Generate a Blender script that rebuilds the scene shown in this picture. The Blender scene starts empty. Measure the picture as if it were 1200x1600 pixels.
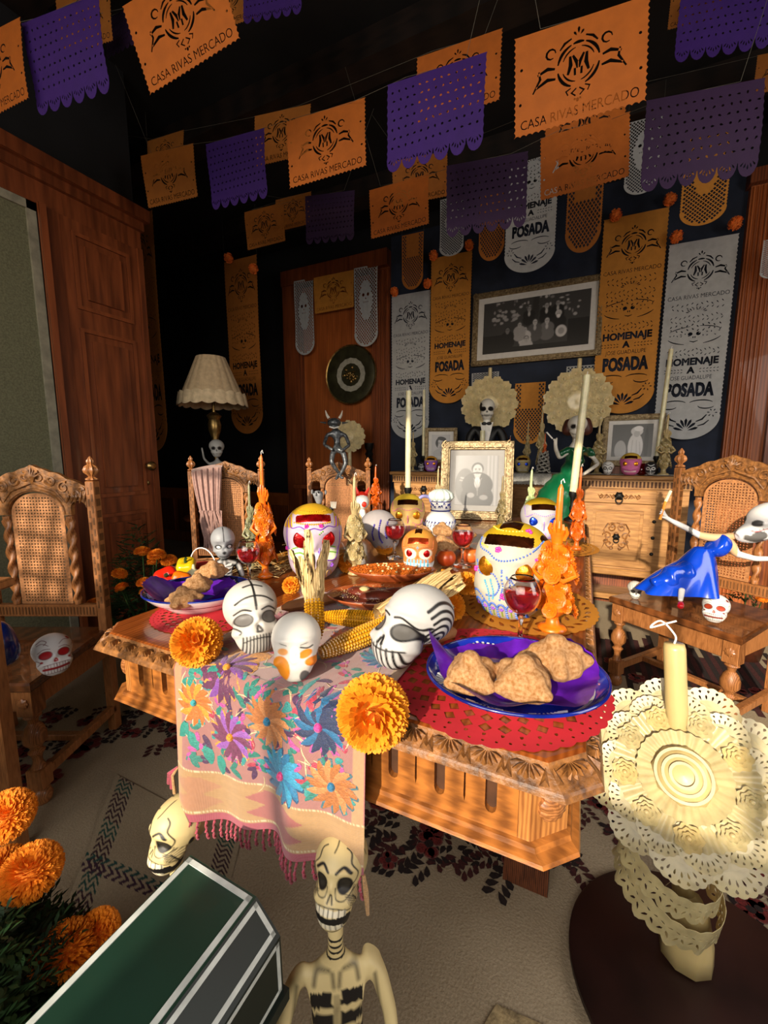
import bpy, bmesh, math, random
import numpy as np
from mathutils import Vector, Matrix, Euler
from mathutils.geometry import interpolate_bezier
from mathutils.bvhtree import BVHTree
PI = math.pi
rnd = random.Random(7)
rng = np.random.default_rng(7)
S = bpy.context.scene
COL = S.collection
R_ = math.radians

# ------------------------------------------------------------- camera
FPX = 650.0; CAMH = 1.2
PITCH = math.atan(89 / FPX); YAW = math.radians(25.5)
cam = bpy.data.objects.new('camera', bpy.data.cameras.new('camera'))
COL.objects.link(cam); S.camera = cam
cam.data.sensor_fit = 'VERTICAL'; cam.data.sensor_height = 36.0
cam.data.lens = 36.0 * FPX / 1600.0
cam.data.clip_start = 0.02; cam.data.clip_end = 60
cam.location = (0, 0, CAMH)
cam.rotation_euler = (PI / 2 - PITCH, 0, YAW)

# ------------------------------------------------------------- world, sun, window light, side fill, exposure
S.view_settings.view_transform = 'Standard'
S.view_settings.look = 'None'
S.view_settings.gamma = 1.0
S.view_settings.use_curve_mapping = False
S.view_settings.exposure = 0.35
w = bpy.data.worlds.new('sky'); S.world = w; w.use_nodes = True
bgn = w.node_tree.nodes['Background']
sky = w.node_tree.nodes.new('ShaderNodeTexSky')
sky.sky_type = 'NISHITA'; sky.sun_disc = False
sky.sun_elevation = R_(26); sky.sun_rotation = R_(180)
w.node_tree.links.new(sky.outputs[0], bgn.inputs[0]); bgn.inputs[1].default_value = 0.14
SUN_EL = 20.0; SUN_AZ = 3.0      # azimuth: degrees from +Y towards +X that the light travels
sl = bpy.data.lights.new('sun', 'SUN'); sl.energy = 5.2; sl.angle = R_(0.9); sl.color = (1.0, 0.87, 0.68)
so = bpy.data.objects.new('sun', sl); COL.objects.link(so)
d = Vector((math.sin(R_(SUN_AZ)) * math.cos(R_(SUN_EL)), math.cos(R_(SUN_AZ)) * math.cos(R_(SUN_EL)), -math.sin(R_(SUN_EL))))
so.rotation_euler = d.to_track_quat('-Z', 'Y').to_euler(); so.location = (0, -6, 4)
def area(name, loc, target, sx, sy, energy, color):
    l = bpy.data.lights.new(name, 'AREA'); l.shape = 'RECTANGLE'; l.size = sx; l.size_y = sy
    l.energy = energy; l.color = color
    o = bpy.data.objects.new(name, l); COL.objects.link(o); o.location = loc
    o.rotation_euler = (Vector(target) - Vector(loc)).to_track_quat('-Z', 'Y').to_euler()
    return o
area('window_daylight', (-0.35, -1.52, 1.75), (-0.5, 3.5, 0.4), 2.6, 1.5, 46, (1.0, 0.93, 0.84))
area('side_fill_light', (2.3, 0.9, 1.7), (-0.5, 1.8, 0.5), 1.2, 1.6, 26, (1.0, 0.93, 0.85))  # added fill from the right to lift the ambient level

# ------------------------------------------------------------- layout helpers
CR = Vector((math.cos(YAW), math.sin(YAW), 0))
CF = Vector((-math.sin(YAW) * math.cos(PITCH), math.cos(YAW) * math.cos(PITCH), -math.sin(PITCH)))
CU = CR.cross(CF)
def ray(x, y): return CF + CR * ((x - 600) / FPX) - CU * ((y - 800) / FPX)
def pz(x, y, z):
    d = ray(x, y); return Vector((0, 0, CAMH)) + d * ((z - CAMH) / d.z)
def pY(x, y, Y):
    d = ray(x, y); return Vector((0, 0, CAMH)) + d * (Y / d.y)
def pX(x, y, X):
    d = ray(x, y); return Vector((0, 0, CAMH)) + d * (X / d.x)
def pc(x, y, c): return Vector((0, 0, CAMH)) + ray(x, y) * c
def depth(p): return (Vector(p) - Vector((0, 0, CAMH))).dot(CF)
def face(p, extra=0):      # rotation about z that turns a thing's local -Y to the visitor
    return math.atan2(-p[0], p[1]) + R_(extra)

# ------------------------------------------------------------- materials
MATS = {}
def hexc(h):
    h = h.lstrip('#'); c = [int(h[i:i + 2], 16) / 255 for i in (0, 2, 4)]
    return tuple((v / 12.92 if v <= 0.04045 else ((v + 0.055) / 1.055) ** 2.4) for v in c)
def C_(c): return hexc(c) if isinstance(c, str) else tuple(c)
def mat(name, color, rough=0.6, metal=0.0, var=0.12, scale=30.0, bump=0.0, bscale=None, trans=0.0, ior=1.45, sss=0.0, coat=0.0, sheen=0.0, attr=False, stretch=(1, 1, 1), wood=False, color2=None, backdrop=None, weave=0):
    if name in MATS: return MATS[name]
    m = bpy.data.materials.new(name); m.use_nodes = True
    nt = m.node_tree; N = nt.nodes; L = nt.links; b = N['Principled BSDF']
    c = C_(color)
    tc = N.new('ShaderNodeTexCoord'); mp = N.new('ShaderNodeMapping'); mp.inputs['Scale'].default_value = stretch
    L.new(tc.outputs['Object'], mp.inputs[0])
    nz = N.new('ShaderNodeTexNoise'); nz.inputs['Scale'].default_value = scale; nz.inputs['Detail'].default_value = 4
    L.new(mp.outputs[0], nz.inputs['Vector'])
    fac = nz.outputs['Fac']
    if wood:
        wv = N.new('ShaderNodeTexWave'); wv.inputs['Scale'].default_value = scale * 0.6; wv.inputs['Distortion'].default_value = 3
        wv.inputs['Detail'].default_value = 3; wv.inputs['Detail Scale'].default_value = 1.5
        L.new(mp.outputs[0], wv.inputs['Vector'])
        mx = N.new('ShaderNodeMix'); mx.data_type = 'FLOAT'; mx.inputs[0].default_value = 0.72
        L.new(wv.outputs['Fac'], mx.inputs[2]); L.new(nz.outputs['Fac'], mx.inputs[3]); fac = mx.outputs[0]
    if attr:
        at = N.new('ShaderNodeAttribute'); at.attribute_name = 'Col'
        hs = N.new('ShaderNodeMix'); hs.data_type = 'RGBA'; hs.blend_type = 'MULTIPLY'; hs.inputs[0].default_value = var * 2
        L.new(at.outputs['Color'], hs.inputs[6]); L.new(nz.outputs['Fac'], hs.inputs[7])
        L.new(hs.outputs[2], b.inputs['Base Color'])
    else:
        c2 = C_(color2) if color2 is not None else tuple(max(0, v * (1 - 2.2 * var)) for v in c)
        cr = N.new('ShaderNodeValToRGB')
        cr.color_ramp.elements[0].color = (*c2, 1); cr.color_ramp.elements[1].color = (*[min(1, v * (1 + var)) for v in c], 1)
        cr.color_ramp.elements[0].position = 0.3; cr.color_ramp.elements[1].position = 0.7
        L.new(fac, cr.inputs[0]); L.new(cr.outputs[0], b.inputs['Base Color'])
    b.inputs['Roughness'].default_value = rough; b.inputs['Metallic'].default_value = metal
    b.inputs['Transmission Weight'].default_value = trans; b.inputs['IOR'].default_value = ior
    b.inputs['Coat Weight'].default_value = coat
    b.inputs['Sheen Weight'].default_value = sheen
    if sss:
        b.inputs['Subsurface Weight'].default_value = sss; b.inputs['Subsurface Radius'].default_value = (0.02, 0.012, 0.006); b.inputs['Subsurface Scale'].default_value = 0.5
    if bump:
        bp = N.new('ShaderNodeBump'); bp.inputs['Strength'].default_value = bump; bp.inputs['Distance'].default_value = 0.004
        if weave:
            wv2 = N.new('ShaderNodeTexWave'); wv2.bands_direction = 'X'; wv2.inputs['Scale'].default_value = weave
            wv3 = N.new('ShaderNodeTexWave'); wv3.bands_direction = 'Z' if stretch == (1, 1, 1) else 'Y'; wv3.inputs['Scale'].default_value = weave
            L.new(mp.outputs[0], wv2.inputs['Vector']); L.new(mp.outputs[0], wv3.inputs['Vector'])
            ad = N.new('ShaderNodeMath'); ad.operation = 'ADD'; L.new(wv2.outputs['Fac'], ad.inputs[0]); L.new(wv3.outputs['Fac'], ad.inputs[1])
            L.new(ad.outputs[0], bp.inputs['Height'])
        else:
            n2 = N.new('ShaderNodeTexNoise'); n2.inputs['Scale'].default_value = bscale or scale * 3; n2.inputs['Detail'].default_value = 3
            L.new(mp.outputs[0], n2.inputs['Vector']); L.new(n2.outputs['Fac'], bp.inputs['Height'])
        L.new(bp.outputs[0], b.inputs['Normal'])
    m.diffuse_color = (*c, 1)
    MATS[name] = m
    return m

# ------------------------------------------------------------- mesh builder
class MB:
    def __init__(s): s.V = []; s.F = []; s.n = 0; s.K = []; s.col = None
    def add(s, V, F, M=None):
        V = np.asarray(V, float).reshape(-1, 3)
        if M is not None:
            A = np.array(M); V = V @ A[:3, :3].T + A[:3, 3]
        s.V.append(V); n = s.n
        s.F.extend([tuple(int(i) + n for i in f) for f in F]); s.n += len(V)
        if s.col is not None: s.K.append(np.tile(np.array([*C_(s.col), 1.0]), (len(V), 1)))
        return s
    def box(s, x0, x1, y0, y1, z0, z1, M=None, bev=0.0):
        if bev > 0:
            V = []; b = bev
            for z, i in ((z0, b), (z0 + b, 0), (z1 - b, 0), (z1, b)):
                xa, xb, ya, yb = x0 + i, x1 - i, y0 + i, y1 - i
                c = b * 0.6 if i == 0 else b * 0.3
                V += [(xa + c, ya, z), (xb - c, ya, z), (xb, ya + c, z), (xb, yb - c, z), (xb - c, yb, z), (xa + c, yb, z), (xa, yb - c, z), (xa, ya + c, z)]
            F = [tuple(range(7, -1, -1)), tuple(range(24, 32))]
            for r in range(3):
                for k in range(8): F.append((r * 8 + k, r * 8 + (k + 1) % 8, r * 8 + 8 + (k + 1) % 8, r * 8 + 8 + k))
            return s.add(V, F, M)
        V = [(x, y, z) for z in (z0, z1) for y in (y0, y1) for x in (x0, x1)]
        return s.add(V, [(0, 2, 3, 1), (4, 5, 7, 6), (0, 1, 5, 4), (2, 6, 7, 3), (0, 4, 6, 2), (1, 3, 7, 5)], M)
    def lathe(s, prof, seg=24, M=None, rib=0, ribd=0.0, sx=1, sy=1, twist=0.0, cap=True):
        V = []; F = []; n = len(prof)
        for j, pr in enumerate(prof):
            r, z = pr[0], pr[1]
            for i in range(seg):
                a = 2 * PI * i / seg
                rr = r * (1 + (ribd * math.cos(rib * a + twist * z) if rib and (len(pr) < 3 or pr[2]) else 0))
                V.append((rr * math.cos(a) * sx, rr * math.sin(a) * sy, z))
        for j in range(n - 1):
            for i in range(seg):
                F.append((j * seg + i, j * seg + (i + 1) % seg, (j + 1) * seg + (i + 1) % seg, (j + 1) * seg + i))
        if cap and prof[0][0] > 1e-5: F.append(tuple(range(seg - 1, -1, -1)))
        if cap and prof[-1][0] > 1e-5: F.append(tuple((n - 1) * seg + i for i in range(seg)))
        return s.add(V, F, M)
    def tube(s, pts, r, seg=8, M=None, caps=True, flat=1.0):
        pts = [Vector(p) for p in pts]; n = len(pts)
        rs = r if hasattr(r, '__len__') else [r] * n
        V = []; F = []; up = None
        for i in range(n):
            t = (pts[min(i + 1, n - 1)] - pts[max(i - 1, 0)])
            if t.length < 1e-9: t = Vector((0, 0, 1))
            t.normalize()
            if up is None: up = Vector((0, 0, 1)) if abs(t.z) < 0.9 else Vector((0, 1, 0))
            a = t.cross(up)
            if a.length < 1e-6: a = t.cross(Vector((1, 0.01, 0)))
            a.normalize(); b = a.cross(t); b.normalize(); up = b
            for k in range(seg):
                an = 2 * PI * k / seg
                V.append(tuple(pts[i] + a * (math.cos(an) * rs[i]) + b * (math.sin(an) * rs[i] * flat)))
        for i in range(n - 1):
            for k in range(seg):
                F.append((i * seg + k, i * seg + (k + 1) % seg, (i + 1) * seg + (k + 1) % seg, (i + 1) * seg + k))
        if caps: F.append(tuple(range(seg))[::-1]); F.append(tuple((n - 1) * seg + k for k in range(seg)))
        return s.add(V, F, M)
    def ball(s, c, r, seg=14, ring=8, M=None):
        rx, ry, rz = r if hasattr(r, '__len__') else (r, r, r)
        V = [(c[0], c[1], c[2] - rz)]; F = []
        for j in range(1, ring):
            t = PI * j / ring
            for i in range(seg):
                a = 2 * PI * i / seg
                V.append((c[0] + rx * math.sin(t) * math.cos(a), c[1] + ry * math.sin(t) * math.sin(a), c[2] - rz * math.cos(t)))
        V.append((c[0], c[1], c[2] + rz)); L = len(V) - 1
        for i in range(seg):
            F.append((0, 1 + (i + 1) % seg, 1 + i)); F.append((L, 1 + (ring - 2) * seg + i, 1 + (ring - 2) * seg + (i + 1) % seg))
        for j in range(ring - 2):
            for i in range(seg):
                a = 1 + j * seg
                F.append((a + i, a + (i + 1) % seg, a + seg + (i + 1) % seg, a + seg + i))
        return s.add(V, F, M)
    def grid(s, nu, nv, f, M=None, close_u=False):
        V = [f(u / (nu if close_u else nu - 1), v / (nv - 1)) for v in range(nv) for u in range(nu)]
        F = []
        for v in range(nv - 1):
            for u in range(nu if close_u else nu - 1):
                u2 = (u + 1) % nu
                F.append((v * nu + u, v * nu + u2, (v + 1) * nu + u2, (v + 1) * nu + u))
        return s.add(V, F, M)
    def prism(s, poly, y0, y1, M=None):      # polygon in x,z extruded along y
        n = len(poly)
        V = [(x, y0, z) for x, z in poly] + [(x, y1, z) for x, z in poly]
        F = [tuple(range(n)), tuple(range(2 * n - 1, n - 1, -1))] + [(i, i + n, (i + 1) % n + n, (i + 1) % n) for i in range(n)]
        return s.add(V, F, M)
    def mesh(s, name, m=None, smooth=True):
        me = bpy.data.meshes.new(name)
        V = np.concatenate(s.V) if s.V else np.zeros((0, 3))
        me.from_pydata(V.tolist(), [], s.F); me.update()
        if s.K:
            at = me.color_attributes.new('Col', 'FLOAT_COLOR', 'POINT'); at.data.foreach_set('color', np.concatenate(s.K).astype(np.float32).ravel())
        if m: me.materials.append(m)
        if smooth:
            me.polygons.foreach_set('use_smooth', [True] * len(me.polygons))
            if smooth != 'all':
                try: me.set_sharp_from_angle(angle=R_(38))
                except Exception: pass
        return me
def link(name, me, parent=None, loc=(0, 0, 0), rot=(0, 0, 0), sc=1):
    o = bpy.data.objects.new(name, me); COL.objects.link(o)
    if parent is not None: o.parent = parent
    o.location = loc; o.rotation_euler = rot; o.scale = (sc, sc, sc) if not hasattr(sc, '__len__') else sc
    return o
def part(name, mb, m, parent=None, loc=(0, 0, 0), rot=(0, 0, 0), sc=1, smooth=True, label=None, kind=None):
    me = mb.mesh(name, m, smooth) if isinstance(mb, MB) else mb
    o = link(name, me, parent, loc, rot, sc)
    if label: o['label'] = label
    if kind: o['kind'] = kind
    return o
def tag(o, label, cat, group=None):
    o['label'] = label; o['category'] = cat
    if group: o['group'] = group
    return o
def thing(name, label, cat, loc=(0, 0, 0), rz=0.0, group=None, sc=1, rot=None):
    o = link(name, None, None, loc, rot or (0, 0, rz), sc)
    return tag(o, label, cat, group)
def struct(o): o['kind'] = 'structure'; return o
def dup(root, loc=None, rz=None, label=None, group=None, sc=None, rot=None, mats=None):
    def cp(o, par):
        c = o.copy(); COL.objects.link(c)
        if par is not None: c.parent = par
        if mats and c.type == 'MESH':
            for k, mm in mats.items():
                if o.name.split('.')[0] == k:
                    c.material_slots[0].link = 'OBJECT'; c.material_slots[0].material = mm
        for ch in o.children: cp(ch, c)
        return c
    r = cp(root, None)
    if loc is not None: r.location = loc
    if rz is not None: r.rotation_euler = (0, 0, rz)
    if rot is not None: r.rotation_euler = rot
    if sc is not None: r.scale = (sc, sc, sc) if not hasattr(sc, '__len__') else sc
    if label: r['label'] = label
    if group: r['group'] = group
    return r
def T(loc=(0, 0, 0), rot=(0, 0, 0), sc=1):
    sv = (sc, sc, sc) if not hasattr(sc, '__len__') else sc
    return Matrix.LocRotScale(Vector(loc), Euler(rot), Vector(sv))
def smoothpath(pts, n=6, cyc=False):       # Catmull-Rom
    P = [Vector(p) for p in pts]; out = []
    m = len(P)
    for i in range(m if cyc else m - 1):
        p0 = P[(i - 1) % m] if cyc or i > 0 else P[0]; p1 = P[i % m]; p2 = P[(i + 1) % m]; p3 = P[(i + 2) % m] if cyc or i + 2 < m else P[-1]
        for k in range(n):
            t = k / n
            out.append(0.5 * ((2 * p1) + (p2 - p0) * t + (2 * p0 - 5 * p1 + 4 * p2 - p3) * t * t + (3 * p1 - p0 - 3 * p2 + p3) * t ** 3))
    if not cyc: out.append(P[-1])
    return out

# ------------------------------------------------------------- cut paper: outline with real holes
def text_polys(txt, size=1.0, bold=0.0, sx=1.0):
    cu = bpy.data.curves.new('t', 'FONT'); cu.body = txt; cu.size = size; cu.align_x = 'CENTER'; cu.resolution_u = 3; cu.offset = bold
    ob = bpy.data.objects.new('t', cu); COL.objects.link(ob)
    c2 = ob.to_curve(bpy.context.evaluated_depsgraph_get())
    out = []
    for sp in c2.splines:
        pts = []
        if sp.type == 'BEZIER':
            bp = sp.bezier_points
            for i in range(len(bp)):
                a = bp[i]; b = bp[(i + 1) % len(bp)]
                seg = interpolate_bezier(a.co, a.handle_right, b.handle_left, b.co, 4)
                if (a.handle_right - a.co).length < 1e-5 and (b.handle_left - b.co).length < 1e-5: seg = [a.co, b.co]
                pts += [(p.x * sx, p.y) for p in seg[:-1]]
        else: pts = [(p.co.x * sx, p.co.y) for p in sp.points]
        out.append(pts)
    ob.to_curve_clear(); bpy.data.objects.remove(ob); bpy.data.curves.remove(cu)
    return out
def bold(P, d):
    out = []
    big = max(P, key=lambda p: abs(sum(p[i - 1][0] * p[i][1] - p[i][0] * p[i - 1][1] for i in range(len(p)))))
    sg = 1 if sum(big[i - 1][0] * big[i][1] - big[i][0] * big[i - 1][1] for i in range(len(big))) > 0 else -1
    for p in P:
        n = len(p); q = []
        for i in range(n):
            ax, ay = p[i - 1]; bx, by = p[i]; cx, cy = p[(i + 1) % n]
            u = Vector((bx - ax, by - ay)); v = Vector((cx - bx, cy - by))
            if u.length < 1e-7 or v.length < 1e-7: q.append((bx, by)); continue
            u.normalize(); v.normalize(); nn = Vector((u.y + v.y, -u.x - v.x))
            if nn.length < .2: q.append((bx, by)); continue
            k = d / max(.5, nn.length / 2); nn.normalize(); q.append((bx + nn.x * k * sg, by + nn.y * k * sg))
        out.append(q)
    return out
def move_polys(P, dx=0, dy=0, s=1, rot=0, f=None):
    c, sn = math.cos(rot), math.sin(rot); out = []
    for p in P:
        q = [((x * c - y * sn) * s + dx, (x * sn + y * c) * s + dy) for x, y in p]
        out.append([f(*v) for v in q] if f else q)
    return out
def stroke(pts, w):        # polygon around a polyline, tapering ends
    n = len(pts); Lf = []; Rt = []
    for i in range(n):
        a = pts[max(i - 1, 0)]; b = pts[min(i + 1, n - 1)]
        dx, dy = b[0] - a[0], b[1] - a[1]; l = math.hypot(dx, dy) or 1
        k = w * (0.35 + 0.65 * math.sin(PI * (i + 0.3) / (n - 0.4))) / 2
        Lf.append((pts[i][0] - dy / l * k, pts[i][1] + dx / l * k)); Rt.append((pts[i][0] + dy / l * k, pts[i][1] - dx / l * k))
    return Lf + Rt[::-1]
def arc(cx, cy, rx, ry, a0, a1, n=8): return [(cx + rx * math.cos(R_(a0 + (a1 - a0) * i / n)), cy + ry * math.sin(R_(a0 + (a1 - a0) * i / n))) for i in range(n + 1)]
def ell(cx, cy, rx, ry=None, n=8, rot=0):
    ry = ry or rx; c, s = math.cos(rot), math.sin(rot)
    return [(cx + rx * math.cos(2 * PI * i / n) * c - ry * math.sin(2 * PI * i / n) * s, cy + rx * math.cos(2 * PI * i / n) * s + ry * math.sin(2 * PI * i / n) * c) for i in range(n)]
def drop(cx, cy, l, w, ang): return [(cx + math.cos(ang) * a * l - math.sin(ang) * b * w, cy + math.sin(ang) * a * l + math.cos(ang) * b * w) for a, b in ((-.5, 0), (-.1, .4), (.25, .5), (.5, 0), (.25, -.5), (-.1, -.4))]
def scallop(pts, n, d):    # pts straight segment a->b with n outward bumps of depth d (outward = right of direction)
    (ax, ay), (bx, by) = pts; dx, dy = bx - ax, by - ay; l = math.hypot(dx, dy); nx, ny = dy / l, -dx / l; out = []
    for i in range(n):
        for k in range(4):
            t = (i + k / 4) / n; e = abs(math.sin(PI * k / 4)) * d
            out.append((ax + dx * t + nx * e, ay + dy * t + ny * e))
    return out
def cutsheet(name, polys, thick=0.0, mapf=None, m=None):
    from mathutils.geometry import delaunay_2d_cdt
    V = []; Fc = []
    for p in polys:
        A = sum(p[i - 1][0] * p[i][1] - p[i][0] * p[i - 1][1] for i in range(len(p)))
        if A < 0: p = p[::-1]
        Fc.append(list(range(len(V), len(V) + len(p)))); V += [Vector((float(x), float(y))) for x, y in p]
    r = delaunay_2d_cdt(V, [], Fc, 1, 1e-6, True)
    vs, fs, of = r[0], r[2], r[5]
    keep = [f for f, o in zip(fs, of) if 0 in o and len(o) % 2 == 1]
    n = len(vs); P3 = [(v.x, v.y, thick) for v in vs]; F = [tuple(f) for f in keep]
    if thick:
        P3 += [(v.x, v.y, -thick) for v in vs]; cnt = {}
        for f in keep:
            for a, b in ((f[0], f[1]), (f[1], f[2]), (f[2], f[0])): cnt[(a, b)] = 1
        F += [(f[2] + n, f[1] + n, f[0] + n) for f in keep]
        F += [(b, a, a + n, b + n) for (a, b) in cnt if (b, a) not in cnt]
    me = bpy.data.meshes.new(name); me.from_pydata([mapf(*v) if mapf else v for v in P3], [], F); me.update()
    if m: me.materials.append(m)
    return me
def upright(x, y, z): return (x, -z, y)

# ============================================================= materials in use
WOOD = mat('honey_oak', '#9C5F28', 0.42, var=0.22, scale=14, wood=True, stretch=(1, 6, 6), bump=0.12, coat=0.08, color2='#6E3F18')
WOODV = mat('honey_oak_upright', '#A97038', 0.42, var=0.22, scale=14, wood=True, stretch=(6, 6, 1), bump=0.12, coat=0.2, color2='#7E4A22')
CARVE = mat('carved_oak', '#8A5A2C', 0.5, var=0.3, scale=60, bump=0.5, bscale=120, coat=0.15, color2='#4E2F14')
CHW = mat('chair_walnut', '#9C6538', 0.45, var=0.25, scale=22, wood=True, stretch=(5, 5, 1), bump=0.15, coat=0.15, color2='#744520')
SEATW = mat('polished_seat_wood', '#6E3F1E', 0.22, var=0.25, scale=10, wood=True, stretch=(1, 5, 5), coat=0.6, color2='#4B2A14')
DARKW = mat('dark_red_wood', '#7A3E1E', 0.42, var=0.22, scale=5, wood=True, stretch=(6, 6, 0.6), bump=0.05, coat=0.15, color2='#562810')
PANW = mat('panel_wood', '#9C5222', 0.45, var=0.18, scale=5, wood=True, stretch=(5, 5, 0.5), coat=0.2, color2='#7A3C14')
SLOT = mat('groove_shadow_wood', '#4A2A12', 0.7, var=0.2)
CANE = mat('woven_cane', '#B57A4A', 0.6, var=0.2, scale=90, bump=0.4)
BLACKW = mat('black_painted_wall', '#0B0B0E', 0.8, var=0.3, scale=3)
NAVY = mat('navy_backcloth', '#1E2638', 0.85, var=0.2, scale=6, bump=0.1)
CEILM = mat('dark_ceiling_paint', '#0D0B0A', 0.8, var=0.4, scale=3)
BEAM = mat('dark_beam_wood', '#1C110B', 0.6, var=0.3, scale=6, wood=True, stretch=(0.5, 6, 6))
BRASS = mat('aged_brass', '#8F7344', 0.35, metal=0.9, var=0.3)
IRON = mat('black_iron', '#1B1917', 0.5, metal=0.6, var=0.2)
WHITE = mat('white_paint', '#E9E6E0', 0.55, var=0.06)

# carpet with a procedural pile
m = bpy.data.materials.new('beige_carpet'); m.use_nodes = True; nt = m.node_tree; N = nt.nodes; L = nt.links; b = N['Principled BSDF']; b.inputs['Roughness'].default_value = 0.95
tc = N.new('ShaderNodeTexCoord'); n1 = N.new('ShaderNodeTexNoise'); n1.inputs['Scale'].default_value = 2.2; n1.inputs['Detail'].default_value = 5
n2 = N.new('ShaderNodeTexNoise'); n2.inputs['Scale'].default_value = 160; L.new(tc.outputs['Object'], n1.inputs[0]); L.new(tc.outputs['Object'], n2.inputs[0])
cr = N.new('ShaderNodeValToRGB'); cr.color_ramp.elements[0].color = (*hexc('#85745A'), 1); cr.color_ramp.elements[1].color = (*hexc('#A5957A'), 1); cr.color_ramp.elements[0].position = .35; cr.color_ramp.elements[1].position = .65
mx = N.new('ShaderNodeMix'); mx.data_type = 'FLOAT'; mx.inputs[0].default_value = .35; L.new(n1.outputs[0], mx.inputs[2]); L.new(n2.outputs[0], mx.inputs[3]); L.new(mx.outputs[0], cr.inputs[0]); L.new(cr.outputs[0], b.inputs['Base Color'])
bp = N.new('ShaderNodeBump'); bp.inputs['Strength'].default_value = .6; bp.inputs['Distance'].default_value = .004; L.new(n2.outputs[0], bp.inputs['Height']); L.new(bp.outputs[0], b.inputs['Normal'])
CARPET = m

XL, YB, ZC, YF, XR = -2.6, 4.0, 3.45, -1.6, 2.6
mb = MB().box(-5.9, XR, YF - .1, YB + .1, -0.08, 0)
struct(part('floor', mb, CARPET, smooth=False))
mb = MB().box(-5.9, XR, YF - .1, YB + .1, ZC, ZC + .1)
cl = struct(part('ceiling', mb, CEILM, smooth=False))
for i in range(5): part('beam', MB().box(-5.9, XR, -.9 + i * 1.05, -.72 + i * 1.05, ZC - .14, ZC + .001), BEAM, cl, smooth=False)
wb = struct(part('wall_back', MB().box(-5.9, XR, YB, YB + .1, 0, ZC), BLACKW, smooth=False))
struct(part('wall_right', MB().box(XR, XR + .1, YF - .1, 0.1, 0, ZC).box(XR, XR + .1, 1.7, YB + .1, 0, ZC).box(XR, XR + .1, .1, 1.7, 0, .8).box(XR, XR + .1, .1, 1.7, 2.5, ZC), PANW, smooth=False))
# unseen front wall; window sills and edges stepped to steer where sun falls
fw = MB()
for x0, x1, s in ((-5.9, -2.58, None), (-2.58, -1.4, 1.5), (-1.4, -1.39, None), (-1.39, -.57, 1.12), (-.57, -.56, None), (-.56, 1.0, 1.34), (1.0, XR, None)):
    if s is None: fw.box(x0, x1, YF - .1, YF, 0, ZC)
    else: fw.box(x0, x1, YF - .1, YF, 0, s); fw.box(x0, x1, YF - .1, YF, 2.92, ZC)
struct(part('wall_front', fw, BLACKW, smooth=False))
for n, (x0, x1, s) in enumerate(((-2.58, -1.4, 1.5), (-1.39, -.57, 1.12), (-.56, 1.0, 1.34))):
    wo = link('window_%d' % (n + 4), None, None, ((x0 + x1) / 2, YF - .05, s)); wo['kind'] = 'structure'
    hw = (x1 - x0) / 2; hh = 2.92 - s
    fr = MB().box(-hw, -hw + .02, -.03, .03, 0, hh).box(hw - .02, hw, -.03, .03, 0, hh).box(-hw, hw, -.03, .03, 0, .02).box(-hw, hw, -.03, .03, hh - .05, hh)
    part('window_frame', fr, PANW, wo, smooth=False)
    part('glazing_bar', MB().box(-.018, .018, -.02, .02, .05, hh - .05), PANW, wo, smooth=False)
    if n == 0:  # unseen bars added to break the sun into patches on the near chair
        for k in range(9): part('sun_patch_bar', MB().tube([(-hw + .1 + k * .075, 0, 0), (-hw + .22 + k * .075, 0, .56)], .011 + .006 * (k % 3), 6), PANW, wo)
        for k in range(6): part('sun_patch_bar', MB().tube([(-hw, 0, .06 + k * .085), (-hw + .85, 0, .02 + k * .09)], .009 + .007 * (k % 2), 6), PANW, wo)
    part('glazing_bar', MB().box(-hw + .05, hw - .05, -.02, .02, hh * .62, hh * .62 + .03), PANW, wo, smooth=False)
# left wall with panelled door
wl = struct(part('wall_left', MB().box(XL - .12, XL, YF - .1, 1.86, 0, ZC), BLACKW, smooth=False))
struct(part('wall_return', MB().box(-5.9, XL - .1, 1.78, 1.86, 0, ZC), BLACKW, smooth=False))
struct(part('wall_far_left', MB().box(-6.0, -5.9, 1.78, YB + .1, 0, ZC), BLACKW, smooth=False))
tr = MB().box(XL, XL + .09, YF, 1.9, 2.62, 2.69).box(XL, XL + .055, YF, 1.88, 2.57, 2.62).box(XL, XL + .03, YF, 1.87, 2.46, 2.57)
struct(part('trim_1', tr, DARKW, smooth=False))
# green-grey screen in a pale frame filling the left opening
OLIVE = mat('olive_grey_fabric', '#6A684E', 0.9, var=0.15, scale=120, bump=0.2)
STONE = mat('pale_stone_trim', '#8C8672', 0.8, var=0.15, scale=20)
fb = struct(part('window_1', MB().box(XL, XL + .01, YF, 1.27, .0, 2.42), OLIVE, smooth=False))
part('window_frame', MB().box(XL, XL + .025, 1.27, 1.31, 0, 2.46).box(XL, XL + .025, YF, 1.31, 2.42, 2.46), STONE, fb, smooth=False)
dr = link('door_1', None, None, (XL, 1.36, 0)); dr['kind'] = 'structure'
part('door_casing', MB().box(0, .035, -.05, .05, 0, 2.46).box(0, .06, -.05, -.02, 0, 2.46), DARKW, dr, smooth=False)
part('door_leaf', MB().box(0, .03, .05, .5, 0, 2.46), DARKW, dr, smooth=False)
for z0, z1 in ((.12, .85), (.95, 1.9), (2.0, 2.4)):
    p = MB().box(.03, .042, .10, .42, z0, z0 + .02).box(.03, .042, .10, .42, z1 - .02, z1).box(.03, .042, .10, .12, z0 + .02, z1 - .02).box(.03, .042, .40, .42, z0 + .02, z1 - .02).box(.03, .048, .16, .36, z0 + .06, z1 - .06)
    part('door_panel', p, DARKW, dr, smooth=False)
part('door_edge', MB().box(0, .055, .47, .5, 0, 2.46), DARKW, dr, smooth=False)
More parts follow.
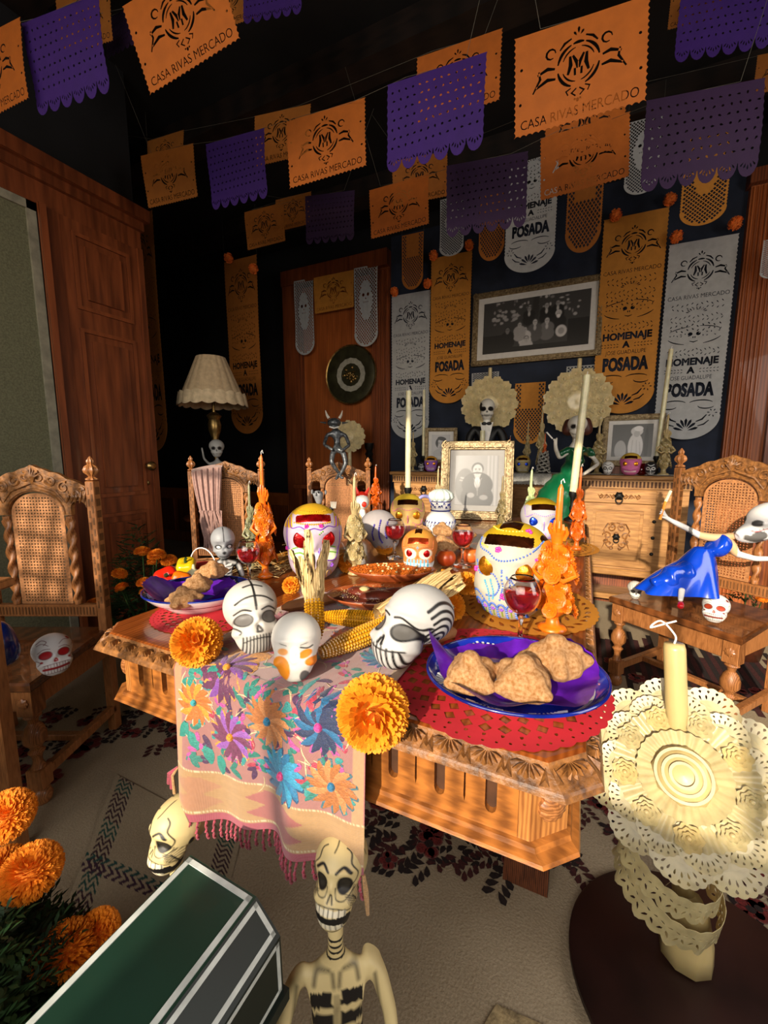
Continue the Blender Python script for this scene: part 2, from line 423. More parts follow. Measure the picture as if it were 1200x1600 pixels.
part('door_knob', MB().lathe([(.012, 0), (.012, .03), (.028, .045), (.03, .06), (.018, .075), (0, .078)], 20, T((.03, .43, 1.13), (0, PI / 2, 0))).ball((.045, .43, 1.02), (.004, .008, .015)), BRASS, dr)
# dado rail and wainscot under the black wall
wn = struct(part('baseboard_back', MB().box(-5.9, -3.12, 3.96, YB, 0, .72).box(-5.9, -3.12, 3.93, YB, .70, .75), PANW, smooth=False))
for i in range(4): part('wainscot_panel', MB().box(-5.7 + i * .66, -5.14 + i * .66, 3.945, 3.965, .15, .6, bev=.004), DARKW, wn, smooth=False)
# tall wooden doorcase on the back wall
cs = link('door_2', None, None, (-2.48, YB, 0)); cs['kind'] = 'structure'
part('door_leaf', MB().box(-.42, .46, -.03, 0, 0, 3.0), PANW, cs, smooth=False)
part('door_casing', MB().box(-.62, -.42, -.1, 0, 0, 3.15).box(-.62, .66, -.12, 0, 3.02, 3.17).box(-.44, -.40, -.07, 0, 0, 3.0), DARKW, cs, smooth=False)
for i in range(7): part('reed', MB().tube([(.475 + i * .026, -.06, .0), (.475 + i * .026, -.06, 3.0)], .011, 6), DARKW, cs)
part('reeded_pilaster', MB().box(.46, .66, -.06, 0, 0, 3.02), DARKW, cs, smooth=False)
# navy cloth behind the sideboard
bc = struct(part('trim_2', MB().box(-1.82, .93, 3.975, 4.0, .2, 3.3), NAVY, smooth=False))
# reeded pilaster and wood panelling on the right
cs = link('door_3', None, None, (1.0, YB, 0)); cs['kind'] = 'structure'
part('reeded_pilaster', MB().box(-.07, .16, -.08, 0, 0, 3.05), PANW, cs, smooth=False)
for i in range(6): part('reed', MB().tube([(-.05 + i * .026, -.08, .0), (-.05 + i * .026, -.08, 3.02)], .011, 6), PANW, cs)
part('door_casing', MB().box(.16, .24, -.12, 0, 0, 3.05).box(-.09, 1.5, -.13, 0, 3.03, 3.12), DARKW, cs, smooth=False)
part('door_leaf', MB().box(.24, 1.5, -.05, 0, 0, 3.03), PANW, cs, smooth=False)
part('door_panel', MB().box(.36, 1.4, -.065, -.05, 1.4, 2.9, bev=.004), PANW, cs, smooth=False)

# ------------------------------------------------------------- carpet flowers (flat pile pattern)
MAROON = mat('maroon_pile', '#431815', 0.95, var=0.3, scale=200)
DKLEAF = mat('black_brown_pile', '#231512', 0.95, var=0.3, scale=200)
REDP = mat('red_pile', '#6E201C', 0.95, var=0.3, scale=200)
PINKP = mat('pink_outline_pile', '#7A4A42', 0.95, var=0.2, scale=200)
def flat(poly, mb, z): mb.add([(x, y, z) for x, y in poly], [tuple(range(len(poly)))])
ml, mr, mk, mp = MB(), MB(), MB(), MB()
r2 = random.Random(3)
def rosette(x, y, r):
    for k in range(6):
        a = k * PI / 3 + r2.random()
        flat(ell(x + math.cos(a) * r * .6, y + math.sin(a) * r * .6, r * .42, n=9), mp, .0030); flat(ell(x + math.cos(a) * r * .6, y + math.sin(a) * r * .6, r * .34, n=9), mr, .0038)
    flat(ell(x, y, r * .3, n=8), mk, .0046)
def spray(x, y, a, n, l, mbx):
    for k in range(n):
        px, py = x + math.cos(a) * l * k * .5, y + math.sin(a) * l * k * .5
        for s in (-1, 1): flat(drop(px + math.cos(a + s * .9) * l * .5, py + math.sin(a + s * .9) * l * .5, l * .8, l * .42, a + s * .9), mbx, .002 + r2.random() * .0006)
def cluster(cx, cy, R, n):
    for i in range(n):
        a = r2.random() * 2 * PI; r = R * math.sqrt(r2.random()); x, y = cx + r * math.cos(a), cy + r * math.sin(a)
        k = r2.random()
        if k < .3: rosette(x, y, .028 + r2.random() * .02)
        else: spray(x, y, r2.random() * 2 * PI, r2.choice([2, 3, 4]), .035 + r2.random() * .015, ml if k < .6 else mk)
for cx, cy, R, n in ((-.42, 1.12, .16, 34), (-.2, 1.2, .14, 22), (-.62, 1.3, .25, 50), (-.25, 1.5, .3, 60), (.03, 1.25, .07, 8), (.1, 1.45, .12, 14), (.35, 1.5, .1, 14), (.55, 1.45, .1, 14), (.5, 1.25, .06, 6), (.45, 1.7, .15, 16), (-1.6, 1.25, .25, 40), (-1.95, .9, .3, 40), (-1.2, 1.5, .2, 20), (-2.1, .55, .2, 20), (-.6, 1.9, .4, 60), (-1.85, .35, .12, 12)): cluster(cx, cy, R, n)
# border band of the carpet at the far right
for i in range(70):
    t = i / 69; x = .0 + t * 1.9; y = 2.75 + .12 * math.sin(i * 1.7)
    flat([(x, y - .3), (x + .028, y - .3), (x + .028, y + .3), (x, y + .3)], ml if i % 2 else mk, .002)
    if i % 4 == 0: rosette(x, 2.55 + .1 * math.sin(i), .05)
FLOOR = bpy.data.objects['floor']; cp = part('maroon_leaf_pile', ml, MAROON, FLOOR, kind='stuff')
for n_, q, mm in (('dark_leaf_pile', mk, DKLEAF), ('red_flower_pile', mr, REDP), ('pink_outline_pile', mp, PINKP)): part(n_, q, mm, FLOOR, kind='stuff')

# ============================================================= carved dining table
TX0, TX1, TY0, TY1, TZ = -1.022, .05, .52, 2.8, .78
def octo(x0, x1, y0, y1, c): return [(x0 + c, y0), (x1 - c, y0), (x1, y0 + c), (x1, y1 - c), (x1 - c, y1), (x0 + c, y1), (x0, y1 - c), (x0, y0 + c)]
def slab(mb, rings):
    n = 8; V = []; F = []
    for poly, z in rings: V += [(x, y, z) for x, y in poly]
    for k in range(len(rings) - 1):
        for i in range(n): F.append((k * n + i, k * n + (i + 1) % n, (k + 1) * n + (i + 1) % n, (k + 1) * n + i))
    F.append(tuple(range(n - 1, -1, -1))); F.append(tuple(range((len(rings) - 1) * n, len(rings) * n)))
    return mb.add(V, F)
def ins(d, c=.045): return octo(TX0 + d, TX1 - d, TY0 + d, TY1 - d, c)
tb = thing('dining_table', 'long carved honey-coloured wooden table laden with the offering', 'table', (0, 0, 0), sc=(1, 1, 1.0256))
part('carved_rim', slab(MB(), [(ins(.035), .735), (ins(.008), .74), (ins(0), .745), (ins(.002), .751), (ins(.004), .754), (ins(.022), .770), (ins(.024), .777)]), CARVE, tb, smooth=False)
part('tabletop', slab(MB(), [(ins(.026), .75), (ins(.024), .778), (ins(.028), .78)]), mat('table_orange_wood', '#8F4A1B', 0.28, var=0.14, scale=9, wood=True, stretch=(5, 1, 5), coat=.5, color2='#6E3410'), tb, smooth=False)
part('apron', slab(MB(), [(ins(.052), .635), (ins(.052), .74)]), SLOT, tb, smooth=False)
part('base_moulding', slab(MB(), [(ins(.04), .612), (ins(.028), .614), (ins(.022), .620), (ins(.024), .625), (ins(.034), .629), (ins(.036), .636), (ins(.05), .640)]), WOOD, tb, smooth=False)
# slotted apron boards, one cut sheet per side, real recesses over the darker core
def apron_board(W, name):
    out = [(-W / 2, .638), (W / 2, .638), (W / 2, .742), (-W / 2, .742)]; P = [out]
    n = int(W / .075); st = W / n
    for i in range(n):
        x = -W / 2 + st * (i + .5)
        if i % 1 == 0:
            P.append([(x - .0085, .733), (x - .0085, .672)] + arc(x, .672, .0085, .011, 180, 360, 5) + [(x + .0085, .733)])
        if i: P.append([(x - st / 2 - .0012, .722), (x - st / 2 - .0016, .675), (x - st / 2, .665), (x - st / 2 + .0016, .675), (x - st / 2 + .0012, .722)])
    return cutsheet(name, P, .006, upright, WOOD)
ab = apron_board(TX1 - TX0 - .21, 'apron_board')
cxm = (TX0 + TX1) / 2
part('apron_board', ab, None, tb, (cxm, TY0 + .047, 0)); part('apron_board', ab, None, tb, (cxm, TY1 - .047, 0), (0, 0, PI))
ab2 = apron_board(TY1 - TY0 - .21, 'side_apron_board')
part('apron_board', ab2, None, tb, (TX1 - .047, (TY0 + TY1) / 2, 0), (0, 0, PI / 2)); part('apron_board', ab2, None, tb, (TX0 + .047, (TY0 + TY1) / 2, 0), (0, 0, -PI / 2))
# corner blocks with a fluted round boss
for sx, sy in ((1, -1), (-1, -1), (1, 1), (-1, 1)):
    cx = TX1 if sx > 0 else TX0; cy = TY0 if sy < 0 else TY1
    k = .041; ch = .047
    q = [(cx - sx * .1055, cy - sy * k), (cx - sx * (k + ch), cy - sy * k), (cx - sx * k, cy - sy * (k + ch)), (cx - sx * k, cy - sy * .1055), (cx - sx * .1055, cy - sy * .1055)]
    V = [(x, y, z) for z in (.638, .744) for x, y in q]; n = len(q)
    blk = part('corner_block', MB().add(V, [tuple(range(n)), tuple(range(n, 2 * n))] + [(i, (i + 1) % n, (i + 1) % n + n, i + n) for i in range(n)]), WOODV, tb, smooth=False)
    ang = math.atan2(sy, sx); ccx, ccy = cx - sx * .0645, cy - sy * .0645
    part('boss', MB().lathe([(.021, 0), (.022, .005), (.017, .011), (.007, .015), (0, .016)], 60, None, rib=10, ribd=.07), CHW, blk, (ccx, ccy, .687), (0, PI / 2, ang))
# carved shells round the edge of the top: one fan of ridges and a leaf, repeated
def shell_mesh():
    mb = MB()
    for k in range(7):
        a = R_(-72 + 24 * k); l = .021
        mb.add([(-.0018 + math.sin(a) * .004, 0, .0), (math.sin(a) * l - math.cos(a) * .0036, math.cos(a) * l - .001, .0), (math.sin(a) * (l + .003), math.cos(a) * (l + .003) - .001, .0025), (math.sin(a) * l + math.cos(a) * .0036, math.cos(a) * l - .001, .0), (math.sin(a) * l * .7, math.cos(a) * l * .7 - .001, .0068)], [(0, 1, 4), (1, 2, 4), (2, 3, 4), (3, 0, 4)])
    for s in (-1, 1):
        mb.add([(s * .023, .0, 0), (s * .0295, .024, 0), (s * .017, .026, 0), (s * .024, .018, .0055)], [(0, 1, 3), (1, 2, 3), (2, 0, 3)])
    return mb.mesh('carved_shell', CARVE, False)
SH = shell_mesh()
def shells(a, b, nrm_ang):
    a = Vector(a); b = Vector(b); n = max(1, round((b - a).length / .055)); st = (b - a) / n
    for i in range(n):
        p = a + st * (i + .5)
        o = link('carved_shell', SH, tb, (p.x, p.y, .7715), (0, 0, 0), (st.length / .055, .92, 1.2))
        # the rim slopes outward; the fan opens outward and down the slope
        o.rotation_euler = (Matrix.Rotation(nrm_ang, 3, 'Z') @ Matrix.Rotation(R_(-40), 3, 'X')).to_euler()
o8 = ins(.0225)
shells(o8[0], o8[1], PI); shells(o8[1], o8[2], PI + PI / 4); shells(o8[2], o8[3], -PI / 2); shells(o8[3], o8[4], -PI / 4); shells(o8[4], o8[5], 0); shells(o8[6], o8[7], PI / 2); shells(o8[7], o8[0], PI - PI / 4)
def rope(side):
    V = MB(); V.box(*side, bev=.002); return V
part('drawer_pull', MB().box(-.33, -.3, .555, .578, .715, .742, bev=.003), CARVE, tb, smooth=False)
part('drawer_pull', MB().box(-.83, -.80, .555, .578, .715, .742, bev=.003), CARVE, tb, smooth=False)
for lx in (TX0 + .13, TX1 - .13):
    for ly in (1.19, 2.3):
        part('leg', MB().add([(lx - .06, ly - .06 - .05, 0), (lx + .06, ly - .06 - .05, 0), (lx + .06, ly + .05 - .05, 0), (lx - .06, ly + .05 - .05, 0), (lx - .045, ly - .05, .6), (lx + .045, ly - .05, .6), (lx + .045, ly + .05, .6), (lx - .045, ly + .05, .6)], [(0, 1, 5, 4), (1, 2, 6, 5), (2, 3, 7, 6), (3, 0, 4, 7), (3, 2, 1, 0), (4, 5, 6, 7)]), mat('old_leg_wood', '#6B3A20', 0.55, var=.3, scale=20, wood=True, stretch=(5, 5, 1), bump=.3, color2='#3F2112'), tb, smooth=False)
    part('stretcher', MB().box(lx - .03, lx + .03, 1.2, 2.28, .12, .19, bev=.004), MATS['old_leg_wood'], tb, smooth=False)

# ============================================================= carved cane-back chairs
def spiral(cx, cz, r, turns, s=1, a0=0, n=22): return [(cx + s * r * (1 - t * .8) * math.cos(a0 + turns * 2 * PI * t), 0, cz + r * (1 - t * .8) * math.sin(a0 + turns * 2 * PI * t)) for t in [i / n for i in range(n + 1)]]
def crest_parts():
    W = .212
    top = []
    n = 40
    for i in range(n + 1):
        x = -W + 2 * W * i / n; u = abs(x) / W
        z = 1.075 + .068 * max(0, math.cos(u * PI / 2)) ** 1.3 + .007 * abs(math.sin(u * 9.5))
        if u < .12: z += .018 * (1 - u / .12)
        top.append((x, z))
    bot = [(W, 1.0)] + arc(.178, .985, .032, .03, 0, 180, 8) + [(.146, .955), (.112, .955)] + arc(0, .96, .112, .092, 0, 180, 16) + [(-.112, .955), (-.146, .955)] + arc(-.178, .985, .032, .03, 0, 180, 8) + [(-W, 1.0)]
    me = cutsheet('crest_rail', [top + bot], .011, lambda x, y, z: (x, -z, y), CARVE)
    rel = MB()
    for s in (-1, 1):
        for (cx, cz, r, a0, tn) in ((.03, 1.112, .022, PI / 2, 1.2), (.075, 1.098, .022, PI, 1.3), (.125, 1.07, .024, PI / 3, 1.3), (.172, 1.045, .02, PI, 1.2), (.15, 1.03, .014, 0, 1.0), (.195, 1.06, .012, 0, 1.0)):
            rel.tube([(x * s, -.012, z) for x, y, z in spiral(cx, cz, r, tn, 1, a0)], [.0062 * (1 - .5 * i / 22) for i in range(23)], 5)
        rel.tube([(s * x, -.012, z) for x, z in arc(0, .96, .119, .1, 0, 90, 14)], .006, 6)
        for k in range(5): rel.tube([(s * (.13 + k * .018), -.011, 1.005), (s * (.145 + k * .016), -.016, 1.03), (s * (.14 + k * .018), -.011, 1.055)], [.002, .006, .002], 5)
        rel.tube([(s * .0, -.012, 1.09), (s * .035, -.015, 1.078), (s * .09, -.012, 1.055), (s * .125, -.012, 1.01)], [.004, .007, .006, .003], 5)
    for k in range(-3, 4): rel.tube([(0, -.012, 1.085), (k * .006, -.02, 1.115), (k * .011, -.012, 1.15 - abs(k) * .009)], [.004, .0065, .002], 5)
    return me, rel.mesh('scroll_relief', CARVE)
CREST, SCROLL = crest_parts()
def cane_mesh():
    out = [(-.108, .575), (.108, .575)] + arc(0, .958, .108, .088, 0, 180, 16)
    P = [out]; st = .0135
    for j in range(36):
        for i in range(17):
            x = (i - 8) * st * .92; z = .59 + j * .0128
            if abs(x) < .098 and (z < .955 or (x / .098) ** 2 + ((z - .958) / .078) ** 2 < 1): P.append(ell(x, z, .0037, n=6))
    return cutsheet('cane_panel', P, .0012, lambda x, y, z: (x, -z, y), CANE)
CANEM = cane_mesh()
def twist_mesh():
    mb = MB(); n = 60; V = []; F = []; sg = 14
    for j in range(n + 1):
        t = j / n; z = .575 + t * .375; tw = t * PI * 5.5
        for k in range(sg):
            a = 2 * PI * k / sg; r = .0135 + .0052 * math.cos(2 * (a - tw))
            if t < .05 or t > .95: r = .014
            V.append((r * math.cos(a), r * math.sin(a), z))
    for j in range(n):
        for k in range(sg): F.append((j * sg + k, j * sg + (k + 1) % sg, (j + 1) * sg + (k + 1) % sg, (j + 1) * sg + k))
    return mb.add(V, F).mesh('twisted_column', CHW, 'all')
TWIST = twist_mesh()
def post_mesh():
    mb = MB().box(-.017, .017, -.02, .02, 0, 1.095, bev=.003)
    return mb.mesh('back_post', CHW, False)
POST = post_mesh()
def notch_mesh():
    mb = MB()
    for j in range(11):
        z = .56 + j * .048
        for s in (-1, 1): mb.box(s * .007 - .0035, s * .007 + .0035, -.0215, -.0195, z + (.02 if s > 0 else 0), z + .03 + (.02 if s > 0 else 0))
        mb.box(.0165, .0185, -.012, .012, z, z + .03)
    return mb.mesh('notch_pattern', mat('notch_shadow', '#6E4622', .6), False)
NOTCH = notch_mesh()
FIN = MB().lathe([(.012, 1.095), (.02, 1.1), (.02, 1.105), (.009, 1.112), (.012, 1.118, 1), (.024, 1.13, 1), (.026, 1.14, 1), (.02, 1.155, 1), (.009, 1.163), (.012, 1.168), (.013, 1.176), (.006, 1.188), (0, 1.196)], 32, None, rib=8, ribd=.14).mesh('finial', CHW)
def rail_mesh():
    mb = MB().box(-.21, .21, -.014, .014, .52, .572, bev=.003); return mb.mesh('lower_back_rail', CHW, False)
RAIL = rail_mesh()
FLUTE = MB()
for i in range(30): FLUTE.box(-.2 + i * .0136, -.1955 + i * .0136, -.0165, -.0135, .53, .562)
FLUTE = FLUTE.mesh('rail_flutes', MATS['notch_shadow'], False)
def seat_mesh():
    mb = MB(); V = []
    for z, d in ((.43, .004), (.436, 0), (.455, 0), (.462, .006)):
        V += [(-.275 + d, -.235 + d, z), (.275 - d, -.235 + d, z), (.235 - d, .22, z), (-.235 + d, .22, z)]
    F = [(3, 2, 1, 0), (12, 13, 14, 15)] + [(k * 4 + i, k * 4 + (i + 1) % 4, k * 4 + 4 + (i + 1) % 4, k * 4 + 4 + i) for k in range(3) for i in range(4)]
    return mb.add(V, F).mesh('seat', SEATW, False)
SEAT = seat_mesh()
SRAIL = MB().box(-.245, .245, -.215, -.195, .35, .43, bev=.003).box(-.245, -.225, -.2, .2, .35, .43).box(.225, .245, -.2, .2, .35, .43).mesh('seat_rail', CHW, False)
FLEG = MB().box(-.028, .028, -.028, .028, .335, .432, bev=.003).lathe([(.02, .335), (.026, .325), (.016, .315), (.014, .30), (.026, .285), (.034, .26), (.034, .235), (.02, .215), (.016, .205), (.025, .195), (.016, .18), (.014, .16), (.02, .14), (.024, .13)], 24).box(-.026, .026, -.026, .026, .06, .135, bev=.003).lathe([(.016, .06), (.026, .05), (.032, .03), (.028, .01), (.02, 0)], 20).mesh('front_leg', CHW)
ROS = MB().lathe([(.017, 0), (.018, .004), (.011, .009), (.004, .011), (0, .011)], 28, T((0, -.028, .385), (PI / 2, 0, 0)), rib=8, ribd=.12).mesh('rosette', CHW)
def make_chair(loc, rz, label, first=None):
    if first: return dup(first, loc, rz, label)
    t = thing('carved_chair', label, 'chair', loc, rz, 'carved cane-back chairs round the table')
    for s in (-1, 1):
        p = part('back_post', POST, None, t, (s * .232, .205, 0)); part('notch_pattern', NOTCH, None, p); part('finial', FIN, None, p)
        l = part('front_leg', FLEG, None, t, (s * .235, -.195, 0)); part('rosette', ROS, None, l)
        part('twisted_column', TWIST, None, t, (s * .13, .2, 0))
        part('side_stretcher', MB().box(s * .235 - .014, s * .235 + .014, -.18, .2, .08, .115, bev=.003), CHW, t, smooth=False)
    c = part('crest_rail', CREST, None, t, (0, .2, 0)); part('scroll_relief', SCROLL, None, c)
    part('cane_panel', CANEM, None, t, (0, .2, 0))
    r = part('lower_back_rail', RAIL, None, t, (0, .205, 0)); part('rail_flutes', FLUTE, None, r)
    part('seat', SEAT, None, t); part('seat_rail', SRAIL, None, t)
    part('stretcher', MB().box(-.225, .225, -.0, .03, .085, .11, bev=.003), CHW, t, smooth=False)
    return t
def chair_at(post_xy, side, rz):       # world xy of one back post -> chair origin
    M = Matrix.Rotation(rz, 2); o = Vector(post_xy) - M @ Vector((side * .232, .205)); return (o.x, o.y, 0)
p1 = pc(143, 745, 1.70)
chair1 = make_chair(chair_at((p1.x, p1.y), 1, YAW), YAW, 'carved cane-back chair at the left, nearest the visitor, with a red-eyed skull on its seat')
p2 = pc(299, 740, 2.77)
chair2 = make_chair(chair_at((p2.x, p2.y), -1, YAW), YAW, 'carved cane-back chair with a pink fringed shawl over its left post', chair1)
p3 = pc(483, 735, 3.26)
chair3 = make_chair(chair_at((p3.x, p3.y), -1, YAW), YAW, 'farthest carved chair, with the dark horned figure sitting on its back', chair1)
RZ4 = R_(-37)
chair4 = make_chair(chair_at((.47, 2.70), -1, RZ4), RZ4, 'carved cane-back chair right of the table holding the blue-dressed skeleton', chair1)
for s, c in ((.99, chair3), (1.035, chair4)): c.scale = (s, s, s)

# ============================================================= sideboard
sb = thing('sideboard', 'carved oak sideboard with panelled doors against the navy backcloth', 'sideboard', (-.45, 3.73, 0))
HW = 1.13
SBW = mat('sideboard_oak', '#A87A45', 0.45, var=0.18, scale=8, wood=False, stretch=(1, 8, 8), bump=.1, coat=.2, color2='#84582B')
part('body', MB().box(-HW, HW, -.2, .22, .33, 1.0), SBW, sb, smooth=False)
part('top', MB().box(-HW - .03, HW + .03, -.24, .23, 1.022, 1.05, bev=.005), SBW, sb, smooth=False)
part('base_moulding', MB().box(-HW - .03, HW + .03, -.235, .22, .30, .35, bev=.008).box(-HW, HW, -.19, .2, .1, .14), SBW, sb, smooth=False)
fz = MB().box(-HW - .01, HW + .01, -.215, .22, .955, 1.022)
fr = part('frieze', fz, SBW, sb, smooth=False)
fl = MB()
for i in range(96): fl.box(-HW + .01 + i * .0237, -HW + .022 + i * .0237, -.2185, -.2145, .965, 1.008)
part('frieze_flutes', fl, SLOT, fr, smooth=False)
for lx in (-HW + .06, 0, HW - .06): part('leg', MB().box(lx - .04, lx + .04, -.18, -.1, 0, .31, bev=.006), SBW, sb, smooth=False)
part('lower_panel', MB().box(-HW + .05, HW - .05, .05, .07, .0, .31), DARKW, sb, smooth=False)
HDL = MB().lathe([(.024, 0), (.02, .008), (.008, .014), (0, .015)], 18, T((0, 0, 0), (PI / 2, 0, 0)), rib=6, ribd=.15).tube([(.018 * math.cos(a * PI / 8), -.012, -.02 + .022 * math.sin(a * PI / 8)) for a in range(17)], .0035, 6).mesh('ring_handle', IRON)
def scrollrel(W, n, zc, r):
    mb = MB()
    for i in range(n):
        x = -W + 2 * W * (i + .5) / n; s = 1 if i % 2 else -1
        mb.tube([(px, -.002, pz_) for px, _, pz_ in spiral(x, zc, r, 1.3, s, PI / 2)], .0035, 5)
        mb.tube([(x - W / n, -.002, zc - r * s), (x, -.004, zc + r * s * .9), (x + W / n, -.002, zc - r * s * .5)], [.002, .005, .002], 5)
    return mb
for i in range(4):
    xc = -HW + .30 + i * .51
    dwr = part('drawer', MB().box(xc - .235, xc + .235, -.216, -.198, .845, .945, bev=.004), SBW, sb, smooth=False)
    part('scroll_carving', scrollrel(.14, 7, .895, .016), CARVE, dwr, (xc, -.217, 0))
    part('ring_handle', HDL, None, dwr, (xc, -.222, .9), sc=1.25)
    dd = part('door', MB().box(xc - .203, xc + .203, -.2135, -.198, .372, .823, bev=.004).box(xc - .205, xc + .205, -.222, -.212, .37, .40).box(xc - .205, xc + .205, -.222, -.212, .795, .825).box(xc - .205, xc - .165, -.222, -.212, .40, .795).box(xc + .165, xc + .205, -.222, -.212, .40, .795).box(xc - .145, xc + .145, -.218, -.212, .42, .775, bev=.003), SBW, sb, smooth=False)
    cv = MB()
    for s in (-1, 1):
        for (cx, cz, r, a0) in ((.035, .66, .03, PI / 2), (.06, .60, .03, 0), (.045, .54, .028, PI), (.03, .68, .02, 0), (.07, .56, .018, PI / 2), (.03, .505, .016, 0)):
            cv.tube([(s * x, -.003, z) for x, _, z in spiral(cx, cz, r, 1.2, 1, a0)], .005, 5)
        cv.tube([(0, -.003, .70), (s * .06, -.003, .69), (s * .085, -.003, .64), (s * .06, -.003, .58), (s * .09, -.003, .5)], [.003, .006, .005, .006, .002], 5)
    cv.ball((0, -.004, .6), (.02, .012, .03)); 
    part('scroll_carving', cv, CARVE, dd, (xc, -.218, 0)); part('ring_handle', HDL, None, dd, (xc, -.23, .595), sc=1.0)
    for k in range(3): part('stud', MB().ball((xc + .235, -.2, .48 + k * .12), (.013, .01, .013)), IRON, sb)

# ============================================================= cut tissue-paper banners
def paper(name, color, var=.05):
    return mat(name, color, 0.75, var=var, scale=9, bump=.15, bscale=40)
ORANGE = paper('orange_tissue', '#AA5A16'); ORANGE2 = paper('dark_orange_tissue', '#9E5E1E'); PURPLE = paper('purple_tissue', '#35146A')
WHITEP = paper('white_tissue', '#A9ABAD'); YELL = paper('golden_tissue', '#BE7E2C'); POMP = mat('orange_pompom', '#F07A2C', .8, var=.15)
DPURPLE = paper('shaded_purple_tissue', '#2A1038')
def emblem(cx, cy, s):
    P = []
    def st(pts, w): P.append(stroke(pts, w * 1.35))
    for a0, a1 in ((10, 70), (110, 170), (190, 250), (290, 350), (75, 105)): st(arc(0, 0, .30, .30, a0, a1, 6), .035)
    for a0, a1 in ((20, 80), (100, 160), (200, 260), (280, 340)): st(arc(0, 0, .235, .235, a0, a1, 5), .02)
    st([(-.15, -.12), (-.11, .0), (-.12, .13)], .045); st([(-.08, .13), (-.02, .02), (-.01, -.06)], .04); st([(.01, -.06), (.02, .02), (.08, .13)], .04); st([(.12, .13), (.11, 0), (.15, -.12)], .045)
    st([(-.05, -.05), (-.045, -.15)], .035); st([(.05, -.05), (.045, -.15)], .035)
    for s_ in (-1, 1):
        st([(s_ * .34, .02), (s_ * .45, .05), (s_ * .6, .0)], .04); st([(s_ * .33, -.12), (s_ * .45, -.1), (s_ * .62, -.17)], .04); st([(s_ * .58, .05), (s_ * .56, -.06), (s_ * .67, -.23)], .03)
        st(arc(s_ * .40, .24, .07, .07, 0, 300, 8), .026); st([(s_ * .27, .25), (s_ * .2, .33), (s_ * .1, .37)], .03)
        P.append(drop(s_ * .05, .43, .08, .035, PI / 2 - s_ * .6)); st([(s_ * .02, -.33), (s_ * .09, -.38), (s_ * .03, -.43)], .026); st([(s_ * .1, -.31), (s_ * .17, -.34), (s_ * .14, -.4)], .022)
    P.append(drop(0, .47, .1, .04, PI / 2)); P.append(ell(0, -.49, .022, .03)); P.append(ell(-.04, -.475, .016)); P.append(ell(.04, -.475, .016))
    return move_polys(P, cx, cy, s)
def wavy(amp, k): return lambda x, y, z: (x, -z + amp * math.sin(k * y + 2 * x), y)
def orange_mesh():
    W, H = .5, .74
    out = [(W, 0), (-W, 0)][::-1]
    o = scallop(((-W, 0), (-W, -H)), 16, -.012) + scallop(((-W, -H), (W, -H)), 20, -.014) + scallop(((W, -H), (W, 0)), 16, -.012) + [(W, 0)]
    o = [(x, y) for x, y in o]
    P = [o] + emblem(0, -.33, .52) + move_polys(text_polys('CASA RIVAS MERCADO', .1, -.002, .86), 0, -.69)
    for s in (-1, 1): P.append(ell(s * .44, -.25, .012)); P.append(ell(s * .45, -.5, .012))
    return cutsheet('banner_sheet', P, .0012, wavy(.014, 5), ORANGE)
def purple_mesh():
    W, H = .5, .72
    o = [(-W, 0)] + scallop(((-W, 0), (-W, -H)), 10, -.008)
    for i in range(6):
        x0 = -W + i * (2 * W / 6); o += arc(x0 + W / 6, -H, W / 6.2, .13, 180, 360, 8)
    o += scallop(((W, -H), (W, 0)), 10, -.008) + [(W, 0)]
    P = [o]; r = random.Random(5)
    for j in range(7):
        for i in range(13):
            x = -.44 + i * .073 + (j % 2) * .02; y = -.1 - j * .085
            if abs(x) < .46: P.append(drop(x, y, .035, .02, r.random() * PI) if (i + j) % 3 else ell(x, y, .013, n=6))
    for i in range(6):
        x0 = -W + (i + .5) * (2 * W / 6)
        for k in range(5): P.append(drop(x0 + (k - 2) * .024, -H - .045 + abs(k - 2) * .014, .045, .014, -PI / 2 + (k - 2) * .3))
    P += [ell(-.1, -.3, .03, .022), ell(.1, -.3, .03, .022)] if False else []
    return cutsheet('banner_sheet', P, .0012, wavy(.016, 6), PURPLE)
def net_rows(P, x0, x1, y0, y1, st, keep=lambda x, y: True):
    j = 0; y = y0
    while y > y1:
        x = x0 + (st / 2 if j % 2 else 0)
        while x < x1:
            if keep(x, y): P.append([(x - st * .36, y), (x, y + st * .36), (x + st * .36, y), (x, y - st * .36)])
            x += st
        y -= st / 2; j += 1
def net_mesh(full=True, H=1.9):
    W = .5
    o = scallop(((-W, 0), (-W, -H)), 26, -.018) + [(x, y) for x, y in arc(0, -H, W, W * .8, 180, 360, 22)] + scallop(((W, -H), (W, 0)), 26, -.018) + [(W, 0)]
    P = [o]
    def keep(x, y):
        if y < -H and (x / .42) ** 2 + ((y + H) / .32) ** 2 > 1: return False
        return not (((x) / .27) ** 2 + ((y + H * .5) / .55) ** 2 < 1) if full else (y < -H * .55 or abs(x) > .3)
    net_rows(P, -.42, .43, -.06, -H - .36, .105, keep)
    if full:
        P += [ell(-.1, -H * .42, .055, .05, 8), ell(.1, -H * .42, .055, .05, 8), drop(0, -H * .42 - .11, .06, .05, PI / 2)]
        for k in range(5): P.append(drop(-.1 + k * .05, -H * .42 - .21, .06, .02, PI / 2))
    return cutsheet('banner_sheet', P, .0015, wavy(.02, 3), WHITEP)
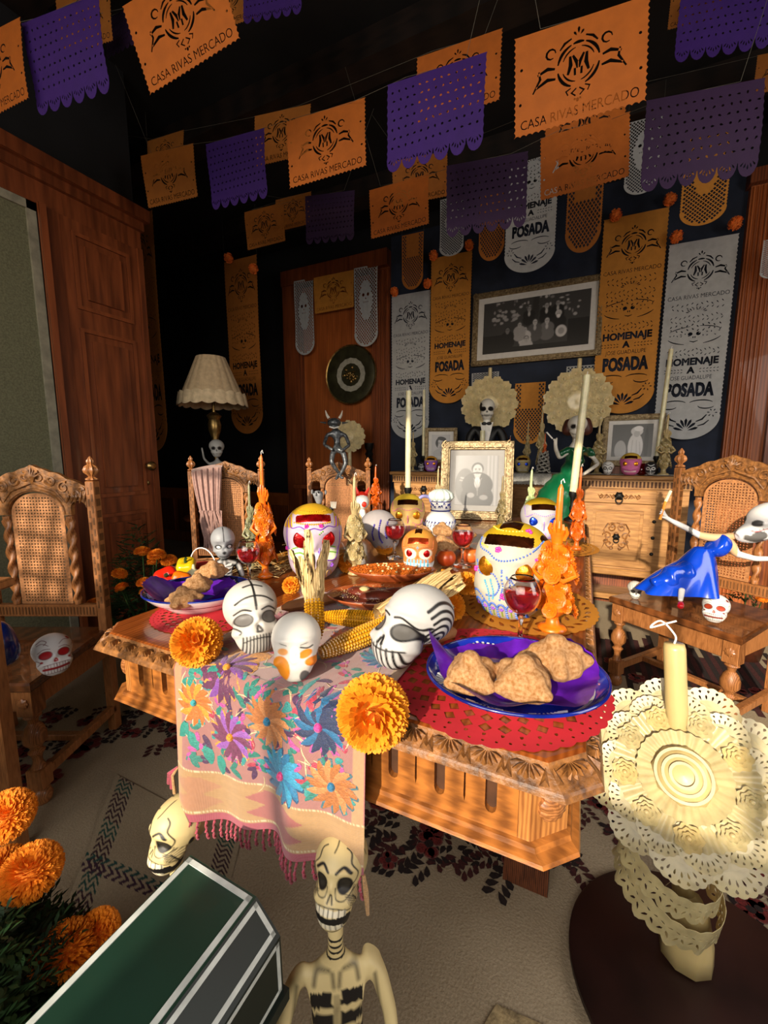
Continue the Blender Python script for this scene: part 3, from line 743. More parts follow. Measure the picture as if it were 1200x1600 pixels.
def long_mesh():
    W, H = .5, 3.0
    o = scallop(((-W, 0), (-W, -H)), 44, -.014) + arc(0, -H, W, .42, 180, 360, 30) + scallop(((W, -H), (W, 0)), 44, -.014) + [(W, 0)]
    P = [o] + emblem(0, -.5, .62) + move_polys(text_polys('CASA RIVAS MERCADO', .1, -.002, .86), 0, -.96)
    r = random.Random(9)
    def tufts(yc, n, w, dx=.0):
        for i in range(n):
            x = -.4 + .8 * (i + .5) / n; a = PI / 2 + (.7 if x > dx else -.7)
            P.append(drop(x, yc + .018 * math.sin(i * 2.1), .05, w, a)); P.append(drop(x + .01, yc - .07 + .018 * math.cos(i * 1.7), .05, w, -a))
    tufts(-1.06, 11, .016)
    for k in range(9): P.append(drop(math.cos(PI * (k + .5) / 9) * .13, -1.2 + math.sin(PI * (k + .5) / 9) * .07, .06, .018, PI * (k + .5) / 9))
    tufts(-1.27, 12, .014); tufts(-1.42, 10, .02)
    P.append(stroke(arc(0, -1.58, .41, .16, 200, 250, 8), .018)); P.append(stroke(arc(0, -1.58, .41, .16, 290, 340, 8), .018)); P.append(stroke(arc(0, -1.56, .41, .13, 25, 80, 8), .016)); P.append(stroke(arc(0, -1.56, .41, .13, 100, 155, 8), .016))
    P += [ell(-.06, -1.56, .036, .033, 9), ell(.06, -1.56, .036, .033, 9), drop(-.013, -1.62, .04, .02, PI / 2), drop(.016, -1.62, .04, .02, PI / 2), stroke([(-.06, -1.68), (0, -1.70), (.06, -1.68)], .018)]
    for k in range(14): P.append(drop(-.36 + k * .055 + (.05 if k > 6 else -.05) * (abs(k - 6.5) < 3), -1.57 + .03 * math.sin(k * 3), .035, .015, k))
    tufts(-1.84, 13, .016)
    P += move_polys(bold(text_polys('HOMENAJE', .165, 0, .94), .0085), 0, -2.09); P += move_polys(bold(text_polys('A', .15, 0, 1), .0085), 0, -2.235)
    for s in (-1, 1):
        for k in range(6): P.append(drop(s * (.14 + k * .05), -2.17, .042, .014, .5 * s)); P.append(drop(s * (.14 + k * .05), -2.22, .042, .014, -.5 * s))
    P += move_polys(text_polys('JOSE GUADALUPE', .1, 0, .8), 0, -2.35)
    ps = move_polys(bold(text_polys('POSADA', .25, 0, .74), .0135), 0, 0, f=lambda x, y: (x, y * 1.25)); P += move_polys(ps, 0, -2.635)
    for s in (-1, 1):
        P.append(stroke(arc(s * .2, -2.78, .18, .06, 20, 160, 10), .02)); P.append(stroke(arc(s * .28, -2.82, .12, .05, 180, 340, 10), .02))
        for k in range(6): P.append(drop(s * .38 + .055 * math.cos(k), -2.95 + .055 * math.sin(k), .045, .02, k))
        P.append(stroke([(s * .30, -2.98), (s * .24, -3.06), (s * .15, -3.1)], .03)); P.append(stroke([(s * .34, -3.08), (s * .27, -3.15), (s * .18, -3.18)], .026))
    for k in range(7):
        a = R_(-90 + (k - 3) * -24 + 180); P.append(drop(math.cos(a) * .12, -3.28 + math.sin(a) * .16, .17, .045, a))
    return cutsheet('banner_sheet', P, .0015, wavy(.01, 2), WHITEP)
ORM, PUM, NETM, NETM2, LOM = orange_mesh(), purple_mesh(), net_mesh(), net_mesh(False, 1.2), long_mesh()
def banner(me, m, loc, w, rz, label, group=None, h=None, rx=0, ry=0):
    o = link('paper_banner', me, None, loc, (rx, ry, rz), (w, w, h or w))
    o.material_slots[0].link = 'OBJECT'; o.material_slots[0].material = m
    return tag(o, label, 'banner', group)
def fit(cx, cy, wpx, w, rz):
    d = Vector((math.cos(rz), math.sin(rz), 0)); c = FPX * w / wpx
    for _ in range(12):
        p = pc(cx, cy, c); xs = []
        for s in (-1, 1):
            q = p + d * (s * w / 2) - Vector((0, 0, CAMH)); xs.append(600 + FPX * q.dot(CR) / q.dot(CF))
        c *= (xs[1] - xs[0]) / wpx
    return pc(cx, cy, c)
RZB = R_(8.2)
strings = {}
for kind, cx, cy, wpx, lab, skey in (
    ('o', 905, 28, 212, 'large orange cut-paper banner, nearest of all, hanging at upper right', 'a'),
    ('o', 716, 68, 136, 'orange paper banner half hidden behind a bright purple one, top centre', 'b'),
    ('p', 680, 108, 158, 'bright purple banner over an orange one, above the framed group photo', 'c'),
    ('o', 507, 172, 124, 'orange banner with crisp emblem hanging left of the purple one, upper centre', 'c'),
    ('o', 441, 172, 88, 'orange banner behind the crisp orange one, upper left of centre', 'b'),
    ('p', 366, 213, 94, 'purple banner between two orange ones, above the table lamp', 'c'),
    ('o', 260, 234, 80, 'orange banner at left, directly above the dark alcove', 'c'),
    ('o', 258, 212, 62, 'dim orange banner peeping over another at the left of the dark alcove', 'b'),
    ('o', 622, 285, 95, 'orange banner hanging just left above the framed group photo', 'd'),
    ('o', 655, 244, 86, 'orange banner tucked under the bright purple one', 'e'),
    ('P', 760, 248, 128, 'shaded dark purple banner above the framed group photo', 'd'),
    ('o', 912, 196, 140, 'orange banner below the largest one, upper right', 'd'),
    ('o', 915, 150, 128, 'dim orange banner wedged between the two big orange ones at right', 'e'),
    ('P', 1100, 140, 190, 'wide shaded purple banner hanging at the far upper right', 'd'),
    ('p', 1140, -40, 160, 'bright purple banner cut by the top right corner', 'a'),
    ('o', 1092, -30, 88, 'orange banner behind the purple one at the top right corner', 'j'),
    ('o', 1225, 78, 88, 'orange banner at the right edge of the picture', 'e'),
    ('o', 412, 324, 65, 'small orange banner, leftmost of the farthest row, above the lamp', 'f'),
    ('o', 458, 306, 58, 'dim orange banner behind the small one of the farthest row', 'f'),
    ('P', 515, 302, 76, 'dark purple banner of the farthest row', 'f'),
    ('o', 262, -34, 142, 'large orange banner hanging askew, cut by the top edge at left', 'i'),
    ('o', 360, -40, 80, 'orange banner cut by the top edge behind the askew one', 'i'),
    ('p', 425, -72, 90, 'purple banner whose lobes just show at the top edge', 'i'),
    ('p', 92, 14, 112, 'bright purple banner at the upper left corner', 'h'),
    ('o', 128, -20, 80, 'orange banner behind the purple one at upper left', 'h'),
    ('o', -18, 52, 100, 'orange banner cut by the left edge', 'h'),
    ('P', 185, 20, 50, 'narrow dark purple banner between orange ones at upper left', 'h')):
    p = fit(cx, cy, wpx, .34, RZB); W_ = .34
    if p.z > 3.22:
        k_ = (3.22 - CAMH) / (p.z - CAMH); p = Vector((0, 0, CAMH)) + (p - Vector((0, 0, CAMH))) * k_; W_ *= k_
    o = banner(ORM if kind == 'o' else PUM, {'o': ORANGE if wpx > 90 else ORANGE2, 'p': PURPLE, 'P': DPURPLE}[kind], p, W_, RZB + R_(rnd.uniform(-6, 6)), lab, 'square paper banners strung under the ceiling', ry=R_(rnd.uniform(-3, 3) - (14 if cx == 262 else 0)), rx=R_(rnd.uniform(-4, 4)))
    strings.setdefault(skey, []).append(p)
STR = mat('white_string', '#5E5A50', .8)
SLAB = {'a': 'with the largest orange banner', 'b': 'with the half hidden orange banners at top centre', 'c': 'carrying the bright purple banner, from the alcove to the middle', 'd': 'carrying the shaded purple banners', 'e': 'with the dim orange banners at the right', 'f': 'of the farthest row, above the lamp', 'h': 'at the upper left corner', 'i': 'with the askew orange banner', 'j': 'at the top right corner'}
for k, ps in strings.items():
    ps = sorted(ps, key=lambda p: p.x); dd = Vector((math.cos(RZB), math.sin(RZB), 0))
    a = ps[0] - dd * .3; b = ps[-1] + dd * .3
    a.z = ZC - .17; b.z = ZC - .17; a.x = max(a.x, -5.8); b.x = min(b.x, XR - .05); b.y = min(b.y, YB - .05)
    pts = [a]
    for p in ps: pts += [p - dd * .1, p + dd * .1]
    tag(part('banner_string', MB().tube(pts + [b], .0007, 5), STR), 'thin white banner string ' + SLAB[k], 'string', 'strings of the square paper banners')
def wallb(me, m, x0, x1, y0, Y, lab, grp=None, aspect=1.0, ratio=3.42):
    a = pY(x0, y0, Y); b = pY(x1, y0, Y); w = b.x - a.x; z = (a.z + b.z) / 2
    if Y < 3.85:
        for q_, sd in ((a, 'left'), (b, 'right')): tag(part('banner_string', MB().tube([(q_.x, Y, z), (q_.x, Y, ZC - .005)], .0008, 4), STR), 'thin string to %s corner of %s' % (sd, ' '.join(lab.split()[:10])), 'string')
    return banner(me, m, ((a.x + b.x) / 2, Y, z), w, 0, lab, grp, w * aspect)
G2 = 'long lettered paper banners hung before the sideboard wall'
wallb(LOM, WHITEP, 612, 673, 458, 3.95, 'long white lettered banner at the left end of the sideboard wall', G2)
wallb(LOM, YELL, 674, 738, 398, 3.93, 'long golden lettered banner left of the framed group photo', G2)
wallb(LOM, YELL, 944, 1046, 334, 3.93, 'long golden lettered banner right of the framed group photo', G2)
wallb(LOM, WHITEP, 1046, 1155, 374, 3.90, 'long white lettered banner at the right, the largest of them', G2)
wallb(LOM, WHITEP, 797, 879, 158, 3.45, 'white lettered banner hanging above the framed group photo', G2, .93)
wallb(LOM, ORANGE2, 350, 401, 404, 3.2, 'dim orange lettered banner hanging right of the lamp shade', G2, 1.18)
wallb(LOM, ORANGE2, 196, 238, 336, 2.1, 'dim orange lettered banner hanging at the edge of the wooden door', G2, 1.7)
G3 = 'narrow net-cut paper banners'
for x0, x1, y0, Y, m_, me_, lab, asp in (
    (628, 662, 365, 3.6, ORANGE2, NETM2, 'narrow orange net-cut banner above the leftmost white lettered banner', 1.4), (688, 726, 308, 3.5, WHITEP, NETM, 'narrow white net-cut banner left above the group photo', .95),
    (750, 791, 302, 3.5, ORANGE2, NETM2, 'narrow orange banner hanging over the top left corner of the group photo', 1.5), (889, 946, 255, 3.4, ORANGE2, NETM2, 'orange rounded banner hanging over the top right of the group photo', 1.55),
    (982, 1036, 185, 3.3, WHITEP, NETM, 'white net-cut banner hanging above the right golden banner', 1.0), (1073, 1148, 205, 3.4, YELL, NETM, 'golden net-cut banner with skull hanging above the large white banner', .95),
    (459, 489, 437, 3.88, WHITEP, NETM, 'left white net-cut strip on the wooden doorcase', 1.35), (553, 590, 416, 3.88, WHITEP, NETM, 'right white net-cut strip on the wooden doorcase', 1.25),
    (1193, 1240, 372, 3.7, WHITEP, NETM, 'white net-cut banner at the right edge of the picture', .7)):
    wallb(me_, m_, x0, x1, y0, Y, lab, G3, asp)
wallb(ORM, YELL, 490, 553, 428, 3.87, 'orange square banner between the two white strips on the doorcase', 'square paper banners strung under the ceiling')
wallb(NETM, WHITEP, 737, 780, 582, 3.96, 'small white net-cut sheet behind the suited skeleton bust', G3, .6); wallb(NETM2, YELL, 805, 853, 598, 3.96, 'orange net-cut sheet behind the cream candles on the sideboard', G3, 1.3); wallb(NETM, WHITEP, 885, 936, 571, 3.96, 'small white net-cut sheet behind the large wax rosette', G3, 1.0)
def pompom(loc, r, lab):
    mb = MB(); q = random.Random(int(loc[0] * 1000) & 255)
    for k in range(110):
        v = Vector((q.gauss(0, 1), q.gauss(0, 1), q.gauss(0, 1))).normalized(); a = v.orthogonal().normalized() * r * .14; e = v * r
        mb.add([a, -a, e * 1.0 + a * .8, e * 1.0 - a * .8], [(0, 1, 3, 2)])
    mb.ball((0, 0, 0), r * .8)
    return tag(part('paper_pompom', mb, POMP, None, loc), lab, 'pompom', 'orange paper pompoms')
for x, y, Y, lab in ((616, 456, 3.9, 'beside the left white lettered banner'), (668, 443, 3.9, 'between the left white and golden banners'), (677, 399, 3.88, 'on the top left corner of the left golden banner'), (733, 383, 3.88, 'on the top right corner of the left golden banner'), (962, 336, 3.88, 'on the top left corner of the right golden banner'), (1047, 311, 3.9, 'under the white net-cut banner'), (1057, 370, 3.85, 'on the top left corner of the large white banner'), (1149, 349, 3.85, 'on the top right corner of the large white banner'), (207, 328, 2.05, 'high beside the wooden door'), (357, 403, 3.15, 'on the top left of the dim banner by the lamp'), (396, 420, 3.15, 'on the top right of the dim banner by the lamp')):
    p = pY(x, y, Y); pompom(p, .045 if Y > 3 else .028, 'orange paper pompom ' + lab)


# ============================================================= skulls
CLOTHZ = .808                                   # upper face of things laid on the table
PAINT = mat('painted_paper_mache', '#FFFFFF', 0.5, var=.06, scale=25, bump=.15, bscale=60, attr=True)
SUGAR = mat('painted_sugar', '#FFFFFF', 0.6, var=.06, scale=60, bump=.15, bscale=150, attr=True, sss=.1)
def ell_ray(D, c, r):
    c = np.array(c) - np.array((0, 0, .47)); r = np.array(r)
    A = ((D / r) ** 2).sum(1); B = -2 * (D * c / r ** 2).sum(1); Cc = ((c / r) ** 2).sum() - 1
    disc = np.maximum(B * B - 4 * A * Cc, 0); ok = (B * B - 4 * A * Cc) > 0
    t = (-B + np.sqrt(disc)) / (2 * A); return np.where(ok & (t > 0), t, 0.02)
def skull_geo(nth, nph, cran=((0, .06, .62), (.41, .48, .38)), jaw=((0, -.2, .28), (.26, .27, .32)), sock=.055, cheek=.05, eyes=(.165, .46, .12), nose=.04, flat_back=None, kk=14, flat_top=None):
    th = np.linspace(0, PI, nth); ph = np.linspace(0, 2 * PI, nph, endpoint=False)
    Tm, Pm = np.meshgrid(th, ph, indexing='ij')
    D = np.stack([np.sin(Tm) * np.sin(Pm), -np.sin(Tm) * np.cos(Pm), np.cos(Tm)], -1).reshape(-1, 3)
    a = ell_ray(D, *cran); b = ell_ray(D, *jaw)
    r = np.log(np.exp(kk * a) + np.exp(kk * b)) / kk
    X = D * r[:, None] + (0, 0, .47)
    ex, ez, er = eyes
    fr = D[:, 1] < 0
    def g(cx, cz, sx, sz): return np.exp(-(((X[:, 0] - cx) / sx) ** 2 + ((X[:, 2] - cz) / sz) ** 2)) * fr
    dlt = -sock * (g(ex, ez, er * .8, er * .75) + g(-ex, ez, er * .8, er * .75)) + cheek * (g(ex + .09, ez - .16, .07, .06) + g(-ex - .09, ez - .16, .07, .06)) + .03 * (g(ex, ez + er + .03, .12, .04) + g(-ex, ez + er + .03, .12, .04)) - nose * g(0, ez - .12, .04, .05) + .03 * g(0, ez - .02, .04, .05) + .02 * g(0, .22, .16, .07)
    X = X + D * dlt[:, None]
    X[:, 2] = np.maximum(X[:, 2], 0.0)
    if flat_back is not None: X[:, 1] = np.minimum(X[:, 1], flat_back)
    if flat_top is not None: X[:, 2] = np.minimum(X[:, 2], flat_top)
    F = []
    for j in range(nth - 1):
        for i in range(nph): F.append((j * nph + i, (j + 1) * nph + i, (j + 1) * nph + (i + 1) % nph, j * nph + (i + 1) % nph))
    return X, F
def seg_dist(U, V, pts):
    d = np.full(len(U), 9.0)
    for (ax, ay), (bx, by) in zip(pts[:-1], pts[1:]):
        dx, dy = bx - ax, by - ay; l2 = dx * dx + dy * dy + 1e-9
        t = np.clip(((U - ax) * dx + (V - ay) * dy) / l2, 0, 1)
        d = np.minimum(d, np.hypot(U - ax - t * dx, V - ay - t * dy))
    return d
def paint(X, base, items, aa=.006):
    n = len(X); K = np.ones((n, 4)); K[:, :3] = C_(base)
    x, y, z = X[:, 0], X[:, 1], X[:, 2]
    PL = {'f': (x, z, y < .02), 'r': (y, z, x > .0), 'l': (y, z, x < .0), 't': (x, y, z > .6), 'b': (x, z, y > .1), 's': (y, z, abs(x) > .12), 'm': (abs(x), z, y < .02), 'S': (y, z, x > .12)}
    for it in items:
        k, pl = it[0], it[1]; U, V, m = PL[pl]
        if k == 'e':
            _, _, cx, cy, rx, ry, col = it[:7]; a = R_(it[7]) if len(it) > 7 else 0
            du, dv = U - cx, V - cy; u = du * math.cos(a) + dv * math.sin(a); v = -du * math.sin(a) + dv * math.cos(a)
            d = (np.hypot(u / rx, v / ry) - 1) * min(rx, ry)
        elif k == 'l':
            _, _, pts, wd, col = it; 
            if len(pts) > 2: pts = [(p.x, p.y) for p in smoothpath([(a, b, 0) for a, b in pts], 4)]
            d = seg_dist(U, V, pts) - wd / 2
        elif k == 'p':      # half plane or box by function
            _, _, fn, col = it; d = np.where(fn(U, V, X), -1.0, 1.0)
        c = np.array(C_(col)); al = np.clip(.5 - d / (2 * aa), 0, 1) * m
        K[:, :3] = K[:, :3] * (1 - al[:, None]) + c * al[:, None]
    return K
class Skull: pass
def skull(name, label, H, loc, rz, base, items, geo={}, res=(120, 150), m=None, group=None, rot=None, cat='skull', wide=1.0, partname='head_shell', parent=None):
    X, F = skull_geo(res[0], res[1], **geo)
    K = paint(X, base, items)
    mb = MB(); Xs = X * np.array([wide, 1, 1]) * H; mb.V = [Xs]; mb.F = F; mb.n = len(X); mb.K = [K]
    s = Skull(); s.H = H; s.w = wide
    s.bvh = BVHTree.FromPolygons([tuple(v) for v in Xs.tolist()], F)
    if parent is None: s.t = thing(name, label, cat, loc, rz, group, rot=rot)
    else: s.t = parent
    s.shell = part(partname, mb, m or PAINT, s.t, smooth='all')
    return s
def on(s, x, z, off=.004, side='f'):      # point on the skull's front at unit coords
    H = s.H
    if side == 'f': o, d = Vector((x * H * s.w, -2 * H, z * H)), Vector((0, 1, 0))
    elif side == 't': o, d = Vector((x * H * s.w, z * H, 3 * H)), Vector((0, 0, -1))
    else:
        q = 1 if side == 'r' else -1; o, d = Vector((q * 2 * H, x * H, z * H)), Vector((-q, 0, 0))
    h = s.bvh.ray_cast(o, d)
    if h[0] is None: return None
    return h[0] - d * (off * H)
def piping(s, name, lines, color, w=.012, beads=False, side='f'):
    mb = MB()
    for ln in lines:
        pts = [on(s, x, z, .0, side) for x, z in [(p.x, p.y) for p in smoothpath([(a, b, 0) for a, b in ln], 5)]] if len(ln) > 2 else [on(s, x, z, 0, side) for x, z in ln]
        pts = [p for p in pts if p is not None]
        if len(pts) < 2: continue
        if beads:
            L = 0; last = None
            for a, b in zip(pts[:-1], pts[1:]):
                n = max(1, int((b - a).length / (w * s.H * 1.1)))
                for k in range(n): mb.ball(a.lerp(b, k / n), w * s.H * .62, 6, 4)
        else: mb.tube(pts, w * s.H * .5, 5)
    if mb.n: return part(name, mb, icing(color), s.shell, kind='stuff')
def icing(c): return mat('icing_' + c.lstrip('#').lower(), c, .35, var=.08, coat=.2)
def blobs(s, name, pts, color, r=.025, side='f', fl=.5):
    mb = MB()
    for x, z in pts:
        p = on(s, x, z, 0, side)
        if p is None: continue
        for k in range(5):
            a = k * 2 * PI / 5; mb.ball((p.x + math.cos(a) * r * s.H * .6, p.y, p.z + math.sin(a) * r * s.H * .6), (r * s.H * .55, r * s.H * fl, r * s.H * .55), 7, 5)
    if mb.n: part(name, mb, icing(color), s.shell, kind='stuff')
FOILR = mat('red_foil', '#C21414', .22, metal=.75, var=.3, scale=40, bump=.6, bscale=60); FOILG = mat('gold_foil', '#D98A1E', .25, metal=.8, var=.3, scale=40, bump=.6, bscale=60); FOILB = mat('blue_foil', '#1740C8', .2, metal=.7, var=.3, scale=40, bump=.6, bscale=60)
FOILD = mat('brown_gold_foil', '#4A230E', .18, metal=.7, var=.35, scale=25, bump=.5, bscale=30)
FOILO = mat('orange_foil', '#C0431A', .22, metal=.7, var=.3, scale=40, bump=.6, bscale=50)
def foil_eye(s, x, z, r, m, nm='foil_eye'):
    p = on(s, x, z, -.005)
    mb = MB().ball((0, 0, 0), (r * s.H * s.w, r * s.H * .35, r * s.H), 20, 12)
    part(nm, mb, m, s.shell, p)
def foil_patch(s, poly, m, nm='foil_band', side='f'):
    # polygon strip of foil laid on the surface
    (x0, z0), (x1, z1) = poly; mb = MB(); V = []; nu, nv = 14, 6
    for j in range(nv):
        for i in range(nu):
            x = x0 + (x1 - x0) * i / (nu - 1); z = z0 + (z1 - z0) * j / (nv - 1) - .03 * ((2 * i / (nu - 1) - 1) ** 2)
            p = on(s, x, z, .006 if 0 < i < nu - 1 and 0 < j < nv - 1 else -.002, side); V.append(tuple(p) if p else (0, 0, 0))
    mb.add(V, [(j * nu + i, j * nu + i + 1, (j + 1) * nu + i + 1, (j + 1) * nu + i) for j in range(nv - 1) for i in range(nu - 1)])
    part(nm, mb, m, s.shell)
def at_table(x, y): p = pz(x, y, CLOTHZ); return (p.x, p.y, CLOTHZ)

BK, GY, WH, TAN_ = '#161414', '#5E5B58', '#E9E6E2', '#B98552'
# --- white skull with black cross lines and a bare cardboard back
M1 = [('p', 's', lambda U, V, X: X[:, 1] > .2, '#BE8A55'), ('p', 't', lambda U, V, X: X[:, 1] > .2, '#BE8A55'),
      ('e', 'm', .165, .44, .115, .085, BK), ('e', 'm', .165, .44, .10, .072, '#6A6662'),
      ('l', 'f', [(-.03, .27), (0, .345), (.035, .27), (-.03, .27)], .03, '#4A4745'), ('l', 'f', [(0, .56), (0, .75), (0, .93)], .028, BK), ('l', 't', [(0, -.45), (0, -.1), (.0, .35)], .028, BK),
      ('l', 'f', [(-.25, .66), (-.14, .72), (0, .74), (.14, .71), (.25, .64)], .024, BK), ('l', 'f', [(-.12, .88), (0, .9), (.13, .86)], .022, BK), ('l', 'm', [(.07, .545), (.17, .575), (.27, .53)], .022, BK), ('l', 'm', [(.30, .37), (.22, .30), (.24, .27)], .02, BK),
      ('l', 'f', [(-.2, .155), (-.1, .18), (0, .185), (.1, .18), (.2, .155)], .014, BK)] + [('l', 'f', [(x, .22), (x * 1.04, .01)], .02, BK) for x in (-.2, -.16, -.12, -.08, -.04, 0, .04, .08, .12, .16, .2)] + [('l', 'r', [(.0, .42), (-.1, .36), (-.14, .38)], .02, BK)]
p = at_table(400, 1018)
s1 = skull('paper_mache_skull', 'white skull with grey eyes and black cross-shaped lines on its brow, on the embroidered cloth', .145, p, 0, '#C4BFB6', M1, dict(cran=((0, .06, .64), (.37, .46, .36)), jaw=((0, -.2, .27), (.28, .26, .31)), flat_back=.42, sock=.04), res=(170, 200), rot=(R_(-22), 0, face(p, 10)))
# --- small white and orange skull, eyes shut, cut-off back
M2 = [('p', 's', lambda U, V, X: X[:, 1] > .12, '#A5622C'), ('e', 'f', -.2, .2, .15, .2, '#E58A1E'), ('e', 'f', .17, .42, .1, .06, '#E58A1E', 20), ('e', 'f', .28, .3, .12, .07, '#D8781A'), ('e', 'f', -.16, .46, .08, .05, '#E8A05A'), ('l', 'f', [(.1, .52), (.2, .5), (.27, .53)], .022, BK), ('e', 'f', .15, .08, .07, .1, '#5E5B5A'), ('l', 'm', [(.1, .55), (.2, .58)], .01, BK), ('e', 'f', .02, .42, .07, .12, '#FBF9F4')]
p = at_table(452, 1068)
skull('paper_mache_skull', 'small white half-skull with orange patches and closed eyes, in front of the corn', .115, (p[0], p[1] + .02, CLOTHZ), 0, '#DCD7CD', M2, dict(flat_back=.25, sock=.02, nose=-.03, cran=((0, .0, .62), (.38, .42, .38)), jaw=((0, -.16, .3), (.27, .22, .32))), res=(130, 150), rot=(R_(-16), 0, face(p, -8)))
# --- black and white zebra skull looking left
M3 = [('e', 'm', .17, .45, .115, .095, BK, -10), ('e', 'm', .17, .45, .09, .072, '#56534F', -10), ('l', 'm', [(.04, .58), (.14, .6), (.26, .52), (.33, .56)], .026, BK), ('l', 'f', [(-.03, .27), (0, .35), (.03, .27)], .04, BK)]
M3 += [('l', 'f', [(x, .24), (x * 1.06, .0)], .026, BK) for x in (-.22, -.15, -.085, -.02, .045, .11, .175, .235)] + [('l', 'f', [(-.26, .26), (-.1, .22), (.1, .22), (.28, .27)], .02, BK)]
for k in range(6):
    r = .06 + k * .075; M3.append(('l', 'S', [(.10 + math.cos(a) * r * .95, .38 + math.sin(a) * r * 1.1) for a in [R_(-60 + i * 24) for i in range(11 if k < 3 else 9)]], .036, BK))
M3 += [('e', 's', -.02, .12, .16, .07, '#2A2827', -12)]
p = at_table(610, 1055)
s3 = skull('paper_mache_skull', 'white skull with black zebra stripes coiling over its temple, looking left', .158, (p[0] + .005, p[1] + .045, CLOTHZ), 0, '#BAB8B5', M3, dict(cran=((0, .08, .63), (.36, .48, .36)), jaw=((0, -.24, .28), (.28, .27, .31)), sock=.04), res=(190, 220), rot=(R_(-18), R_(4), face(p, -46)))
# --- red-eyed skulls with open grins
def grin(eye, line, gum):
    L = [('e', 'm', .17, .5, .125, .095, line), ('e', 'm', .17, .5, .11, .08, eye), ('l', 'f', [(-.03, .33), (0, .39), (.03, .33), (-.03, .33)], .03, eye)]
    L += [('l', 'f', [(-.24, .18), (0, .165), (.24, .19)], .05, gum), ('l', 'f', [(-.25, .27), (0, .27), (.25, .27)], .012, line), ('l', 'f', [(-.24, .07), (0, .06), (.24, .08)], .012, line)]
    L += [('l', 'f', [(x, .27), (x, .2)], .01, line) for x in np.arange(-.22, .23, .055)] + [('l', 'f', [(x, .15), (x, .07)], .01, line) for x in np.arange(-.22, .23, .055)]
    L += [('l', 'f', [(-.3, .8), (-.2, .86), (-.12, .8), (-.18, .74)], .014, line), ('l', 'm', [(.1, .7), (.2, .78), (.3, .76)], .012, line), ('l', 'm', [(.08, .62), (.2, .64), (.3, .58)], .012, line), ('l', 'r', [(-.1, .75), (.0, .82), (.1, .72)], .014, line), ('l', 'r', [(-.2, .6), (-.1, .66), (0, .58), (.05, .66)], .012, line), ('e', 'r', -.15, .8, .06, .04, gum), ('l', 'm', [(.34, .42), (.28, .36), (.33, .3)], .012, line), ('e', 'm', .26, .36, .028, .025, gum)]
    return L
p = pz(88, 1055, .465)
skull('paper_mache_skull', 'white skull with red eyes and red grin on the seat of the nearest left chair', .14, (p.x, p.y, .468), 0, '#EAE7E6', grin('#B81822', '#6E2026', '#A51A22'), dict(cran=((0, .05, .62), (.4, .46, .37)), jaw=((0, -.16, .3), (.32, .26, .31)), sock=.03), res=(130, 160), rot=(R_(-20), 0, face(p, 6)))
p = pz(1122, 978, .478)
skull('paper_mache_skull', 'white skull with brick-red eyes and bared teeth at the corner of the right chair seat', .125, (p.x - .01, p.y + .03, .481), 0, '#E4E0DA', grin('#A33A20', '#3A3230', '#7E2418'), dict(cran=((0, .05, .62), (.4, .46, .37)), jaw=((0, -.16, .3), (.32, .26, .31)), sock=.03), res=(120, 150), rot=(R_(-18), 0, face(p, -4)))
p = pz(985, 935, .478)
skull('paper_mache_skull', 'small white skull with ringed black eyes on the left corner of the right chair seat', .085, (p.x + .02, p.y + .02, .479), face(p, 8), '#DDD9CE', [('e', 'm', .17, .48, .11, .1, BK), ('e', 'm', .17, .48, .08, .07, '#6B6863'), ('l', 'f', [(0, .4), (0, .33)], .06, BK), ('l', 'f', [(-.26, .2), (0, .14), (.26, .22)], .02, BK), ('l', 'f', [(-.24, .1), (0, .05), (.24, .12)], .016, BK), ('l', 'f', [(0, .9), (0, .66)], .02, BK)] + [('l', 'm', [(.1 * k, .66), (.1 * k + .02, .86)], .014, BK) for k in (1, 2, 3)] + [('l', 'f', [(x, .2), (x, .08)], .01, BK) for x in np.arange(-.22, .23, .06)], res=(90, 110))

# --- sugar skulls
SG = dict(cran=((0, .06, .60), (.44, .46, .40)), jaw=((0, -.1, .26), (.36, .32, .3)), sock=.035, cheek=.06, eyes=(.18, .5, .13), kk=16)
p = at_table(474, 905)
W_, PU, YE = '#B9A6B6', '#6A2CA8', '#C89A1C'
s = skull('sugar_skull', 'tall lilac-white sugar skull with red foil eyes and brow, behind the corn', .235, (p[0], p[1] + .06, CLOTHZ), face(p, 0), W_, [('p', 'f', lambda U, V, X: V > .93 - .5 * X[:, 1] * 0 - .22 * (abs(X[:, 0]) > .3), YE), ('p', 't', lambda U, V, X: X[:, 2] > .88, YE), ('e', 'm', .22, .36, .13, .07, '#D6DDB8')], SG, res=(110, 130), m=SUGAR, wide=.92)
foil_patch(s, ((-.27, .80), (.27, .90)), FOILR); foil_eye(s, -.18, .575, .115, FOILR); foil_eye(s, .18, .575, .115, FOILR)
piping(s, 'purple_icing', [[(-.33, .9), (-.32, .72), (-.2, .74), (-.1, .7), (0, .72), (.1, .7), (.2, .74), (.32, .72), (.33, .9)], [(-.36, .9), (-.38, .6), (-.37, .45)], [(.36, .9), (.38, .6), (.37, .45)], [(-.37, .45), (-.28, .3), (-.14, .31), (-.05, .42)], [(.37, .45), (.28, .3), (.14, .31), (.05, .42)], [(-.07, .46), (-.07, .28)], [(.07, .46), (.07, .28)], [(-.3, .25), (-.28, .02)], [(.3, .25), (.28, .02)]], PU, .016)
piping(s, 'yellow_icing', [[(-.3, .93), (0, .915), (.3, .93)], [(-.27, .785), (0, .77), (.27, .785)]] , YE, .022, True)
piping(s, 'green_icing', [[(-.3, .44), (-.2, .47), (-.12, .43)], [(-.3, .38), (-.2, .4), (-.12, .37)], [(.3, .44), (.2, .47), (.12, .43)], [(.3, .38), (.2, .4), (.12, .37)], [(-.12, .68), (-.05, .63)], [(.12, .68), (.05, .63)]], '#6FA830', .02, True)
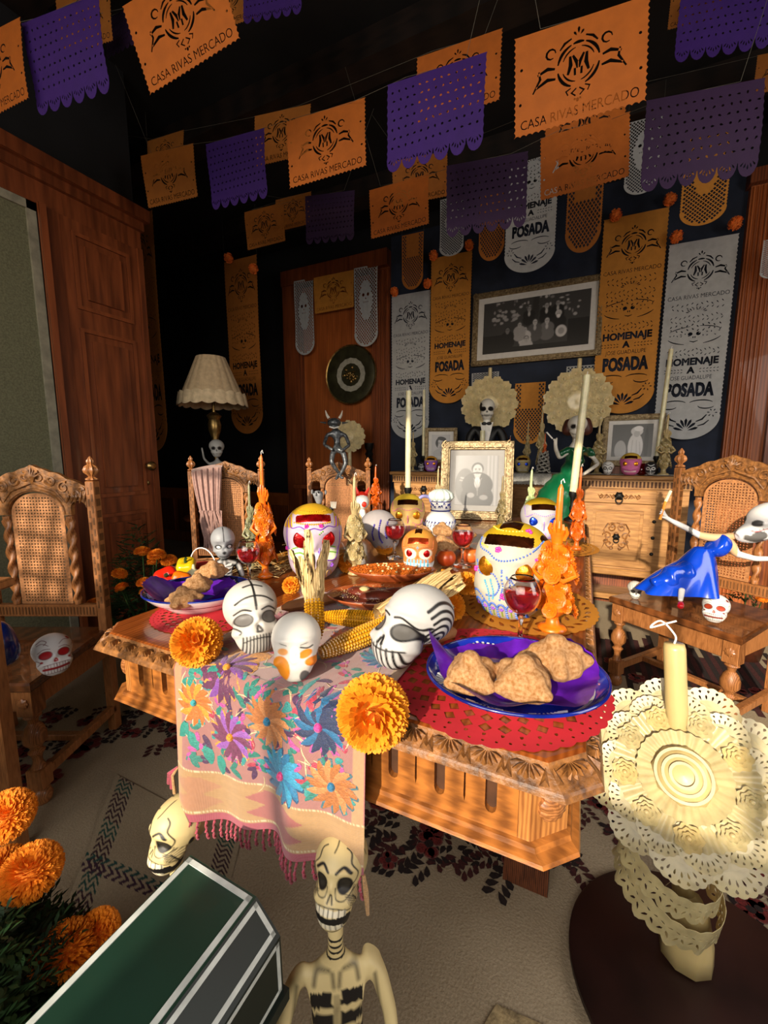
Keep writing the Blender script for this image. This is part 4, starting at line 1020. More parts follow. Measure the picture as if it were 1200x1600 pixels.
blobs(s, 'pink_icing_flower', [(-.1, .745), (.1, .745), (.14, .2), (-.38, .42)], '#D0309A', .03); blobs(s, 'violet_icing_flower', [(-.12, .18), (.24, .22)], '#8F52C4', .03)
piping(s, 'tooth_icing', [[(x - .035, .02), (x - .03, .12), (x, .15), (x + .03, .12), (x + .035, .02)] for x in (-.2, -.1, 0, .1, .2)], '#C6A24E', .014)

p = at_table(790, 968)
s = skull('sugar_skull', 'largest sugar skull, white with blue icing and gold foil eyes, beside the front wine glass', .225, (p[0], p[1] + .07, CLOTHZ), face(p, -12), '#B8B2A2', [('p', 'f', lambda U, V, X: V > .9, '#BE9A14'), ('p', 't', lambda U, V, X: (X[:, 2] > .84), '#BE9A14'), ('p', 'S', lambda U, V, X: (X[:, 2] > .8), '#BE9A14')], dict(SG, cran=((0, .06, .62), (.46, .46, .38)), jaw=((0, -.1, .3), (.42, .36, .36)), cheek=.02), res=(110, 130), m=SUGAR, wide=.9)
foil_patch(s, ((-.31, .80), (.31, .915)), FOILD); foil_eye(s, -.2, .575, .115, FOILG); foil_eye(s, .19, .53, .125, FOILG)
BL = '#2458B8'
piping(s, 'blue_icing', [[(-.36, .92), (-.34, .76), (-.2, .72), (-.06, .66), (.1, .68), (.26, .74), (.36, .84), (.38, .95)], [(-.36, .6), (-.3, .48), (-.12, .5), (-.04, .4), (-.08, .3), (-.2, .28)], [(.38, .45), (.3, .36), (.14, .4), (.06, .48)], [(-.36, .28), (-.3, .3), (-.2, .22)], [(-.02, .56), (0, .4), (-.02, .24)], [(.04, .5), (.08, .38), (.04, .26)]] + [[(x - .045, .03), (x - .042, .17), (x, .21), (x + .042, .17), (x + .045, .03)] for x in (-.3, -.2, -.1, 0, .1, .2, .3)], BL, .02, True)
piping(s, 'teal_icing', [[(-.22, .42), (-.16, .33), (-.14, .22)], [(-.15, .44), (-.1, .34), (-.1, .25)], [(.36, .9), (.37, .7), (.38, .55)]], '#2E9AC0', .02, True)
piping(s, 'yellow_icing', [[(-.36, .945), (0, .935), (.36, .95)], [(-.32, .78), (-.2, .76)]], '#D8B81A', .024, True)
piping(s, 'tooth_stem_icing', [[(x, .05), (x, .13)] for x in (-.3, -.2, -.1, 0, .1, .2, .3)], '#8AA82E', .02)
blobs(s, 'pink_icing_flower', [(-.08, .76), (-.36, .5), (.33, .66), (.3, .3), (.02, .3), (.2, .93)], '#E0309C', .035); blobs(s, 'violet_icing_flower', [(x, .15) for x in (-.3, -.2, -.1, 0, .1, .2, .3)], '#8F52C4', .022)
foil_patch(s, ((-.15, -.15), (.12, .1)), FOILD, 'foil_crown', 't')
foil_patch(s, ((-.1, .72), (.12, .9)), FOILD, 'side_foil', 'r')

p = at_table(648, 897)
s = skull('sugar_skull', 'small orange sugar skull with blue striped teeth, beside the rice dish', .145, (p[0], p[1] + .04, CLOTHZ), face(p, -6), '#CC7A38', [('p', 't', lambda U, V, X: X[:, 2] > .84, '#CC8A34'), ('e', 'm', .18, .5, .15, .12, '#F3DFC6'), ('p', 'f', lambda U, V, X: V < .3, '#E8F0F0')] + [('l', 'f', [(x, .36), (x, .03)], .035, '#2FB0D8') for x in (-.24, -.16, -.08, 0, .08, .16, .24)], SG, res=(90, 110), m=SUGAR, wide=.95)
foil_patch(s, ((-.26, .73), (.26, .87)), FOILO); foil_eye(s, -.18, .5, .1, FOILR); foil_eye(s, .18, .5, .1, FOILR); foil_patch(s, ((-.1, -.2), (.08, .1)), FOILD, 'foil_crown', 't')
piping(s, 'blue_icing', [[(0, .68), (0, .6)], [(-.04, .64), (.04, .64)]], '#2FB0D8', .02); piping(s, 'orange_icing', [[(-.34, .9), (-.35, .6), (-.2, .66), (0, .63), (.2, .66), (.35, .6), (.34, .9)], [(-.33, .35), (-.3, .45)], [(.33, .35), (.3, .45)]], '#E2701C', .026, True)

def small_sugar(x, y, z, H, label, base, top, foil, pipe, zp=None, extra=0, dy=.04, band=None, fixc=None):
    p = pc(x, y, fixc) if fixc else pz(x, y, z); p = Vector((p.x, p.y, z))
    s = skull('sugar_skull', label, H, (p.x, p.y + dy, z), face(p, extra), base, [('p', 'f', lambda U, V, X: V > .88, top), ('p', 't', lambda U, V, X: X[:, 2] > .84, top), ('l', 'f', [(-.25, .17), (0, .15), (.25, .17)], .03, pipe)] + [('l', 'f', [(q, .26), (q, .05)], .02, pipe) for q in (-.2, -.12, -.04, .04, .12, .2)], SG, res=(60, 80), m=SUGAR)
    foil_patch(s, ((-.27, .76), (.27, .9)), band or FOILD); foil_eye(s, -.18, .5, .12, foil); foil_eye(s, .18, .5, .12, foil)
    piping(s, 'icing_line', [[(-.36, .92), (-.36, .6), (-.2, .68), (0, .63), (.2, .68), (.36, .6), (.36, .92)], [(-.36, .4), (-.28, .28), (-.1, .34)], [(.36, .4), (.28, .28), (.1, .34)], [(0, .5), (0, .3)]], pipe, .022, True)
    return s
small_sugar(632, 835, CLOTHZ, .2, 'yellow sugar skull with gold foil eyes below the tall left candle', '#B99656', '#BE9E28', FOILG, '#C05A8A', extra=0)
small_sugar(842, 848, CLOTHZ, .2, 'white sugar skull with blue foil eyes, behind the largest one', '#B3AFB3', '#BE9A14', FOILB, '#9A78C8', extra=10)
ZB = 1.053
def onb(x, Yd=3.62): p = pY(x, 740, Yd); return p.x
def buffet_skull(x, H, label, base, top, foil, pipe, Yd=3.62):
    X0 = onb(x, Yd); s = skull('sugar_skull', label, H, (X0, Yd, ZB), face((X0, Yd)), base, [('p', 't', lambda U, V, X: X[:, 2] > .8, top), ('p', 'f', lambda U, V, X: V > .72, top), ('l', 'f', [(-.22, .17), (0, .15), (.22, .17)], .04, '#EEE6DA')], SG, res=(50, 66), m=SUGAR)
    foil_patch(s, ((-.27, .74), (.27, .88)), FOILD); foil_eye(s, -.18, .5, .12, foil); foil_eye(s, .18, .5, .12, foil)
    piping(s, 'icing_line', [[(-.36, .7), (0, .68), (.36, .7)], [(-.3, .3), (0, .22), (.3, .3)]], pipe, .03, True)
buffet_skull(673, .14, 'purple sugar skull on the sideboard before the portrait of the dark-haired woman', '#9A62B8', '#E0A030', FOILG, '#E8C030')
buffet_skull(816, .145, 'silvery gold sugar skull with blue foil eyes at the middle of the sideboard', '#B8A878', '#C8A040', FOILB, '#E8E0C8')
buffet_skull(984, .165, 'pink sugar skull with gold foil eyes in front of the pale portrait on the sideboard', '#D46CA0', '#D8B040', FOILG, '#B04A86')
def bw_skull(x, H, label, base, ln, Yd=3.6):
    X0 = onb(x, Yd)
    skull('paper_mache_skull', label, H, (X0, Yd, ZB), face((X0, Yd)), base, [('e', 'm', .17, .5, .13, .11, ln), ('e', 'm', .17, .5, .07, .06, base), ('l', 'f', [(0, .42), (0, .34)], .08, ln), ('l', 'f', [(-.28, .24), (0, .2), (.28, .24)], .02, ln), ('l', 'f', [(-.28, .08), (0, .05), (.28, .08)], .02, ln), ('l', 'f', [(-.2, .8), (0, .7), (.2, .8)], .04, ln)] + [('l', 'f', [(q, .24), (q, .07)], .018, ln) for q in np.arange(-.24, .25, .08)], res=(50, 64))
bw_skull(658, .085, 'tiny black skull with white lines left of the purple sugar skull', '#1B1B1D', '#D8D8D6')
bw_skull(694, .08, 'tiny black and white skull right of the purple sugar skull', '#26262A', '#D0D0D0')
bw_skull(949, .1, 'small black and white skull left of the pink sugar skull', '#DAD8D4', '#161618', 3.58)
bw_skull(1016, .1, 'small black skull with white grin right of the pink sugar skull', '#19191B', '#E2E0DC', 3.58)
p = at_table(578, 868)
s = skull('sugar_skull', 'white sugar skull seen from its side with purple feather piping, behind the cream candle', .17, (p[0], p[1] + .1, CLOTHZ), face(p, 95), '#AAA2A2', [('p', 'S', lambda U, V, X: X[:, 1] > .1, '#D8902A')], SG, res=(60, 80), m=SUGAR)
piping(s, 'purple_icing', [[(.05, .8), (.1, .6), (.08, .4), (0, .25)], [(-.1, .75), (-.05, .55), (-.1, .35)], [(.2, .7), (.25, .5), (.2, .3)]], '#4A3AA0', .04, True, 'r'); piping(s, 'purple_icing', [[(.05, .8), (.1, .6), (.08, .4), (0, .25)], [(-.1, .75), (-.05, .55), (-.1, .35)], [(.2, .7), (.25, .5), (.2, .3)]], '#4A3AA0', .04, True, 'l')

# ============================================================= things on the table
DOZ = .8015
REDT = paper('red_tissue', '#B81E2A'); ORT = paper('orange_table_tissue', '#B9761A')
def doily(W, Dd, loc, rz, m, lab, kind=0):
    o = []
    n = 44
    for i in range(n * 4):
        a = 2 * PI * i / (n * 4); r = 1 + .022 * abs(math.sin(PI * (i % 4) / 4)); o.append((r * math.cos(a) * W / 2, r * math.sin(a) * Dd / 2))
    P = [o]
    def E(r, k, nn, l, w_, da=0, off=0):
        for i in range(nn):
            a = 2 * PI * (i + off) / nn; P.append([(x * W / 2, y * Dd / 2) for x, y in drop(r * math.cos(a), r * math.sin(a), l, w_, a + da)])
    if kind == 0:
        for i in range(60): a = 2 * PI * i / 60; P.append([(x * W / 2, y * Dd / 2) for x, y in ell(.95 * math.cos(a), .95 * math.sin(a), .012, n=6)])
        for r_, nn in ((.80, 34), (.68, 30), (.56, 26)):
            for i in range(nn):
                a = 2 * PI * (i + (nn % 4) * .25) / nn; c_ = (r_ * math.cos(a), r_ * math.sin(a)); l = .052; w_ = r_ * 2 * PI / nn * .36
                P.append([(x * W / 2, y * Dd / 2) for x, y in [(c_[0] + math.cos(a) * l, c_[1] + math.sin(a) * l), (c_[0] - math.sin(a) * w_, c_[1] + math.cos(a) * w_), (c_[0] - math.cos(a) * l, c_[1] - math.sin(a) * l), (c_[0] + math.sin(a) * w_, c_[1] - math.cos(a) * w_)]])
        E(.88, 0, 40, .03, .035, .8)
    else:
        E(.86, 0, 34, .14, .06, .9); E(.66, 0, 26, .16, .06, -.8); E(.5, 0, 20, .1, .06, .5)
    me = cutsheet('doily', P, .0, lambda x, y, z: (x, y, z + .0005 * math.sin(60 * x)), m)
    tag(link('paper_doily', me, None, (*loc, DOZ), (0, 0, rz)), lab, 'doily', 'cut-paper doilies on the table')
doily(.38, .40, (-.125, .735), .1, REDT, 'red cut-paper doily under the right plate of bread')
doily(.29, .27, (-.84, .735), .1, REDT, 'red cut-paper doily under the left bowl of bread')
doily(.34, .40, (-.115, 1.14), .0, ORT, 'golden cut-paper doily under the largest sugar skull', 1)
doily(.30, .36, (-.07, 1.95), .0, ORT, 'golden cut-paper doily at the far right of the table', 1)
doily(.34, .34, (-.93, 1.32), .3, ORT, 'golden cut-paper doily under the tall lilac sugar skull', 1)

# ---- plates of pan de muerto
CER = mat('white_glazed_ceramic', '#E4E2E0', .12, var=.03, coat=.6); COB = mat('cobalt_glaze', '#10207A', .12, var=.3, scale=20, coat=.6); DKB = mat('dark_cobalt_glaze', '#141842', .12, var=.3, coat=.6)
BREAD = mat('bread_crust', '#B07F48', .75, var=.18, scale=22, bump=.35, bscale=140, color2='#96602C'); BREADS = mat('sugared_bread', '#BE9468', .85, var=.22, scale=18, bump=.6, bscale=240, color2='#9C6630')
def bread_mesh(seed, m):
    q = random.Random(seed); nth, nph = 44, 64; th = np.linspace(0, PI, nth); ph = np.linspace(0, 2 * PI, nph, endpoint=False)
    Tm, Pm = np.meshgrid(th, ph, indexing='ij'); D = np.stack([np.sin(Tm) * np.cos(Pm), np.sin(Tm) * np.sin(Pm), np.cos(Tm)], -1).reshape(-1, 3)
    r = np.ones(len(D)) * .80
    az = np.arctan2(D[:, 1], D[:, 0]); el_ = D[:, 2]
    for k in range(4):
        a0 = k * PI / 2 + .4 + q.uniform(-.2, .2)
        da = np.abs((az - a0 + PI) % (2 * PI) - PI) * np.sqrt(np.maximum(1 - el_ ** 2, 0))
        prof = .04 + .20 * np.exp(-((el_ - .1) / .25) ** 2) + .06 * np.exp(-((el_ - .62) / .14) ** 2)
        r = np.maximum(r, .84 + 1.5 * prof * np.exp(-(da / .24) ** 4) * (el_ > -.5))
    r = np.maximum(r, .84 + .26 * np.exp(-((1 - el_) / .07) ** 2))
    r *= 1 + .03 * np.sin(5 * D[:, 0] + seed) * np.cos(6 * D[:, 1])
    X = D * r[:, None] * (.5, .5, .42); X[:, 2] = np.maximum(X[:, 2], -.12) + .12
    F = [(j * nph + i, (j + 1) * nph + i, (j + 1) * nph + (i + 1) % nph, j * nph + (i + 1) % nph) for j in range(nth - 1) for i in range(nph)]
    mb = MB(); mb.V = [X]; mb.F = F; mb.n = len(X)
    return mb.mesh('bread_roll', m, 'all')
BR = [bread_mesh(k, BREADS) for k in (1, 2, 3)]
def oval_plate(name, lab, loc, rz, a, b, h, inner, liner, stars):
    t = thing(name, lab, 'plate', loc, rz)
    def Pm(prof, m, nm, seg=64, par=None):
        mb = MB(); mb.lathe(prof, seg, T(sc=(a, b, 1)), cap=(nm == 'x')); return part(nm, mb, m, par or t, smooth='all')
    Pm([(0, 0), (.5, 0), (.56, .0), (.6, .006), (.86, h * .6), (1.0, h), (1.01, h + .002), (1.0, h + .004), (.99, h + .003)], CER, 'plate_body')
    Pm([(.985, h + .0035), (.93, h * .8), (.84, h * .55), (.58, .010), (0, .009)], inner, 'inner_glaze')
    Pm([(1.012, h + .001), (1.008, h + .005), (.985, h + .0052), (.982, h + .003)], COB, 'blue_rim')
    st = MB()
    for k in range(stars):
        an = R_(20 + k * (300 / stars)); 
        for j in range(-3, 4):
            for rr in (.88,):
                aa = an + j * .045; r1 = .82 + .0 * j; r2_ = .95 - abs(j) * .025
                pts = [(r * math.cos(aa if r == r1 else an + j * .075), r * math.sin(aa if r == r1 else an + j * .075)) for r in (r1, r2_)]
                zf = lambda r: .010 + (h * .8 - .010) * max(0, (r - .58) / .35) + .0025
                st.tube([(pts[0][0] * a, pts[0][1] * b, zf(r1)), (pts[1][0] * a, pts[1][1] * b, zf(r2_) + .001)], [.0012, .003], 5, flat=.4)
    part('white_brushwork', st, CER, t, kind='stuff')
    # ruffled purple paper liner, cut edge, standing up at two corners
    Ln = MB(); nu, nv = 72, 10
    def f(u, v):
        an = 2 * PI * u; k = v; r = (.35 + (.56 - .10 * max(0, math.sin(an)) ** 2) * k) * (1 + .05 * math.sin(an * 5 + 1) * k + .012 * math.sin(an * 40) * k)
        up = sum(amp * math.exp(-(((an - R_(c_) + PI) % (2 * PI) - PI) / wd) ** 2) for c_, wd, amp in liner)
        z = .012 + (h * .85) * max(0, (r - .58) / .35) + .004 + .006 * math.sin(an * 7) * k + up * k ** 2
        r *= 1 + up * 2.2 * k
        return (r * math.cos(an) * a, r * math.sin(an) * b, z)
    Ln.grid(nu, nv, f, close_u=True); part('purple_paper_liner', Ln, mat('purple_liner_tissue', '#5A1AA4', .35, var=.25, scale=25, bump=.4, bscale=30, coat=.3), t, smooth='all')
    return t
pr = pz(803, 1074, DOZ); A_ = YAW
oval_plate('serving_plate', 'oval blue-rimmed plate holding three sugared breads at the right front of the table', (pr.x, pr.y, DOZ), YAW, .15, .13, .030, mat('bright_cobalt_glaze', '#182CA0', .15, var=.2, scale=20, coat=.5), [(168, .24, .05), (35, .28, .03)], 7)
def bread(px, py, z, s, k, rz, lab, fl=1.0):
    p = pz(px, py, z); tag(link('bread_roll', BR[k], None, (p.x, p.y, z), (R_(rnd.uniform(-4, 4)), R_(rnd.uniform(-4, 4)), rz), (s, s, s * fl)), lab, 'bread', 'sugared pan de muerto breads')
bread(736, 1066, .828, .092, 0, 2.0, 'sugared bread, left of the three on the right plate'); bread(818, 1076, .830, .098, 1, .6, 'sugared bread, front middle of the three on the right plate'); bread(868, 1044, .836, .105, 2, 1.4, 'sugared bread, rear right of the three on the right plate')
pl = pz(312, 946, DOZ)
oval_plate('serving_bowl', 'oval dark blue bowl of breads with purple paper at the left of the table', (pl.x, pl.y, DOZ), YAW, .138, .115, .045, DKB, [(190, .45, .035), (330, .3, .02)], 7)
bread(288, 944, .838, .078, 1, .2, 'small floury bread, nearest in the left bowl'); bread(309, 922, .848, .076, 0, 1.2, 'small floury bread in the middle of the left bowl'); bread(332, 900, .862, .078, 2, 2.2, 'small floury bread, farthest in the left bowl')
for k, (x, y, z, s) in enumerate(((690, 862, .81, .12), (725, 840, .83, .11), (770, 845, .81, .1), (655, 835, .81, .1), (690, 835, .87, .09))):
    bread(x, y, z, s, k % 3, k, 'round bread ' + ('beside the blue and white jug', 'under the framed portrait', 'right below the framed portrait', 'left of the jug', 'on top of the breads by the jug')[k])
for x, y, s, lab in ((565, 822, .1, 'pale round roll, left of two behind the middle wine glass'), (598, 838, .12, 'pale round roll, larger of two behind the middle wine glass'), (858, 868, .09, 'bread in shadow behind the orange candle'), (835, 872, .08, 'small bread behind the largest sugar skull')):
    p = pz(x, y, .81); mb = MB().ball((0, 0, .42), (.5, .5, .42), 24, 14).tube([(.2 * math.cos(a * .5), .2 * math.sin(a * .5) - .3, .72 - .02 * a) for a in range(12)], .03, 6)
    tag(part('bread_roll', mb, BREAD, None, (p.x, p.y, .8), sc=s), lab, 'bread')

# ---- wine glasses
GLASS = mat('clear_glass', '#FFFFFF', .02, var=0.0, trans=1.0, ior=1.45); WINE = mat('rose_wine', '#D4303C', .05, var=.0, trans=.85, ior=1.34)
def glass(loc, H, lab, fill=.62):
    t = thing('wine_glass', lab, 'glass', loc, 0, 'wine glasses on the table')
    R = H * .265; zb = H * .46
    outer = [(R * math.sin(a) * (1 if a < 1.6 else 1 - (a - 1.6) * .22), zb + (H - zb) * (1 - math.cos(a)) * .52) for a in np.linspace(.18, 2.3, 18)]
    k = (H - outer[0][1]) / (outer[-1][1] - outer[0][1]); outer = [(r, outer[0][1] + (z - outer[0][1]) * k) for r, z in outer]
    foot = [(R * .82, 0), (R * .82, .002), (R * .5, .005), (.006, .012), (.0045, H * .2), (.0045, H * .36), (.009, zb - .002)]
    part('foot_and_stem', MB().lathe(foot, 32), GLASS, t, smooth='all')
    inn = [(max(r - .0012, 0), z + .0015) for r, z in outer]
    part('bowl', MB().lathe([(0.0, outer[0][1] - .001)] + outer + inn[::-1] + [(0, inn[0][1])], 40), GLASS, t, smooth='all')
    zl = outer[0][1] + (H - outer[0][1]) * fill; pw = [(max(r - .0022, .0), z + .002) for r, z in outer if z < zl]; 
    part('wine', MB().lathe([(0, pw[0][1])] + pw + [(pw[-1][0], pw[-1][1] + .0005), (0, pw[-1][1] + .0005)], 40), WINE, t, smooth='all')
p = at_table(812, 1005); glass(p, .142, 'rose wine glass nearest the visitor, in front of the orange flower candle')
p = at_table(390, 912); glass((p[0], p[1], p[2]), .135, 'rose wine glass at left, beside the small skeleton doll')
p = at_table(617, 872); glass(p, .15, 'rose wine glass in the middle, before the yellow sugar skull', .72)
p = at_table(722, 885); glass(p, .15, 'rose wine glass in front of the framed portrait, by the fruit', .72)

# ---- marigolds of crepe paper
MGY = mat('marigold_crepe', '#E39210', .7, var=.22, scale=60, color2='#C26A06'); MGO = mat('deep_marigold', '#F08E14', .75, var=.2, scale=60, color2='#D06A08'); LEAF = mat('marigold_leaf', '#24401C', .6, var=.4, scale=15, color2='#101C0C'); STEM = mat('green_stem', '#2C4A1E', .6, var=.3)
def bloom_mesh(n, pl_, pw, seed, m, dome=.5, ruff=.35):
    q = random.Random(seed); mb = MB()
    for i in range(n):
        ct = 1 - (i + .5) / n * (1 + dome); ct = max(-1, min(1, ct)); st = math.sqrt(1 - ct * ct); a = i * 2.39996 + q.uniform(-.1, .1)
        d = Vector((st * math.cos(a), st * math.sin(a), ct)); t1 = d.cross(Vector((0, 0, 1))); t1 = t1.normalized() if t1.length > .01 else Vector((1, 0, 0)); t2 = d.cross(t1)
        l = pl_ * q.uniform(.85, 1.1); tw = q.uniform(-.5, .5); t1, t2 = t1 * math.cos(tw) + t2 * math.sin(tw), t2 * math.cos(tw) - t1 * math.sin(tw)
        bend = t2 * ruff * l * .3 * q.uniform(-1, 1)
        base = d * (1 - l) * .9
        V = [base - t1 * pw * .25, base + t1 * pw * .25, d * (1 - l * .4) - t1 * pw * .55 + bend * .4, d * (1 - l * .42) + bend, d * (1 - l * .4) + t1 * pw * .55 + bend * .4,
             d * 1.0 - t1 * pw * .5 + bend, d * 1.05 - t1 * pw * .12 + bend * 1.6, d * .97 + bend, d * 1.05 + t1 * pw * .2 + bend * 1.5, d * .99 + t1 * pw * .5 + bend]
        mb.add(V, [(0, 2, 3), (0, 3, 1), (1, 3, 4), (2, 5, 6, 3), (3, 6, 7), (3, 7, 8), (3, 8, 9, 4)])
    mb.ball((0, 0, 0), .62, 12, 8)
    return mb.mesh('petals', m, False)
BL_BIG = bloom_mesh(170, .6, .26, 1, MGY, .55); BL_SM = bloom_mesh(110, .55, .28, 2, MGY, .6); BL_POT = bloom_mesh(420, .3, .13, 3, MGO, .35, .5); BL_POTF = bloom_mesh(160, .35, .2, 4, MGO, .35)
def marigold(me, loc, r, rot, lab, grp='crepe-paper marigolds on the table', sc=None):
    t = thing('marigold', lab, 'flower', loc, 0, grp, rot=rot)
    q = part('petals', me, None, t, (0, 0, 0), sc=sc or r); q['kind'] = 'stuff'
    part('calyx', MB().lathe([(.1 * r, -r * 1.1), (.28 * r, -.8 * r), (.3 * r, -.6 * r)], 10), STEM, t)
def tow(p, up=.4):        # tilt a bloom's face to the visitor
    v = (Vector((0, 0, CAMH + up)) - Vector(p)); return v.to_track_quat('Z', 'Y').to_euler()
p = pz(308, 1003, .84); marigold(BL_BIG, p, .047, tow(p, .2), 'large yellow-orange crepe marigold at the left front edge of the table')
p = pY(583, 1112, .50); marigold(BL_BIG, p, .052, tow(p, -.2), 'large yellow-orange crepe marigold hanging on the front edge right of the cloth')
for x, y, z, r, lab in ((545, 880, .83, .036, 'crepe marigold beside the tall lilac sugar skull'), (601, 854, .83, .036, 'crepe marigold before the middle wine glass'), (700, 948, .825, .042, 'crepe marigold behind the zebra-striped skull'), (728, 912, .83, .034, 'crepe marigold at the foot of the largest sugar skull'), (455, 915, .82, .026, 'crepe marigold half hidden behind the cross-lined skull'), (690, 905, .82, .03, 'crepe marigold by the corn husk bundle')):
    p = pz(x, y, z); marigold(BL_SM, p, r, tow(p, .5), lab)

# ---- embroidered runner with fringe
XA, XB = -.70, -.275
def cloth(u, v):
    # v 0..1: from behind the skulls over the edge and down
    L1 = .40                      # share lying on the table
    wl = XA + (XB - XA) * u
    if v < L1:
        y = .98 - (.98 - .535) * (v / L1); z = .8035 + .0018 * math.sin(u * 17 + v * 9); x = wl
    else:
        t = (v - L1) / (1 - L1)
        b = min(t / .06, 1); ang = b * PI / 2
        drop_ = .250 - .022 * u + .012 * math.sin(u * 5.5)
        z = .8035 - .02 * (1 - math.cos(ang)) - (drop_ + .02) * max(0, t - .06) / .94
        y = .535 - .022 * math.sin(ang) - .012 * t - (.018 * math.sin(u * 9 + 1) + .010 * math.sin(u * 21)) * t ** 1.2
        x = wl + .02 * t * (.5 - u) * 1.2 + .012 * t
    return Vector((x, y, z))
def cnorm(u, v):
    e = .004; a = cloth(min(u + e, 1), v) - cloth(max(u - e, 0), v); b = cloth(u, max(v - e, 0)) - cloth(u, min(v + e, 1)); n = a.cross(b); n.normalize(); return n
rn = thing('table_runner', 'embroidered flower runner with pink fringe hanging over the front of the table', 'cloth', (0, 0, 0))
FABR = mat('woven_runner', '#FFFFFF', .85, var=.12, scale=120, attr=True, sheen=.3, bump=.5, weave=240)
cm = MB(); nu, nv = 150, 260
cm.grid(nu, nv, lambda u, v: cloth(u, v))
uu = np.tile(np.linspace(0, 1, nu), nv); vv = np.repeat(np.linspace(0, 1, nv), nu)
VE = .80                              # end of the embroidered field
K = np.ones((len(uu), 4)); K[:, :3] = C_('#A9706A')
tanc = np.array(C_('#B98F5C')); pinkc = np.array(C_('#A84456')); lt = np.array(C_('#D9C9A0'))
mk_ = (uu < .05) | (uu > .95); K[mk_, :3] = C_('#BE9468'); mk_ = (uu < .006) | (uu > .994); K[mk_, :3] = C_('#A84860')
bd = vv > VE; K[bd, :3] = tanc
K[bd & (np.sin(vv * 900) > .4), :3] *= .93
zz = np.abs(((vv - VE) / (1 - VE) * 3.2) % 1 - .5) * .2
dm = bd & (vv > VE + .03) & (vv < .955) & (np.abs(uu - .56) < .08 + zz); K[dm, :3] = pinkc * .75 + tanc * .25
dm2 = bd & (vv > VE + .03) & (vv < .955) & (np.abs(uu - .12) < .03 + zz * .9); K[dm2, :3] = pinkc * .3 + tanc * .7
for v0 in (VE + .004, .962): K[(np.abs(vv - v0) < .004) & (np.sin(uu * 420) > -.3), :3] = lt
K[vv > .972, :3] = pinkc
cm.K = [K]
part('woven_ground', cm, FABR, rn, smooth='all')
def thread(c): return mat('silk_' + c.lstrip('#').lower(), c, .42, var=.2, scale=200, bump=.4, bscale=400, sheen=.3, stretch=(1, 1, 3))
NU_ = XB - XA; NVF = lambda v: 1.11 if v < .4 else .47     # metres per unit in u and v
def petal(mb, u0, v0, a, l, w_, curve, raise_=.0022):
    NV_ = NVF(v0)
    n = 5; V = []; 
    for i in range(n + 1):
        t = i / n; ang = a + curve * t; r = l * t
        cu, cv = u0 + math.cos(ang) * r / NU_, v0 + math.sin(ang) * r / NV_
        ww = w_ * math.sin(PI * min(.97, .1 + t * .85)) ** .7
        px, py = -math.sin(ang), math.cos(ang)
        for s_, h_ in ((-1, .0004), (0, raise_), (1, .0004)):
            u = min(max(cu + s_ * px * ww / NU_, .01), .99); v = min(max(cv + s_ * py * ww / NV_, 0), .995)
            p = cloth(u, v) + cnorm(u, v) * h_; V.append(tuple(p))
    F = [(i * 3 + k, i * 3 + k + 1, i * 3 + 4 + k, i * 3 + 3 + k) for i in range(n) for k in (0, 1)]
    mb.add(V, F)
def eflower(u, v, r, cols, outl, ctr, n=14, rot=0):
    root = None
    A = [MB(), MB()]; O = MB()
    for k in range(n):
        a = rot + 2 * PI * k / n
        petal(O, u, v, a, r * 1.0, r * .21, .5, .0012); petal(A[k % 2 if k % 5 else 1], u + math.cos(a) * r * .08 / NU_, v + math.sin(a) * r * .08 / NVF(v), a, r * .88, r * .185, .5, .0026)
    root = part('embroidered_flower', O, thread(outl), rn, smooth='all')
    for q, c in zip(A, cols): part('petal_threads', q, thread(c), root, smooth='all', kind='stuff')
    p = cloth(u, v) + cnorm(u, v) * .002; part('flower_centre', MB().ball(tuple(p), .006 * r / .04, 8, 6), thread(ctr), root)
for u, v, r, c in ((.28, .40, .048, (('#7A3F96', '#5A2048'), '#C98A3A', '#D98A1A')), (.13, .535, .040, (('#D0881E', '#B8641A'), '#C9B090', '#2F9AA0')), (.33, .63, .046, (('#8C50A6', '#6A2A50'), '#C98A3A', '#D98A1A')),
                   (.545, .52, .047, (('#C07E48', '#A8642C'), '#3A6A78', '#1E7EA8')), (.80, .475, .047, (('#15608C', '#1A2A50'), '#B04A90', '#D03A90')), (.62, .71, .047, (('#1C6E9A', '#2A8AB0'), '#1A4A70', '#D03A7A')), (.86, .69, .045, (('#C07E48', '#A8642C'), '#3A6A78', '#1E6E98')),
                   (.60, .20, .04, (('#B83A20', '#C85A28'), '#D09A60', '#D9A030')), (.85, .25, .04, (('#1C7A90', '#2A5A80'), '#C06AA0', '#C03A80')), (.15, .18, .04, (('#A84858', '#8A2A40'), '#C99A70', '#D9A030')), (.40, .14, .035, (('#C85A28', '#A83A20'), '#D09A60', '#1E6E98'))):
    eflower(u, v, r * 1.12, *c, rot=u * 9)
q_ = random.Random(11)
fill = {'#1E7468': MB(), '#A83048': MB(), '#B04A90': MB(), '#C9B48C': MB(), '#45204A': MB(), '#2A8A88': MB()}
for k, (c, mbx) in enumerate(fill.items()):
    for i in range(110 if k in (0, 3) else 60):
        u, v = q_.uniform(.08, .92), q_.uniform(.02, VE - .03)
        petal(mbx, u, v, q_.uniform(0, 6.28), q_.uniform(.014, .03) if k != 3 else .035, .006 if k != 3 else .0014, q_.uniform(-1, 1), .0011)
for c, mbx in fill.items(): part('embroidered_leaves', mbx, thread(c), rn, smooth='all', kind='stuff')
lf = MB()
for u, v, a in ((.10, .43, -.4), (.2, .415, -.2), (.14, .45, 2.6), (.09, .66, .6), (.17, .70, .9), (.24, .73, 1.1), (.08, .62, 1.8)): petal(lf, u, v, a, .035, .011, .3, .0024)
part('embroidered_leaves', lf, thread('#1E8478'), rn, smooth='all', kind='stuff')
